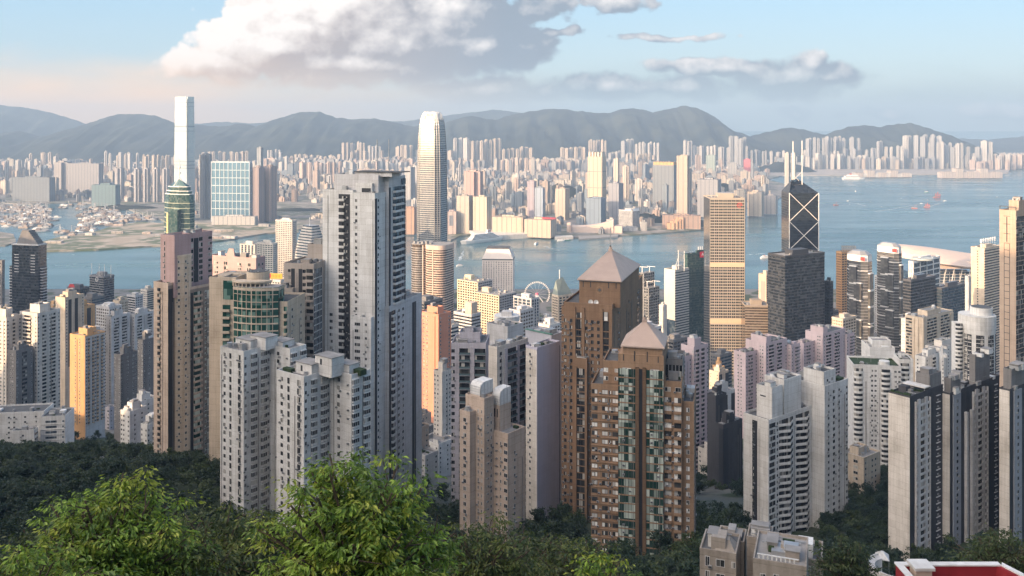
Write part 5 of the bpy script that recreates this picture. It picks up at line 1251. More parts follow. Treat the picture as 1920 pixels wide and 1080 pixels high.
# exposed steel bank building
B = Bld('office_tower', 'grey steel building with exposed trusses and maintenance cranes on its roof', 1187, 1216, 1236, 1300, 35, cat='office tower', own={'wall': STEEL}, base=2.5, indiv=0)
for k, (u0, u1, y) in enumerate(((0, .36, 530), (.38, .68, 514), (.70, 1, 540))):
    m = B.mass(GDK, B.a * u0, B.a * u1, 0, B.b, B.z(y), part='glazing', par=0); B.grid(m.f, 2, 0, m.z1, 4, STEEL, .9, .7, .9, .4); B.grid(m.r, 5, 0, m.z1 - .01, 4, STEEL, .9, .7, .9, .4)
    for zz in range(5):
        z_ = m.z1 - 8 - zz * 32; t_ = B.U('truss')
        t_.tube(STEEL, (m.u0, -1.1, z_), (m.u1, -1.1, z_ - 7), .55, 4); t_.tube(STEEL, (m.u0, -1.1, z_ - 7), (m.u1, -1.1, z_), .55, 4)
        t2 = B.U('truss'); 
        for q_ in range(2):
            v0 = B.b * q_ / 2; t2.tube(STEEL, (B.a * u1 + 1.0, v0, z_ - 6), (B.a * u1 + 1.0, v0 + B.b / 4, z_), .5, 4); t2.tube(STEEL, (B.a * u1 + 1.0, v0 + B.b / 4, z_), (B.a * u1 + 1.0, v0 + B.b / 2, z_ - 6), .5, 4)
    for q_ in range(2):
        c_ = B.U('roof_crane'); x = m.u0 + 3 + q_ * 4; y_ = 4 + q_ * 12; c_.tube(WHT2, (x, y_, m.z1), (x, y_, m.z1 + 8), .6); c_.tube(WHT2, (x - 5, y_, m.z1 + 8), (x + 9, y_ + 2, m.z1 + 8.6), .45)
B.done()
# twin towers with stepped modules
def lippo(label, xl, xc, xr, Y, yt, word):
    B = Bld('office_tower', label, xl, xc, xr, Y, 30, cat='office tower', own={'wall': SILV}, base=2.5, indiv=0, group='twin glass towers with boxy bays')
    H = B.z(yt); a, b = B.a, B.b; c = min(a, b) * .28
    pts = [(c, 0), (a - c, 0), (a, c), (a, b - c), (a - c, b), (c, b), (0, b - c), (0, c)]
    B.P('glazing').prism(GBZ if False else GSV2, pts, 0, H)
    cl = B.P('floor_band')
    for q in range(int(H / 4.2)): cl.prism(SILV, [((x - a / 2) * 1.006 + a / 2, (y - b / 2) * 1.006 + b / 2) for x, y in pts], q * 4.2, q * 4.2 + .7)
    for t in (.30, .52, .74, .93): B.U('belt').prism(WHT2, [((x - a / 2) * 1.02 + a / 2, (y - b / 2) * 1.02 + b / 2) for x, y in pts], H * t, H * t + 1.2)
    for k, t in enumerate((.24, .45, .60, .72, .84)):
        q = B.U('box_bay'); sd = k % 2
        q.box(GSV2, a * (.52 if sd else .30), a * (.86 if sd else .62), -3.2, 1, H * t, H * (t + .12)); q.box(WHT2, a * (.51 if sd else .29), a * (.87 if sd else .63), -3.4, .8, H * (t + .12) + .003, H * (t + .12) + 1.4); q.box(WHT2, a * (.51 if sd else .29), a * (.87 if sd else .63), -3.4, .8, H * t - 1.4, H * t - .003)
        q = B.U('box_bay'); q.box(GSV2, a - 1, a + 3.2, b * .3, b * .66, H * (t - .05), H * (t + .07)); q.box(WHT2, a - .8, a + 3.4, b * .29, b * .67, H * (t + .07) + .003, H * (t + .07) + 1.4); q.box(WHT2, a - .8, a + 3.4, b * .29, b * .67, H * (t - .05) - 1.4, H * (t - .05) - .003)
    B.P('head').prism(WHT2, pts, H + .003, H + 9, .97); B.P('head_top').prism(SILV, pts, H + 9.003, H + 14, .6)
    if word:
        B.done(); t_ = text_mesh('sign_text', word, 7, plain('sign_silver', (.8, .8, .78), .4, noise_amt=0), B.e, (a * .42, -.4, H + 4.5), (rad(90), 0, 0), .15)
        lg = Part(); lg.box(MATS['sign_red'], a * .78, a * .98, -.5, -.05, H + 2, H + 7); lg.obj('logo', B.e)
    else: B.done()
    return B
GSV2 = glassm('curtain_glass_bronze_silver', (.20, .19, .18), (.34, .33, .3), .5, .12, .6, .8, cell=4)
office('office_tower', 'tall orange brown tower with a crown of aerials behind the left boxy bayed tower', 1568, 1578, 1615, 1420, 474, 60, wallm('orange_cladding', (.56, .33, .17), .08), GBZ, 4, 8, 4, .7, .4, 1.9, .4, clut=0, fin=True)
e_ = Bld('rooftop_aerials', 'cluster of grey satellite frames crowning the orange brown tower', 1578, 1606, 1610, 1425, 4, depth=16, base=wz(474, 1425) + .2, cat='aerial', indiv=0)
for k in range(6):
    q = e_.U('aerial_frame'); x = e_.a * (k + .5) / 6; q.tube(STEEL, (x, 2, 0), (x, 2, 11), .35); q.box(STEEL, x - 1.8, x + 1.8, 1.4, 2.2, 4, 7.2); q.box(STEEL, x - 1.8, x + 1.8, 1.4, 2.2, 8, 11)
e_.done()
lippo('left one of the two boxy bayed glass towers, in front of the orange brown tower', 1583, 1622, 1640, 1230, 492, 'LIPPO')
lippo('right one of the two boxy bayed glass towers, with a red sign on its head', 1641, 1682, 1694, 1280, 476, 'LIPPO')
office('office_tower', 'dark glass cube with a pale left flank, right of the boxy bayed glass towers', 1693, 1708, 1754, 1150, 527, 55, plain('slate_cladding', (.12, .12, .13), .35, .2), GDK, 0, 0, 4, .4, .3, 1.0, .25, clut=4)
B = office('office_tower', 'white framed office building with a rounded roof in front of the curved exhibition roof', 1704, 1712, 1762, 1480, 492, 50, WHT2, GBL, 2, 4, 9, 1.8, .8, 2.0, .7, fin=False, clut=2)
B.P('roof_disc').cyl(wallm('disc_grey', (.45, .48, .46), .1), B.a + .2, B.b * .35, 17, B.m.z1 + 1.7, B.m.z1 + 4.5, 28); B.done()
office('office_tower', 'dark blue glass slab standing right of the dark glass cube', 1754, 1766, 1812, 1180, 542, 55, plain('slate_cladding', (.12, .12, .13)), GBL, 0, 0, 4, .4, .3, .8, .2, clut=2)
office('office_tower', 'thin grey finned tower left of the cream banded tower', 1810, 1815, 1820, 1150, 520, 40, W2, GDK, 3, 3, 4, .8, .8, .5, .3, clut=0)
B = office('office_tower', 'cream banded tower with rooftop aerials left of the beige slab at the right', 1821, 1846, 1876, 1260, 467, 38, CRM, GDK, 0, 0, 3.8, .5, .4, 1.9, .5, fin=False, clut=3)
B.fbox('cladding', CRM, B.m.f, 0, B.m.f.L, .52, .75, 0, B.m.z1); 
for q_ in range(40): B.fbox('window_slit', DARK, B.m.f, B.m.f.L * .45, B.m.f.L * .55, .76, .8, B.m.z1 - 5 - q_ * 3.8, B.m.z1 - 3.2 - q_ * 3.8)
for k in range(7):
    q = B.U('aerial'); y_ = B.b * (k + .3) / 7; q.tube(WHT2, (B.a * .7, y_, B.m.z1), (B.a * .7, y_, B.m.z1 + 14), .3); q.box(WHT2, B.a * .7 - 1, B.a * .7 + 1, y_ - 1, y_ + 1, B.m.z1 + 8, B.m.z1 + 13)
B.done()
# exhibition centre with winged roof
B = Bld('exhibition_centre', 'exhibition centre with a huge pink lit winged roof at the water edge', 1700, 1845, 1850, 1850, 0, depth=120, cat='building', own={'wall': WHT2}, base=2, indiv=0)
zt = B.z(505)
m = B.mass(GBL, 8, B.a - 2, 10, 110, zt - 6, part='glazing', par=0, roof=None); B.grid(m.f, 14, 0, m.z1, 6, WHT2, .8, .6, .8, .4)
def wing(x0, x1, y0, y1, z0, z1, name, drop):
    nx, ny = 20, 8; V = []; F = []
    for j in range(ny + 1):
        for i in range(nx + 1):
            s, t = i / nx, j / ny; xx = x0 + (x1 - x0) * s; wid = math.sin(math.pi * (.12 + .80 * s)) ** .7
            yy = (y0 + y1) / 2 + (y1 - y0) * (t - .5) * wid
            zz = z0 + (z1 - z0) * (1 - s) ** 1.2 - drop * (abs(t - .5) * 2) ** 2 + 3 * math.sin(math.pi * s)
            V.append((xx, yy, zz))
    for j in range(ny):
        for i in range(nx):
            p = j * (nx + 1) + i; F.append((p, p + 1, p + nx + 2, p + nx + 1))
    n = len(V); V += [(x, y, z - 1.2) for x, y, z in V]; F += [tuple(n + k for k in f[::-1]) for f in F]
    rim = [i for i in range(nx + 1)] + [j * (nx + 1) + nx for j in range(1, ny + 1)] + [ny * (nx + 1) + i for i in range(nx - 1, -1, -1)] + [j * (nx + 1) for j in range(ny - 1, 0, -1)]
    for a_, b_2 in zip(rim, rim[1:] + rim[:1]): F.append((a_, a_ + n, b_2 + n, b_2))
    p_ = B.P(name); p_.add(V, F, wallm('wing_roof', (.66, .52, .43), .08))
wing(B.up(1690), B.up(1850), -50, 140, B.z(482), B.z(462), 'roof_wing', 22)
B.P('lower_roof').prism(MATS['wing_roof'], [(B.up(1735), -25), (B.up(1850), -30), (B.up(1850), 60), (B.up(1735), 40)], B.z(500), B.z(487), .86)
for k in range(7): B.U('roof_rib').tube(WHT2, (B.up(1745 + k * 15), -12, B.z(545)), (B.up(1750 + k * 15), -22, B.z(499)), .9, 4)
B.done()
# left harbour front
B = Bld('office_tower', 'dark glass tower with a stepped pitched roof at the far left of the waterfront', 14, 75, 91, 1230, 14, cat='office tower', own={'wall': W2}, base=2.5, indiv=0)
H = B.z(461); a, b = B.a, B.b; c = a * .14
m = B.mass(GDK, c, a - c * .4, 0, b, H, part='glazing', par=0, roof=None); m2 = B.mass(GDK, 0, a, 4, b - 3, B.z(502), part='side_glazing', par=0, roof=DKROOF)
for q_ in range(int(H / 4)):
    z = q_ * 4; 
    if z < m2.z1: B.P('ledge').box(W2, -.4, c - .01, 3.4, b - 2.5, z, z + 1.0); B.P('ledge').box(W2, a - c * .39, a + .5, 3.4, b - 2.5, z, z + 1.0); B.P('ledge').box(W2, -.4, c + 1, 3.3, 3.99, z, z + 1)
    B.P('floor_line').box(MATS['black_cladding'], c - .1, a - c * .4 + .1, -.12, b, z, z + .5)
for s0 in (.22, .72):
    for q_ in range(7): B.U('ledge_panel').box(W2, a * s0, a * s0 + a * .13, -.4, -.13, H - 14 - q_ * 4, H - 13 - q_ * 4)
B.P('cornice').box(W2, c - .6, a - c * .4 + .6, -.6, b + .6, H + .003, H + 1.6)
sx0, sx1 = a * .26, a * .88
for k in range(7): B.U('roof_step').box(GRY, sx0 + (sx1 - sx0) * .07 * k * .55, sx1 - (sx1 - sx0) * .07 * k, 2, b - 2, H + 1.61 + k * 2.7, H + 4.3 + k * 2.7)
B.done()
office('office_tower', 'low dark office block with a red roof sign by the water on the left', 126, 150, 168, 1550, 542, 30, plain('slate_cladding', (.12, .12, .13)), GDK, 0, 0, 4, .4, .3, .9, .25)
B = office('office_tower', 'dark rounded office tower with a white ring emblem and roof masts', 168, 194, 214, 1520, 520, 30, wallm('slate_band', (.2, .2, .21), .1), GDK, 0, 0, 4, .4, .3, 1.3, .4, fin=False, clut=3)
lg = B.U('ring_emblem'); xm, zc = B.a * .55, B.z(525)
for k in range(14): lg.tube(WHT2, (xm + 3.2 * math.cos(.449 * k), -.6, zc + 3.2 * math.sin(.449 * k)), (xm + 3.2 * math.cos(.449 * (k + 1)), -.6, zc + 3.2 * math.sin(.449 * (k + 1))), .55, 4)
for px in (172, 186, 196, 208): B.spire(WHT2, B.up(px, 6), 6, B.m.z1, B.z(497), .45)
B.done()
B = Bld('roof_sign', 'small red lit roof sign on the low dark office block on the left', 128, 140, 142, 1549, 6, depth=2, base=wz(542, 1549) + 1.7, cat='sign', indiv=0)
B.P('sign_panel').prism(MATS['sign_red'], [(0, 0), (B.a, 0), (B.a, 1), (0, 1)], 1.2, 7, .6); B.P('post').box(METAL, B.a * .3, B.a * .34, .3, .7, 0, 1.2); B.P('post').box(METAL, B.a * .65, B.a * .69, .3, .7, 0, 1.2); B.done()
office('office_tower', 'white tall slab catching full sun, right of the dusky pink block', 517, 548, 556, 1700, 415, 24, W3, GBL, 7, 3, 3.6, 1.5, .5, 1.9, .5, clut=3)
office('office_tower', 'pair of white narrow slabs left of the tall sunlit slab', 450, 478, 486, 1690, 460, 22, W3, GBL, 4, 2, 3.6, 3.5, .4, .4, .3, clut=3)
office('office_tower', 'white slab with fine window columns in front of the tall sunlit slab', 482, 512, 520, 1600, 458, 22, W3, GGN, 6, 3, 3.6, 1.2, .5, 1.7, .4, clut=3)
B = Bld('office_tower', 'white tower with a curved stepped profile and a blue glass flank', 552, 584, 612, 1640, 40, cat='office tower', own={'wall': W3}, base=2.5, indiv=0)
for k in range(16):
    f = 1 - (k / 16) ** 2.2 * .55; z0 = B.z(510) + (B.z(424) - B.z(510)) * k / 16; z1 = B.z(510) + (B.z(424) - B.z(510)) * (k + 1) / 16
    B.P('floor_band').box(W3, B.a * (1 - f), B.a, 0, B.b * f, z0, z0 + (z1 - z0) * .55); B.P('glazing').box(GBL, B.a * (1 - f) + .4, B.a - .01, .4, B.b * f - .4, z0 + (z1 - z0) * .55 + .003, z1 - .003)
B.mass(W3, 0, B.a, 0, B.b, B.z(510) - .01, roof=None, par=0); B.spire(WHT2, B.a * .8, 4, B.z(424), B.z(408), .5); B.done()
B = Bld('billboard', 'yellow and red rooftop billboard left of the grey beige tower', 503, 529, 530, 1100, 8, depth=2, base=wz(526, 1100), cat='sign', indiv=0)
B.P('panel').box(plain('sign_yellow', (.70, .42, .05), .5, noise_amt=.35, scale=.4), 0, B.a, 0, 1.2, 2, 8.5); B.P('sign_block').box(MATS['sign_red'], B.a * .02, B.a * .2, -.2, -.003, 3, 8); 
for k in range(4): B.U('post').box(METAL, B.a * k / 3.3, B.a * k / 3.3 + .4, .3, .8, 0, 1.99)
for k in range(3): B.U('sign_block').box(plain('sign_orange', (.75, .25, .03), .5, noise_amt=0), B.a * (.3 + k * .22), B.a * (.42 + k * .22), -.2, -.003, 3.5, 7.2)
B.done()
office('office_block', 'pale low block carrying the yellow rooftop billboard', 500, 526, 540, 1100, 527, 24, W3, GBL, 5, 3, 3.6, 1.2, .5, 1.7, .4, clut=0)
# green glass tower with pointed crown
B = Bld('skyscraper', 'banded green glass tower with a pyramid crown, in front of the tallest skyscraper', 301, 350, 372, 1480, 25, cat='skyscraper', own={'wall': SILV}, base=2.5, indiv=0)
H = B.z(378); a, b = B.a, B.b; GC = wallm('green_band', (.27, .29, .23), .1)
st = lambda s: [(a / 2 + s * a / 2 * math.cos(6.2832 * k / 8 + .39) * (1.0 if k % 2 == 0 else 1.0), b / 2 + s * b / 2 * math.sin(6.2832 * k / 8 + .39)) for k in range(8)]
B.P('glazing').prism(GGN, st(1.05), 0, H)
cl = B.P('floor_band')
for q_ in range(int(H / 4.2)): cl.prism(GC if q_ % 2 else plain('green_band_dark', (.06, .09, .08), .3, .3), st(1.065), q_ * 4.2, q_ * 4.2 + 1.5)
B.U('bay').prism(GGN, [(a * .40, -6), (a * .75, -6), (a * .75, 4), (a * .40, 4)], 0, H - 14); B.U('bay_edge').box(wallm('sun_gold', (.55, .45, .22), .05), a * .34, a * .398, -6.2, 4, 0, H - 20)  # gold strip on the bay's sunward side, sunlight put into its colour
for k, (s, y0, y1) in enumerate(((1.0, 378, 366), (.88, 366, 360), (.78, 360, 352))): B.U('crown_tier').prism(GGN, st(s), B.z(y0) + .003, B.z(y1)); B.U('crown_edge').prism(WHT2, st(s * 1.02), B.z(y1) + .003, B.z(y1) + 1.2)
B.P('crown_pyramid').prism(GGN, st(.72), B.z(352) + 1.21, B.z(338), .08)
zc = B.z(338)
for k in range(4): B.U('mast_leg').tube(WHT2, (a / 2 + 13 * math.cos(1.57 * k), b / 2 + 13 * math.sin(1.57 * k), B.z(350)), (a / 2, b / 2, B.z(334)), .5, 4)
B.spire(WHT2, a / 2, b / 2, zc - 2, B.z(300), .6)
for z_ in (B.z(316), B.z(327)): B.U('mast_ring').cyl(WHT2, a / 2, b / 2, 2.4, z_, z_ + 2.2, 8)
B.done()
# observation wheel
B = Bld('observation_wheel', 'white observation wheel with a pink hub standing at the waterfront', 985, 1029, 1030, 1900, 0, depth=6, base=3, cat='ferris wheel', indiv=0)
cx_, cz_, r = B.a / 2, B.z(552), B.a / 2
rim = B.P('rim'); n = 42
for y in (-1.2, 1.2):
    for k in range(n): rim.tube(WHT2, (cx_ + r * math.cos(6.2832 * k / n), y, cz_ + r * math.sin(6.2832 * k / n)), (cx_ + r * math.cos(6.2832 * (k + 1) / n), y, cz_ + r * math.sin(6.2832 * (k + 1) / n)), .32, 4)
for k in range(n):
    an = 6.2832 * k / n; B.U('cabin').box(WHT2, cx_ + (r + 1.6) * math.cos(an) - 1.1, cx_ + (r + 1.6) * math.cos(an) + 1.1, -1, 1, cz_ + (r + 1.6) * math.sin(an) - 1.2, cz_ + (r + 1.6) * math.sin(an) + 1.2)
for k in range(14): B.U('spoke').tube(WHT2, (cx_, 0, cz_), (cx_ + r * math.cos(6.2832 * k / 14), 0, cz_ + r * math.sin(6.2832 * k / 14)), .18, 4)
B.P('hub').cyl(plain('hub_pink', (.75, .16, .25), .5, noise_amt=0), cx_, 0, 3.2, cz_ - 3, cz_ + 3, 12)
for x in (-1, 1):
    for y in (-8, 8): B.U('leg').tube(WHT2, (cx_ + x * 13, y, 0), (cx_, y * .3, cz_), .8)
B.done()
# filler blocks among the named ones -----------------------------------------------------------
FIL = [  # xl, xc, xr, Y, ytop, wall, label
    (100, 122, 140, 1300, 566, W2, 'grey mid rise office block with a flat roof, left of the low dark block'), (148, 172, 196, 1250, 560, GRY, 'wide grey roofed block with dark window bands near the left waterfront'),
    (212, 224, 240, 1150, 566, CRM, 'cream lit block wrapped in green netting near the left waterfront'), (238, 254, 268, 1350, 556, W2, 'pale flat block directly left of the pink crowned tower'),
    (264, 276, 290, 1500, 545, W3, 'white pier office block at the waterfront beside the pink crowned tower'), (180, 205, 228, 1060, 578, W2, 'pale grey slab with a bright parapet near the left waterfront'),
    (88, 100, 112, 1180, 575, TAN, 'narrow tan office block right of the dark stepped roof tower'), (0, 14, 22, 1000, 580, CRM, 'cream block at the left edge below the dark stepped roof tower'),
    (740, 757, 778, 1150, 582, W2, 'blue white block right of the tallest pale tower'), (768, 795, 830, 1080, 568, GRY, 'grey podium roof below the rounded pink granite tower'), (828, 846, 860, 900, 612, W3, 'narrow pale block left of the grey banded block'),
    (955, 975, 1000, 930, 585, W2, 'blue grey block with dark bands below the white piered office block'), (1010, 1030, 1050, 980, 612, W1, 'white terraced roof block in front of the pointed tower'),
    (1180, 1210, 1240, 900, 620, W2, 'grey block with roof gardens behind the brown pyramid tower'), (1236, 1243, 1250, 1000, 575, W3, 'thin white service tower left of the pale fronted tower'),
    (1240, 1262, 1290, 950, 640, GRY, 'blue grey flat roof with a white dome below the green glass sign tower'), (1332, 1350, 1372, 1000, 668, GRY, 'dark banded block at the foot of the gridded tower'),
    (1560, 1580, 1605, 1100, 600, CRM, 'cream sunlit block at the foot of the orange brown tower'), (1548, 1560, 1572, 1350, 585, GRY, 'grey narrow block behind the slim dark tower'), (1690, 1700, 1715, 1050, 600, W2, 'pale narrow block below the dark glass cube'),
    (1640, 1660, 1690, 1600, 520, W2, 'grey waterfront block between the boxy bayed towers'), (1745, 1790, 1830, 1600, 545, W3, 'long pale podium in front of the exhibition centre'), (1790, 1805, 1820, 900, 640, GRY, 'dark grey block left of the white round tower'),
    (430, 455, 480, 1250, 545, W2, 'pale office block behind the green glass tower'), (1090, 1110, 1140, 1500, 560, GRY, 'grey office block hidden behind the brown spire tower'), (1140, 1165, 1195, 1700, 530, W2, 'pale civic block behind the brown spire tower')]
for i, (xl, xc, xr, Y, yt, wl, lb) in enumerate(FIL):
    office('office_block', lb, xl, xc, xr, Y, yt, 30 + (i * 7) % 14, wl, (GDK, GBL, GBZ)[i % 3], (0, 4, 6)[i % 3], (4, 0, 5)[i % 3], 3.7, 1.0, .4, 1.7, .35, clut=5, cat='building')
# ------------------------------------------------------------------ the city across the water
def far_mat():
    m, nt, b = new_mat('far_facade')
    at = N(nt, 'ShaderNodeAttribute'); at.attribute_name = 'Col'
    uv = N(nt, 'ShaderNodeUVMap'); s = N(nt, 'ShaderNodeSeparateXYZ'); L(nt, uv.outputs[0], s.inputs[0])
    fx = mth(nt, 'FRACT', mth(nt, 'DIVIDE', s.outputs[0], 4.2)); fz = mth(nt, 'FRACT', mth(nt, 'DIVIDE', s.outputs[1], 3.1))
    mx = mth(nt, 'MULTIPLY', mth(nt, 'GREATER_THAN', fx, .3), mth(nt, 'LESS_THAN', fx, .82)); mz = mth(nt, 'MULTIPLY', mth(nt, 'GREATER_THAN', fz, .32), mth(nt, 'LESS_THAN', fz, .78))
    st = mth(nt, 'GREATER_THAN', mth(nt, 'FRACT', mth(nt, 'DIVIDE', s.outputs[0], 17.3)), .80)
    w = mth(nt, 'MULTIPLY', mth(nt, 'MULTIPLY', mx, mz), mth(nt, 'GREATER_THAN', s.outputs[1], .1))
    w = mth(nt, 'MAXIMUM', mth(nt, 'MULTIPLY', w, .75), mth(nt, 'MULTIPLY', st, mth(nt, 'MULTIPLY', .5, mth(nt, 'GREATER_THAN', s.outputs[1], .1))))
    L(nt, mixc(nt, w, at.outputs['Color'], (.06, .07, .085)), b.inputs['Base Color']); b.inputs['Roughness'].default_value = .7
    b.inputs['Specular IOR Level'].default_value = .3
    return m
FAR = far_mat()
class City:
    def __init__(s): s.V = []; s.F = []; s.UV = []; s.C = []
    def box(s, cx, cy, w, d, ang, z0, z1, col, roof=None):
        ca, sa = math.cos(ang), math.sin(ang); o = len(s.V); rc = roof or tuple(c * .55 for c in col)
        pts = [(cx + x * ca - y * sa, cy + x * sa + y * ca) for x, y in ((-w / 2, -d / 2), (w / 2, -d / 2), (w / 2, d / 2), (-w / 2, d / 2))]
        # walls and roof keep their own corners so that colours stay apart
        u0 = R.random() * 50
        for i in range(4):
            (x0, y0), (x1, y1) = pts[i], pts[(i + 1) % 4]; l = w if i % 2 == 0 else d; k = len(s.V)
            s.V += [(x0, y0, z0), (x1, y1, z0), (x1, y1, z1), (x0, y0, z1)]; s.F.append((k, k + 1, k + 2, k + 3)); s.C += [col] * 4
            s.UV += [(u0, 0), (u0 + l, 0), (u0 + l, z1 - z0), (u0, z1 - z0)]
        k = len(s.V); s.V += [(x, y, z1) for x, y in pts]; s.F.append((k, k + 1, k + 2, k + 3)); s.C += [rc] * 4; s.UV += [(0, -1)] * 4
    def obj(s, name, parent=None, loc=None):
        V = s.V if loc is None else [(x - loc[0], y - loc[1], z - loc[2]) for x, y, z in s.V]
        o = mesh_obj(name, V, s.F, FAR, parent=parent); me = o.data
        uv = me.uv_layers.new(name='UVMap'); uv.data.foreach_set('uv', [c for p in s.UV for c in p])
        ca = me.color_attributes.new('Col', 'FLOAT_COLOR', 'POINT'); ca.data.foreach_set('color', [c for p in s.C for c in (p[0], p[1], p[2], 1)])
        if loc: o.location = loc
        return o
def inside(x, y, poly):
    c = False; j = len(poly) - 1
    for i in range(len(poly)):
        (x0, y0), (x1, y1) = poly[i], poly[j]
        if (y0 > y) != (y1 > y) and x < (x1 - x0) * (y - y0) / (y1 - y0) + x0: c = not c
        j = i
    return c
PAL = [(.56, .49, .41), (.52, .43, .36), (.47, .36, .30), (.60, .57, .53), (.42, .41, .40), (.34, .34, .34), (.54, .46, .38), (.62, .56, .47), (.26, .27, .29), (.50, .39, .33), (.60, .56, .52), (.24, .28, .32)]
PAL = [tuple(c * .80 for c in p) for p in PAL]
def far_tower(C, x, y, w, d, ang, h, col, z0=4, plan=None):
    """housing block: slab, cross plan or plain, with lift rooms on the roof"""
    plan = plan or R.choice(['cross', 'slab', 'box', 'cross', 'box'])
    if plan == 'cross':
        C.box(x, y, w, d * .45, ang, z0, z0 + h, col); C.box(x, y, w * .45, d, ang, z0, z0 + h - 1.5, tuple(c * .94 for c in col))
    else: C.box(x, y, w, d, ang, z0, z0 + h, col)
    C.box(x, y, w * .4, d * .35, ang, z0 + h - 1, z0 + h + R.uniform(3, 7), tuple(min(1, c * 1.06) for c in col))
    if R.random() < .6: C.box(x + w * .28 * math.cos(ang), y + w * .28 * math.sin(ang), w * .2, d * .25, ang, z0 + h - 1, z0 + h + R.uniform(1.5, 4), col)
NAMED_ZONES = []
def far_named(label, xl, xr, Y, yt, th, col, frac=.35, d=None, plan='box', extra=None, cat='tower', base=4):
    """a block across the water one can pick out, from the pixel columns of its edges"""
    col = tuple(c * .86 for c in col); W = (xr - xl) / FP * Y; ang = -rad(th); c, s = math.cos(rad(th)), math.sin(rad(th))
    d = d or W * .7
    w = max(6, (W - d * s * .9) / max(.3, c)); x = wx((xl + xr) / 2, Y); y = Y + d * .5
    C = City(); h = wz(yt, Y) - base; far_tower(C, x, y, w, d, ang, h - 4, col, base, plan)
    if extra: extra(C, x, y, w, d, ang, h)
    o = C.obj('far_tower' if cat == 'tower' else cat.replace(' ', '_'), loc=(x, y, base)); tag(o, label, cat)
    NAMED_ZONES.append((xl - 2, xr + 2, Y - 120, Y + 160)); return o
c1, c2_, c3, c4, c5 = (.54, .46, .38), (.54, .52, .50), (.40, .40, .41), (.30, .33, .37), (.50, .38, .33)
bl = (.17, .25, .33)
far_named('grey paired tower directly right of the tallest skyscraper', 369, 396, 3560, 288, 20, (.36, .36, .38), plan='cross')
far_named('slender grey blue tower with a twisted crown behind the brown towers', 481, 492, 3750, 275, 20, (.34, .37, .40))
far_named('left one of the brown paired towers right of the blue striped block', 472, 493, 3420, 312, 30, (.30, .23, .22))
far_named('right one of the brown paired towers right of the blue striped block', 492, 516, 3460, 310, 30, (.33, .25, .23))
B = office('residential_block', 'wide blue glass block with white vertical stripes right of the tallest skyscraper', 396, 468, 472, 3420, 304, 8, wallm('pale_stripe', (.5, .55, .58), .05), plain('block_blue', (.10, .20, .28), .25, .3, noise_amt=.3, scale=.05), 9, 2, 30, 2.2, 1.5, 2.5, 1.2, depth=40, clut=0, cat='building')
far_named('long flat podium below the blue glass block', 396, 480, 3330, 404, 4, c2_, d=30, cat='podium')
far_named('dark blue grey slab estate at the far left across the water', 18, 100, 4350, 331, 12, (.20, .22, .24), d=40, plan='slab')
far_named('grey slab estate with cream end walls on the far left shore', 95, 128, 4900, 303, 12, (.40, .37, .36), plan='cross')
far_named('long grey slab row behind the old harbour on the left', 124, 190, 4700, 305, 10, (.34, .33, .34), d=40)
far_named('grey slab tower with a bright left end, left of the tallest skyscraper', 210, 232, 4500, 314, 30, (.40, .38, .38), plan='cross')
for i, x in enumerate((247, 264, 282, 300)): far_named(('first', 'second', 'third', 'fourth')[i] + ' from the left of four grey towers left of the tallest skyscraper', x, x + 17, 4300, 315, 32, (.38, .37, .38), plan='cross')
far_named('low teal block in front of the four grey towers', 170, 220, 4050, 345, 8, (.16, .24, .26), d=40, cat='building')
far_named('tall cream and blue tower peeping left of the crowned skyscraper', 758, 777, 3900, 312, 32, (.40, .40, .40))
far_named('orange lit brick block at the water left of the crowned skyscraper', 752, 780, 3050, 388, 10, (.50, .32, .22), cat='building')
far_named('pale pink block with a square hole right of the crowned skyscraper', 836, 856, 3060, 395, 4, (.58, .46, .42), extra=lambda C, x, y, w, d, a, h: C.box(x, y - d / 2 - .3, w * .4, .5, a, 4 + h * .35, 4 + h * .8, (.2, .21, .24)), cat='building')
far_named('left one of the cream slab towers behind the cruise pier', 856, 886, 3080, 365, 20, (.52, .46, .38), plan='box')
far_named('right one of the cream slab towers behind the cruise pier', 887, 921, 3070, 367, 22, (.62, .54, .42), plan='box')
far_named('pink slab with square shoulders behind the cream slab towers', 867, 908, 3650, 320, 24, (.52, .37, .33), plan='cross')
far_named('long cream hotel beside the cruise pier', 922, 986, 3020, 405, 14, (.66, .53, .40), d=50, plan='slab', cat='hotel')
far_named('square cream hotel with a red roof strip at the end of the pier', 984, 1044, 2960, 410, 22, (.62, .50, .38), d=60, plan='slab', extra=lambda C, x, y, w, d, a, h: C.box(x + w * .3, y - d * .4, w * .5, 8, a, 4 + h - 2, 4 + h + 4, (.45, .04, .06)), cat='hotel')
far_named('tower with a sloped pale blue glass front in the far city', 1003, 1022, 3350, 350, 20, (.38, .44, .52))
far_named('violet topped tower behind the sloped blue glass tower', 989, 1006, 3500, 338, 24, (.42, .36, .40))
far_named('cream slab block with a dark side left of the tallest cream tower', 1042, 1068, 3500, 352, 30, c1)
def mp(C, x, y, w, d, a, h):
    for k in (.25, .5, .75): C.box(x, y, w * 1.04, d * 1.04, a, 4 + h * k, 4 + h * k + 3, (.30, .27, .24))
    for k in (-.4, -.2, 0, .2, .4): C.box(x + w * k * math.cos(a), y + w * k * math.sin(a), w * .12, d * .8, a, 4 + h - 4, 4 + h + 14, (.62, .54, .44))
far_named('tallest cream tower of the far waterfront with a jagged crown', 1103, 1138, 3480, 292, 24, (.66, .54, .40), plan='box', extra=mp, cat='skyscraper')
far_named('blue glass block at the foot of the tallest cream tower', 1100, 1137, 3330, 370, 26, (.24, .30, .37), cat='building')
far_named('dark tower with a cream edge right of the tallest cream tower', 1142, 1170, 3420, 342, 34, (.32, .32, .35))
far_named('slim cream spire tower in the far city', 1151, 1162, 4400, 296, 30, (.62, .52, .42))
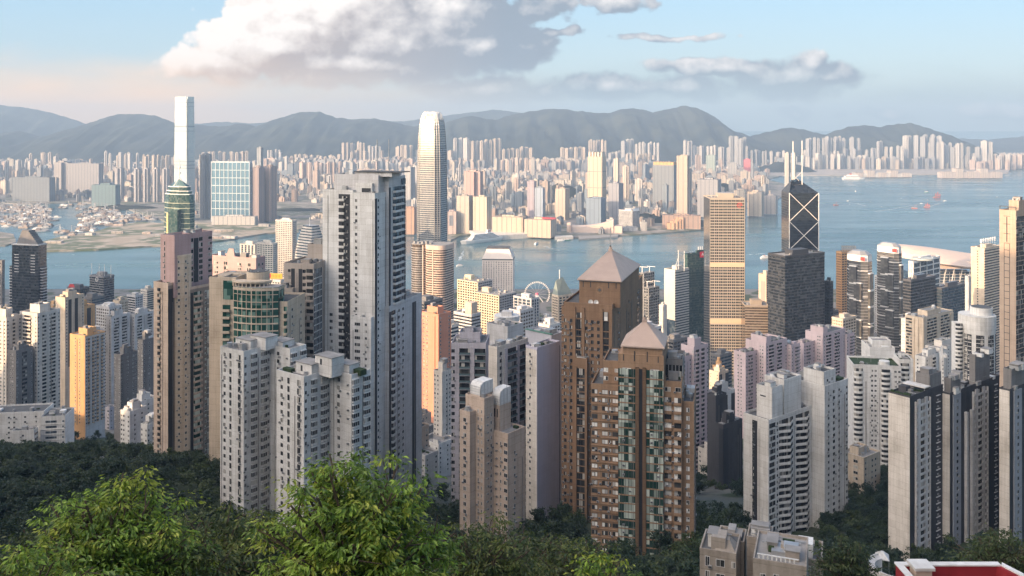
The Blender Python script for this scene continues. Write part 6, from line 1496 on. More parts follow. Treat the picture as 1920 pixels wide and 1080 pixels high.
far_named('cream residential tower with a tall thin shoulder', 1167, 1182, 4200, 310, 30, (.58, .49, .42), plan='cross')
B = office('office_block', 'grey block with a white roof sign on the far waterfront', 1160, 1186, 1199, 3240, 396, 40, W2, GDK, 0, 0, 4, .5, .3, 2, .3, cat='building', clut=3, fin=False)
B.fbox('sign_board', WS, B.m.r, 2, B.m.r.L - 2, .4, 1, B.m.z1 - 1, B.m.z1 + 9); B.done()
def hbr(C, x, y, w, d, a, h): C.box(x + w * .45, y + 6, w * .6, d * .8, a, 4, 4 + h * .80, (.36, .30, .28)); C.box(x, y, w * 1.02, d * 1.02, a, 4 + h * .62, 4 + h * .62 + 2, (.34, .30, .27))
far_named('tall stepped bronze tower standing alone on the far waterfront', 1270, 1295, 3320, 290, 24, (.50, .41, .33), extra=hbr, cat='skyscraper')
def ic(C, x, y, w, d, a, h):
    for k in range(4): C.box(x - w * .32 + k * 12, y - d * .5 - 8 + k * 4, 26, 20, a, 4, 4 + h * (.45 + .12 * k), (.58, .36, .22))
far_named('orange brown stepped hotel on the tip of the far shore', 1243, 1316, 3210, 402, 10, (.42, .30, .24), d=40, plan='slab', extra=ic, cat='hotel')
def cult(C, x, y, w, d, a, h): pass
# sweeping roofed hall and clock tower
B = Bld('cultural_centre', 'windowless pink hall with a sweeping curved roof and a clock tower on the far shore', 1070, 1150, 1162, 3080, 10, depth=50, cat='building', own={'wall': W3}, base=4, indiv=0)
PT = wallm('hall_tile', (.62, .49, .41), .06); a_ = B.a
prof = [(0, 22)] + [(a_ * k / 10, (B.z(438) if False else 20) + (B.z(413) - 20) * (k / 10) ** 2.6) for k in range(1, 11)]
V = [(u, v, 0) for v in (0, 50) for u, h in prof] + [(u, v, h) for v in (0, 50) for u, h in prof]; n = len(prof); F = []
for i in range(n - 1): F += [(i, i + 1, 2 * n + i + 1, 2 * n + i), (2 * n + i, 2 * n + i + 1, 3 * n + i + 1, 3 * n + i)]
F += [(n - 1, 2 * n - 1, 4 * n - 1, 3 * n - 1), (0, 2 * n, 3 * n, n)]
B.P('hall').add(V, F, PT); B.U('theatre').box(PT, a_ + .1, a_ + 30, 4, 50, 0, B.z(424)); B.U('theatre').box(PT, -14, -1, 4, 30, 0, B.z(420))
B.P('clock_tower').box(wallm('clock_brick', (.5, .36, .28), .1), -4, 3, -10, -3, 0, B.z(424)); B.P('clock_tower_dome').cyl(W3, -.5, -6.5, 2.5, B.z(424) + .003, B.z(418), 10, .5); B.done()
far_named('white domed museum and low pale halls east of the sweeping roofed hall', 1163, 1198, 3150, 425, 6, c2_, d=40, cat='building')
far_named('wide dark block with an orange roof edge in the far city', 1226, 1272, 4100, 308, 26, (.24, .26, .28), d=60, extra=lambda C, x, y, w, d, a, h: C.box(x, y, w * .95, d * .9, a, 4 + h - 4, 4 + h + 10, (.60, .36, .14)), cat='building')
far_named('dark slab block with a cream front at the eastern far shore', 1310, 1356, 3600, 335, 26, (.34, .34, .36), d=60)
far_named('cream hotel slab on the eastern far shore', 1378, 1402, 3560, 355, 20, c1)
far_named('left ribbed cream block at the eastern point', 1404, 1436, 3640, 358, 26, (.60, .50, .40), plan='slab')
far_named('right ribbed cream block at the eastern point', 1434, 1462, 3720, 366, 26, (.52, .46, .42), plan='slab')
for i, x in enumerate((1472, 1484)): far_named(('left', 'right')[i] + ' one of the tall twin towers standing at the water behind the dark crossed skyscraper', x, x + 11, 4000, 285, 30, (.48, .46, .42), d=24, cat='skyscraper')
far_named('pink red lit tower among the hazy eastern blocks', 1395, 1410, 6700, 298, 20, (.65, .16, .16))
far_named('pale green glass block among the hazy eastern blocks', 1325, 1345, 6400, 290, 20, (.35, .42, .38))
for i, (x, w, y) in enumerate(((1296, 20, 313), (1345, 22, 312), (1375, 18, 318))): far_named(('cream blocky school', 'grey long depot', 'cream stepped block')[i] + ' near the hazy runway end', x, x + w, 5600, y + 12, 12, PAL[i], cat='building')
# cruise terminal and its shed rows on the runway
def lowrow(C, x, y, w, d, a, h):
    for k in range(5): C.box(x - w * .4 + w * .2 * k, y, w * .12, d * 1.1, a, 4, 4 + h * (1.0 + .5 * (k % 2)), (.50, .43, .38))
far_named('long low pink white terminal on the old runway', 1765, 1880, 6200, 322, 0, (.58, .50, .46), d=60, plan='slab', extra=lowrow, cat='terminal')
far_named('cluster of white sheds on the old runway', 1600, 1710, 6300, 324, 0, (.66, .62, .58), d=70, plan='slab', extra=lowrow, cat='shed')
# random blocks: the largest stand alone, the rest are one mass
cand = []; grid_ = {}
RR = random.Random(5)
poly_k = kpts
def dens(px, Y):
    if px < 610 and Y < 4300: return .10
    if Y < 3350: return .45
    return 1.0
tries = 0
while len(cand) < 7600 and tries < 160000:
    tries += 1
    Y = math.sqrt(RR.uniform(3000 ** 2, 8900 ** 2)); px = RR.uniform(-90, 2010); X = wx(px, Y)
    if not inside(X, Y, poly_k) or RR.random() > dens(px, Y): continue
    if px > 1440 and Y < 7300: continue
    if not all(inside(X + dx, Y + dy, poly_k) for dx in (-28, 28) for dy in (-28, 28)): continue
    if any(a <= px <= b and c <= Y <= d for a, b, c, d in NAMED_ZONES): continue
    if 1020 < px < 1080 and 4300 < Y < 4900: continue
    g = (int(X // 34), int(Y // 34))
    if g in grid_: continue
    grid_[g] = 1
    q = fbm(X * .0009, Y * .0009, 2, 3)
    est = q > .12
    h = RR.uniform(14, 48) if not est else RR.choice((RR.uniform(20, 40), RR.uniform(60, 75) + 45 * noise.noise(Vector((X * .004, Y * .004, 8)))))
    if len(cand) > 4000: h = RR.uniform(10, 30)
    if RR.random() < .035: h = RR.uniform(85, 140)
    if Y > 7500: h = RR.uniform(10, 40)
    elif Y > 6800: h = (RR.uniform(70, 105) if est else RR.uniform(14, 45)) * (.8 + .5 * max(0, q))
    if px < 600 and Y < 4300: h = RR.uniform(8, 18)
    if px > 1150 and Y > 6000: h *= 1.1
    lift = max(0, (Y - 7400) / 1500) * 55
    w = RR.uniform(16, 34) if not est else RR.uniform(24, 36); d = RR.uniform(14, 24)
    if RR.random() < .1: w *= 2
    ang = .9 * noise.noise(Vector((X * .0006, Y * .0006, 4))) + (-.5 if RR.random() < .8 else .4)
    col = PAL[int(abs(noise.noise(Vector((X // 260, Y // 260, 3.3)))) * 97) % 12] if RR.random() < .6 else RR.choice(PAL); k = RR.uniform(.8, 1.1); col = tuple(min(.8, c * k) for c in col)
    cand.append((h * w / Y / Y, px, X, Y, w, d, ang, h, col, lift, est))
cand.sort(key=lambda t: -t[0])
GL = {0: ('low pale block among the far western towers beyond the old harbour', 'pale tower blocks beyond the old harbour'),
      1: ('sunlit tower block in the dense far city between the crowned and the tallest skyscraper', 'tower blocks of the dense far city, western half'),
      2: ('sunlit tower block in the dense far city right of the crowned skyscraper', 'tower blocks of the dense far city, eastern half')}
RR = R
mass_city = City()
for i, (sc, px, X, Y, w, d, ang, h, col, lift, est) in enumerate(cand):
    if i < 230:
        C = City(); far_tower(C, X, Y, w, d, ang, h + lift, col); o = C.obj('far_tower', loc=(X, Y, 4))
        k = 0 if px < 340 else 1 if px < 805 else 2
        tag(o, GL[k][0], 'tower', GL[k][1])
    else: far_tower(mass_city, X, Y, w, d, ang, h + lift, col, plan=None if Y < 6000 else 'box')
tag(mass_city.obj('city_blocks'), 'dense mass of pale tower blocks spreading to the foot of the far mountains', 'city', kind='stuff')
# hillside estates below the mountains, standing in rows
est_city = City()
def estate(x0, x1, yt, yb, Y, n, col, jit=6):
    Y = min(Y, 7480 + (x0 % 7) * 12)
    for i in range(n):
        px = x0 + (x1 - x0) * (i + .5) / n; h_top = wz(yt + R.uniform(-jit, jit) * .4, Y); w = (x1 - x0) / n / FP * Y * R.uniform(.72, .98)
        k = R.uniform(.62, .85); far_tower(est_city, wx(px, Y), Y + R.uniform(-60, 60), w, w * .7, -.6, h_top - 4, tuple(c * k for c in col), 4, R.choice(['cross', 'box']))
for (x0, x1, yt, yb, Y, n, col) in [(640, 662, 268, 300, 8300, 3, c1), (668, 685, 268, 295, 8350, 3, c1), (690, 715, 274, 300, 8200, 4, c2_), (650, 720, 284, 305, 7900, 9, c1), (742, 775, 274, 300, 8300, 4, c1), (780, 850, 283, 310, 7800, 7, c1),
    (848, 880, 258, 300, 8500, 3, c2_), (875, 940, 262, 300, 8400, 8, c1), (915, 1000, 278, 310, 7900, 10, c1), (930, 1000, 298, 320, 6600, 8, (.60, .48, .40)), (1050, 1100, 276, 310, 8100, 6, c1), (1102, 1137, 264, 300, 8500, 7, c1), (1140, 1165, 285, 310, 7500, 4, c2_),
    (1163, 1190, 262, 300, 8500, 3, c3), (1190, 1235, 268, 305, 8300, 8, c2_), (1172, 1228, 290, 310, 7000, 12, c1), (1282, 1300, 265, 300, 8400, 3, c2_), (1300, 1340, 273, 305, 8100, 7, c2_), (1365, 1385, 258, 300, 8600, 2, c3), (1372, 1400, 258, 285, 8650, 3, c3), (1345, 1400, 276, 310, 7900, 7, c2_), (1400, 1440, 283, 318, 7600, 8, c3),
    (1512, 1545, 258, 300, 8700, 5, c3), (1545, 1612, 258, 295, 8700, 9, c3), (1440, 1470, 284, 315, 7700, 5, c2_), (1510, 1570, 284, 316, 7800, 10, c2_), (1640, 1660, 266, 310, 8300, 3, c3), (1660, 1690, 276, 315, 7900, 5, c2_), (1693, 1715, 256, 310, 8400, 2, c2_), (1712, 1765, 255, 310, 8500, 6, c3), (1720, 1800, 268, 315, 8000, 11, c2_), (1770, 1840, 275, 315, 7900, 8, c3),
    (1838, 1860, 266, 316, 7700, 2, c2_), (1580, 1640, 280, 316, 7600, 9, c3), (1800, 1900, 290, 318, 7500, 12, c2_), (1600, 1760, 296, 318, 7450, 22, (.30, .31, .34)), (1500, 1600, 298, 318, 7450, 14, (.36, .36, .38)), (1860, 1925, 290, 318, 7500, 6, (.56, .46, .40)), (1820, 1905, 302, 318, 7350, 9, (.58, .46, .40)),
    (60, 110, 288, 315, 7000, 5, c1), (190, 260, 286, 315, 6600, 8, c2_), (260, 330, 292, 320, 6000, 9, c1), (215, 245, 290, 312, 7000, 5, c1), (380, 470, 284, 300, 7800, 10, c1), (500, 530, 283, 305, 7600, 5, c2_), (540, 640, 292, 310, 7300, 12, c1), (560, 640, 305, 330, 5600, 9, (.6, .47, .4)), (0, 60, 300, 325, 5800, 6, c2_)]:
    estate(x0, x1, yt, yb, Y, n, col)
tag(est_city.obj('hillside_estates'), 'rows of hazy housing towers along the foot of the mountains', 'city', kind='stuff')
# wooded knolls inside the far city
def knoll(px, Y, rx, ry, h, seed):
    V = []; F = []; nx, ny = 22, 12; cx_ = wx(px, Y)
    for j in range(ny + 1):
        for i in range(nx + 1):
            x, y = -1 + 2 * i / nx, -1 + 2 * j / ny; q = max(0, 1 - x * x - y * y)
            V.append((cx_ + x * rx, Y + y * ry, 3 + h * q ** .8 * (1 + .35 * fbm(x * 3, y * 3, seed))))
    for j in range(ny):
        for i in range(nx): p = j * (nx + 1) + i; F.append((p, p + 1, p + nx + 2, p + nx + 1))
    tag(mesh_obj('hill', V, F, HILL, smooth=True), kind='structure')
for k in ((1050, 4600, 150, 110, 62, 1), (1215, 3450, 90, 60, 30, 2), (700, 5200, 180, 120, 50, 3), (1330, 5000, 200, 100, 45, 4), (905, 3500, 70, 50, 24, 6), (1300, 3330, 75, 60, 22, 7), (230, 4000, 160, 60, 14, 8), (560, 3900, 120, 60, 10, 9), (1470, 7000, 260, 90, 70, 10), (1540, 7900, 380, 90, 130, 11)): knoll(*k)
# ------------------------------------------------------------------ vessels
HULLS = {n: plain('hull_' + n, c, .5, noise_amt=.15) for n, c in (('white', (.72, .71, .69)), ('red', (.36, .10, .08)), ('green', (.06, .2, .16)), ('dark', (.07, .08, .10)), ('rust', (.27, .21, .17)), ('grey', (.36, .36, .37)))}
def hull_pts(l, w): return [(-l / 2, -w / 2), (l * .22, -w / 2), (l * .40, -w * .28), (l / 2, 0), (l * .40, w * .28), (l * .22, w / 2), (-l / 2, w / 2)]
def vessel(name, label, cat, px, py, l, kind, col, ang=0, group=None, pos=None):
    x, y = pos or seapt(px, py); w = l * (.24 if kind != 'barge' else .34)
    e = bpy.data.objects.new(name, None); COL.objects.link(e); e.location = (x, y, 0); e.rotation_euler = (0, 0, ang); tag(e, label, cat, group)
    p = Part(); h = l * .07 + 1.0; p.prism(HULLS[col], hull_pts(l, w * .86), -.6, 0.2, 1.08); p.prism(HULLS[col], hull_pts(l, w), .203, h, 1.04); p.obj('hull', e)
    p = Part()
    if kind == 'ferry':
        p.box(HULLS['white'], -l * .42, l * .26, -w * .42, w * .42, h + .003, h + l * .07); p.box(PANEB, -l * .40, l * .262, -w * .425, w * .425, h + l * .03, h + l * .055); p.obj('cabin', e)
        p = Part(); p.box(HULLS['white'], -l * .30, l * .16, -w * .34, w * .34, h + l * .07 + .003, h + l * .13); p.obj('upper_deck', e); p = Part(); p.box(HULLS['red'], -l * .2, -l * .1, -w * .1, w * .1, h + l * .13 + .003, h + l * .2); p.obj('funnel', e)
    elif kind == 'barge':
        p.box(HULLS['rust'], -l * .42, -l * .12, -w * .4, w * .4, h + .003, h + l * .13); p.obj('cabin', e)
        p = Part(); p.tube(HULLS['red' if col == 'red' else 'grey'], (l * .05, -w * .3, h), (l * .02, 0, h + l * .5), l * .018, 4); p.tube(HULLS['red' if col == 'red' else 'grey'], (l * .05, w * .3, h), (l * .02, 0, h + l * .5), l * .018, 4); p.tube(HULLS['red' if col == 'red' else 'grey'], (l * .02, 0, h + l * .5), (l * .42, 0, h + l * .35), l * .012, 4); p.obj('derrick', e)
        p = Part(); p.box(HULLS['grey'], -l * .02, l * .36, -w * .38, w * .38, h + .003, h + l * .05); p.obj('cargo', e)
    elif kind == 'junk':
        p.box(HULLS['rust'], -l * .45, -l * .1, -w * .35, w * .35, h + .003, h + l * .12); p.obj('cabin', e)
        for k, (mx, hh) in enumerate(((-.25, .55), (.02, .75), (.3, .5))):
            q = Part(); q.add([(l * mx - l * .02, .05, h + l * .08), (l * mx + l * .2, .1, h + l * .1), (l * mx + l * .12, .1, h + l * hh), (l * mx, .05, h + l * hh * .97), (l * mx - l * .02, -.05, h + l * .08), (l * mx + l * .2, -.05, h + l * .1), (l * mx + l * .12, -.05, h + l * hh), (l * mx, -.05, h + l * hh * .97)], [(0, 1, 2, 3), (7, 6, 5, 4), (0, 4, 5, 1), (1, 5, 6, 2), (2, 6, 7, 3), (3, 7, 4, 0)], HULLS['red']); q.obj('sail', e)
    else:
        p.box(HULLS['white'], -l * .35, l * .08, -w * .36, w * .36, h + .003, h + l * .11); p.obj('cabin', e); p = Part(); p.tube(METAL, (-l * .1, 0, h), (-l * .1, 0, h + l * .26), .15, 4); p.obj('mast', e)
    return e
FOAM, nt, b = new_mat('foam'); b.inputs['Base Color'].default_value = (.62, .68, .71, 1); b.inputs['Roughness'].default_value = .8
ge_ = N(nt, 'ShaderNodeNewGeometry'); nf = N(nt, 'ShaderNodeTexNoise'); nf.inputs['Scale'].default_value = .11; nf.inputs['Detail'].default_value = 6; L(nt, ge_.outputs['Position'], nf.inputs['Vector'])
L(nt, mrange(nt, nf.outputs['Fac'], .40, .62, 0, .8), b.inputs['Alpha'])
def wake(px0, py0, px1, py1, w0, w1):
    (x0, y0), (x1, y1) = seapt(px0, py0), seapt(px1, py1); V = []; F = []; n = 26
    dx, dy = x1 - x0, y1 - y0; l = math.hypot(dx, dy); nx, ny = -dy / l, dx / l
    for i in range(n + 1):
        t = i / n; w = (w0 + (w1 - w0) * t) * (1 + .5 * noise.noise(Vector((t * 9, px0, 1)))); o = .8 * w * noise.noise(Vector((t * 5, px0, 7)))
        V += [(x0 + dx * t + nx * (o + w / 2), y0 + dy * t + ny * (o + w / 2), .05), (x0 + dx * t + nx * (o - w / 2), y0 + dy * t + ny * (o - w / 2), .05)]
    F = [(2 * i, 2 * i + 1, 2 * i + 3, 2 * i + 2) for i in range(n)]
    tag(mesh_obj('boat_wake', V, F, FOAM), 'white foam wake trailing a boat', 'wake', kind='stuff')
vessel('liner', 'white liner anchored far out before the old runway', 'ship', 1601, 336, 150, 'ferry', 'white', 0)
for i, (px, py, l, kd, cl, a, lb, ct) in enumerate([
    (1568, 385, 46, 'barge', 'red', .3, 'red and white derrick barge nearest the dark crossed skyscraper', 'barge'), (1604, 359, 40, 'boat', 'white', 1.2, 'white boat alone in the bay below the liner', 'boat'), (1632, 379, 16, 'boat', 'dark', .5, 'tiny dark boat right of the derrick barge', 'boat'),
    (1590, 377, 24, 'boat', 'white', .4, 'small white speed boat leaving a wake beside the derrick barge', 'boat'), (1738, 361, 48, 'ferry', 'green', .1, 'green ferry crossing far out in the bay', 'ferry'), (1757, 371, 60, 'junk', 'red', 0, 'red sailed junk farthest out of the red vessels', 'boat'),
    (1715, 391, 44, 'barge', 'red', -.6, 'red and white barge left of the lower red sailed junk', 'barge'), (1738, 389, 42, 'junk', 'red', -.3, 'red sailed junk right of the red and white barge', 'boat'), (1740, 376, 20, 'boat', 'dark', 0, 'dark buoy boat between the two red sailed junks', 'boat'), (1728, 382, 26, 'boat', 'white', .2, 'white launch with a long wake in the middle bay', 'boat'), (1772, 377, 30, 'boat', 'white', .15, 'white launch heading right of the farthest red junk', 'boat'),
    (1870, 370, 20, 'boat', 'dark', 0, 'dark small boat alone at the right of the bay', 'boat'), (1653, 388, 10, 'boat', 'grey', 0, 'faint grey small craft in the open bay', 'boat'), (1432, 393, 40, 'junk', 'red', .2, 'red sailed junk right of the gridded tower', 'boat'), (1436, 484, 52, 'ferry', 'white', .25, 'white ferry left of the near black block', 'ferry'),
    (1006, 458, 40, 'ferry', 'white', 1.1, 'white ferry off the end of the cruise pier', 'ferry'), (1052, 452, 40, 'ferry', 'white', .3, 'left white ferry berthed below the sweeping roofed hall', 'ferry'), (1063, 451, 40, 'ferry', 'green', .3, 'green ferry berthed below the sweeping roofed hall', 'ferry'), (863, 499, 34, 'ferry', 'white', .4, 'white ferry right of the pink granite tower', 'ferry'), (436, 440, 24, 'boat', 'rust', 0, 'orange lit buoy boat before the waterfront park', 'boat'),
    (1412, 395, 26, 'boat', 'red', .1, 'small red boat just right of the gridded tower', 'boat'), (1690, 372, 12, 'boat', 'grey', 0, 'grey dot of a boat below the green ferry', 'boat')]):
    vessel('boat' if ct == 'boat' else ct, lb, ct, px, py, l * .62, kd, cl, a)
for w in ((862, 488, 870, 470, 10, 4), (400, 462, 520, 446, 4, 5), (1590, 378, 1624, 386, 6, 18), (1728, 383, 1640, 397, 4, 12), (1772, 378, 1740, 388, 5, 14), (1400, 478, 1433, 475, 3, 8), (1050, 470, 1020, 462, 5, 10), (1860, 385, 1905, 389, 8, 5), (1230, 478, 1320, 470, 4, 5), (1568, 387, 1600, 382, 3, 12)): wake(*w)
# cruise ship at the pier
x0, y0 = seapt(862, 459); x1, y1 = seapt(938, 450)
l = math.hypot(x1 - x0, y1 - y0); e = bpy.data.objects.new('cruise_ship', None); COL.objects.link(e); e.location = ((x0 + x1) / 2, (y0 + y1) / 2 + 8, 0); e.rotation_euler = (0, 0, math.atan2(y0 - y1, x0 - x1))
tag(e, 'white cruise ship moored at the long pier on the far shore', 'ship'); w = 26
p = Part(); p.prism(HULLS['white'], hull_pts(l * .92, w * .85), -.5, 4, 1.03); p.prism(HULLS['white'], hull_pts(l * .95, w), 4.003, 11, 1.05); p.obj('hull', e)
for k in range(4):
    p = Part(); s = 1 - k * .1; p.box(HULLS['white'], -l * .42 * s, l * .26 * s, -w * .44 * s, w * .44 * s, 11 + k * 4.003, 14.9 + k * 4); p.box(PANEB, -l * .41 * s, l * .262 * s, -w * .445 * s, w * .445 * s, 12 + k * 4.003, 13.4 + k * 4); p.obj('deck', e)
p = Part(); p.prism(HULLS['white'], [(-l * .25, -4), (-l * .15, -4), (-l * .15, 4), (-l * .25, 4)], 27, 38, .7); p.obj('funnel', e); p = Part(); p.box(HULLS['red'], -l * .24, -l * .16, -4.2, 4.2, 32, 35); p.obj('funnel_band', e)
# piers
def pier(label, pts, z, hh, wall=W3):
    e = slab('pier', [seapt(*q) for q in pts][::-1], z, MATS['roof_concrete'] if hh == 0 else wall); tag(e, label, 'pier'); return e
pier('long two storey pier with rows of arches beside the cruise ship', [(905, 452), (1000, 446), (985, 436), (880, 440)], 15, 1)
pier('low ferry pier below the sweeping roofed hall', [(1040, 450), (1075, 448), (1072, 445), (1040, 446)], 8, 1); pier('flat waterfront promenade deck below the sweeping roofed hall', [(1085, 451), (1158, 446), (1160, 442), (1085, 445)], 5, 0)
# the old harbour full of moored lighters
RB = random.Random(3)
protos = []
for k, (kd, cl, l) in enumerate((('barge', 'rust', 46), ('barge', 'grey', 52), ('boat', 'white', 34), ('barge', 'dark', 44), ('boat', 'rust', 30))):
    protos.append(vessel('moored_lighter', 'weathered lighter moored in the crowded old harbour', 'boat', 200, 400, l, kd, cl, 0, 'lighters moored in the old harbour'))
HARB = [(-40, 385), (60, 386), (150, 383), (215, 388), (290, 412), (262, 416), (210, 422), (170, 434), (110, 441), (60, 432), (-40, 428)]
used = [0] * 5; n = 0; taken = []
while n < 230:
    px, py = RB.uniform(-30, 300), RB.uniform(374, 440)
    if not inside(px, py, HARB): continue
    dens_ = noise.noise(Vector((px * .018, py * .05, 2)))
    if dens_ < -.05 and RB.random() < .93: continue
    if 92 < px < 150 and 392 < py < 432 and RB.random() < .95: continue
    x, y = seapt(px, py)
    if any((x - a) ** 2 + (y - b) ** 2 < 26 ** 2 for a, b in taken): continue
    taken.append((x, y)); k = RB.randrange(5); n += 1
    if not used[k]: used[k] = 1; o = protos[k]
    else:
        o = protos[k].copy(); COL.objects.link(o)
        for ch in protos[k].children: c = ch.copy(); COL.objects.link(c); c.parent = o
    o.location = (x, y, 0); o.rotation_euler = (0, 0, RB.uniform(-.5, .5) + RB.choice((0, 0, 3.14)))
# waterfront park: sheds and trees on the flat land
for i in range(26):
    px, py = RB.uniform(90, 560), RB.uniform(420, 462)
    if not inside(px, py, WPK): continue
    x, y = seapt(px, py); C = City(); w = RB.uniform(20, 60); C.box(x, y, w, RB.uniform(12, 22), RB.uniform(-.3, .3), 4, 4 + RB.uniform(5, 11), RB.choice(PAL[:5]), (.5, .45, .4)); C.box(x + w * .2, y, w * .3, 9, 0, 4, 12, RB.choice(PAL[:5]))
    tag(C.obj('shed', loc=(x, y, 4.4)), 'low pale shed on the flat waterfront park', 'shed', 'sheds on the waterfront park')
# ------------------------------------------------------------------ trees
def leafm(name, a, b_, tr=.25, spec=.3):
    m, nt, b = new_mat(name); ge = N(nt, 'ShaderNodeNewGeometry'); oi = N(nt, 'ShaderNodeObjectInfo')
    r = mth(nt, 'FRACT', mth(nt, 'ADD', ge.outputs['Random Per Island'], mth(nt, 'MULTIPLY', oi.outputs['Random'], .37)))
    L(nt, mixc(nt, r, a, b_), b.inputs['Base Color']); b.inputs['Roughness'].default_value = .45; b.inputs['Specular IOR Level'].default_value = spec
    if tr:
        out = nt.nodes['Material Output']; t = N(nt, 'ShaderNodeBsdfTranslucent'); L(nt, mixc(nt, .5, mixc(nt, r, a, b_), (.22, .30, .03)), t.inputs[0])
        ms_ = N(nt, 'ShaderNodeMixShader'); ms_.inputs[0].default_value = tr; L(nt, b.outputs[0], ms_.inputs[1]); L(nt, t.outputs[0], ms_.inputs[2]); L(nt, ms_.outputs[0], out.inputs[0])
    MATS[name] = m; return m
LF_BR = leafm('leaf_bright', (.06, .13, .014), (.33, .47, .07), .38, .5); LF_BR2 = leafm('leaf_yellow', (.12, .17, .012), (.46, .50, .08), .4, .5); LF_BR3 = leafm('leaf_deep', (.03, .075, .014), (.16, .25, .035), .3, .5); LF_OL = leafm('leaf_olive', (.055, .085, .022), (.14, .155, .045), .2)
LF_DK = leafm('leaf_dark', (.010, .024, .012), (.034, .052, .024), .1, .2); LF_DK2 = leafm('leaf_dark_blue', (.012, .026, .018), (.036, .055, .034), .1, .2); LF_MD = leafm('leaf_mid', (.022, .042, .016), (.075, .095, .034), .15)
BARK = plain('bark', (.09, .065, .045), .9, noise_amt=.4, scale=6)
def limb_mesh(p, a, b, r0, r1, n=6):
    a, b = Vector(a), Vector(b); d = (b - a).normalized(); u = d.orthogonal().normalized(); w = d.cross(u)
    V = [tuple(q + (u * math.cos(6.2832 * i / n) + w * math.sin(6.2832 * i / n)) * r) for q, r in ((a, r0), (b, r1)) for i in range(n)]
    p.add(V, [(i, (i + 1) % n, n + (i + 1) % n, n + i) for i in range(n)] + [tuple(range(n, 2 * n))], BARK)
def clump_crown(seed, rx, rz, nc, nl, ls, mat):
    """crown of leaf sprays: clumps spread unevenly through a lobed volume"""
    rg = random.Random(seed); V = []; F = []
    lobes = [(rg.uniform(-.55, .55) * rx, rg.uniform(-.55, .55) * rx, rg.uniform(-.25, .75) * rz, rg.uniform(.35, .62)) for _ in range(9)]
    for c in range(nc):
        lx, ly, lz, lr = rg.choice(lobes); v = Vector((rg.gauss(0, 1), rg.gauss(0, 1), rg.gauss(0, 1) + .3)).normalized() * (rg.random() ** .4)
        cx_, cy_, cz_ = lx + v.x * lr * rx, ly + v.y * lr * rx, lz + v.z * lr * rz; cr = rg.uniform(.10, .2) * rx
        out = Vector((cx_, cy_, cz_ + rz * .3)).normalized()
        for k in range(nl):
            q = Vector((rg.gauss(0, 1), rg.gauss(0, 1), rg.gauss(0, .8))) * cr * .55; pos = Vector((cx_, cy_, cz_)) + q
            nrm = (out * .7 + Vector((rg.gauss(0, .6), rg.gauss(0, .6), rg.gauss(.5, .5)))).normalized(); u = nrm.orthogonal().normalized(); u = (u * math.cos(k) + nrm.cross(u) * math.sin(k)); w = nrm.cross(u); s = ls * rg.uniform(.6, 1.3); o = len(V)
            V += [tuple(pos - u * s * .5), tuple(pos + w * s * .3 + nrm * s * .08), tuple(pos + u * s * .6), tuple(pos - w * s * .3 + nrm * s * .08)]; F.append((o, o + 1, o + 2, o + 3))
    return V, F
def tree_proto(name, label, cat, group, seed, h, rx, rz, nc, nl, ls, mat):
    e = bpy.data.objects.new(name, None); COL.objects.link(e); tag(e, label, cat, group)
    V, F = clump_crown(seed, rx, rz, nc, nl, ls, mat); c = mesh_obj('crown', V, F, mat, parent=e); c.location = (0, 0, h - rz * .55)
    p = Part(); rg = random.Random(seed); limb_mesh(p, (0, 0, -2), (0, 0, h * .5), .35, .25); 
    for k in range(5): a = 6.28 * k / 5 + rg.random(); limb_mesh(p, (0, 0, h * (.3 + .05 * k)), (math.cos(a) * rx * .5, math.sin(a) * rx * .5, h * (.6 + .06 * k)), .18, .07)
    p.obj('trunk', e); return e
def dup(e, x, y, z, s, rz):
    o = e.copy(); COL.objects.link(o)
    for ch in e.children: c = ch.copy(); COL.objects.link(c); c.parent = o
    o.location = (x, y, z); o.scale = (s, s, s * R.uniform(.85, 1.15)); o.rotation_euler = (0, 0, rz); return o
FL = 'dark evergreen tree of the shaded hillside forest'; FG = 'dark trees of the hillside forest'
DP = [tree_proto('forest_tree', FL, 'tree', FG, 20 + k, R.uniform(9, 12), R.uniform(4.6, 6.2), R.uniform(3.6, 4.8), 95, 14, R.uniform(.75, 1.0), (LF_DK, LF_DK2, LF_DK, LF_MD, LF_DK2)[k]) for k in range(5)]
RT = random.Random(9)
spots = []; cells = {}
def place(px0, px1, Y0, Y1, n, sep, m=3.5):
    k = t = 0
    while k < n and t < n * 30:
        t += 1; Y = RT.uniform(Y0 ** .5, Y1 ** .5) ** 2; X = wx(RT.uniform(px0, px1), Y); g = (int(X // sep), int(Y // sep))
        near = any((X - a) ** 2 + (Y - b) ** 2 < sep * sep for i in (-1, 0, 1) for j in (-1, 0, 1) for a, b in cells.get((g[0] + i, g[1] + j), ()))
        if near or hit(X, Y, m): continue
        cells.setdefault(g, []).append((X, Y)); spots.append((X, Y)); k += 1
place(-60, 460, 140, 330, 190, 6.2); place(-60, 440, 330, 620, 330, 6.5); place(60, 330, 600, 760, 60, 8); place(1300, 1400, 230, 430, 60, 6.2); place(1548, 1664, 200, 520, 130, 6.2); place(1810, 1960, 170, 330, 110, 6.2); place(1800, 1960, 290, 372, 50, 6.2); place(1664, 1960, 372, 640, 110, 6.5); place(440, 860, 120, 420, 130, 6.2); place(860, 1300, 120, 300, 90, 6.2); place(860, 1300, 300, 420, 40, 6.2); place(420, 1300, 420, 640, 60, 9); place(1300, 1660, 480, 700, 60, 8); place(1590, 1720, 700, 1150, 40, 10); place(-60, 1960, 650, 1100, 120, 12)
spots.sort(key=lambda p: p[1])
first = [True] * 5
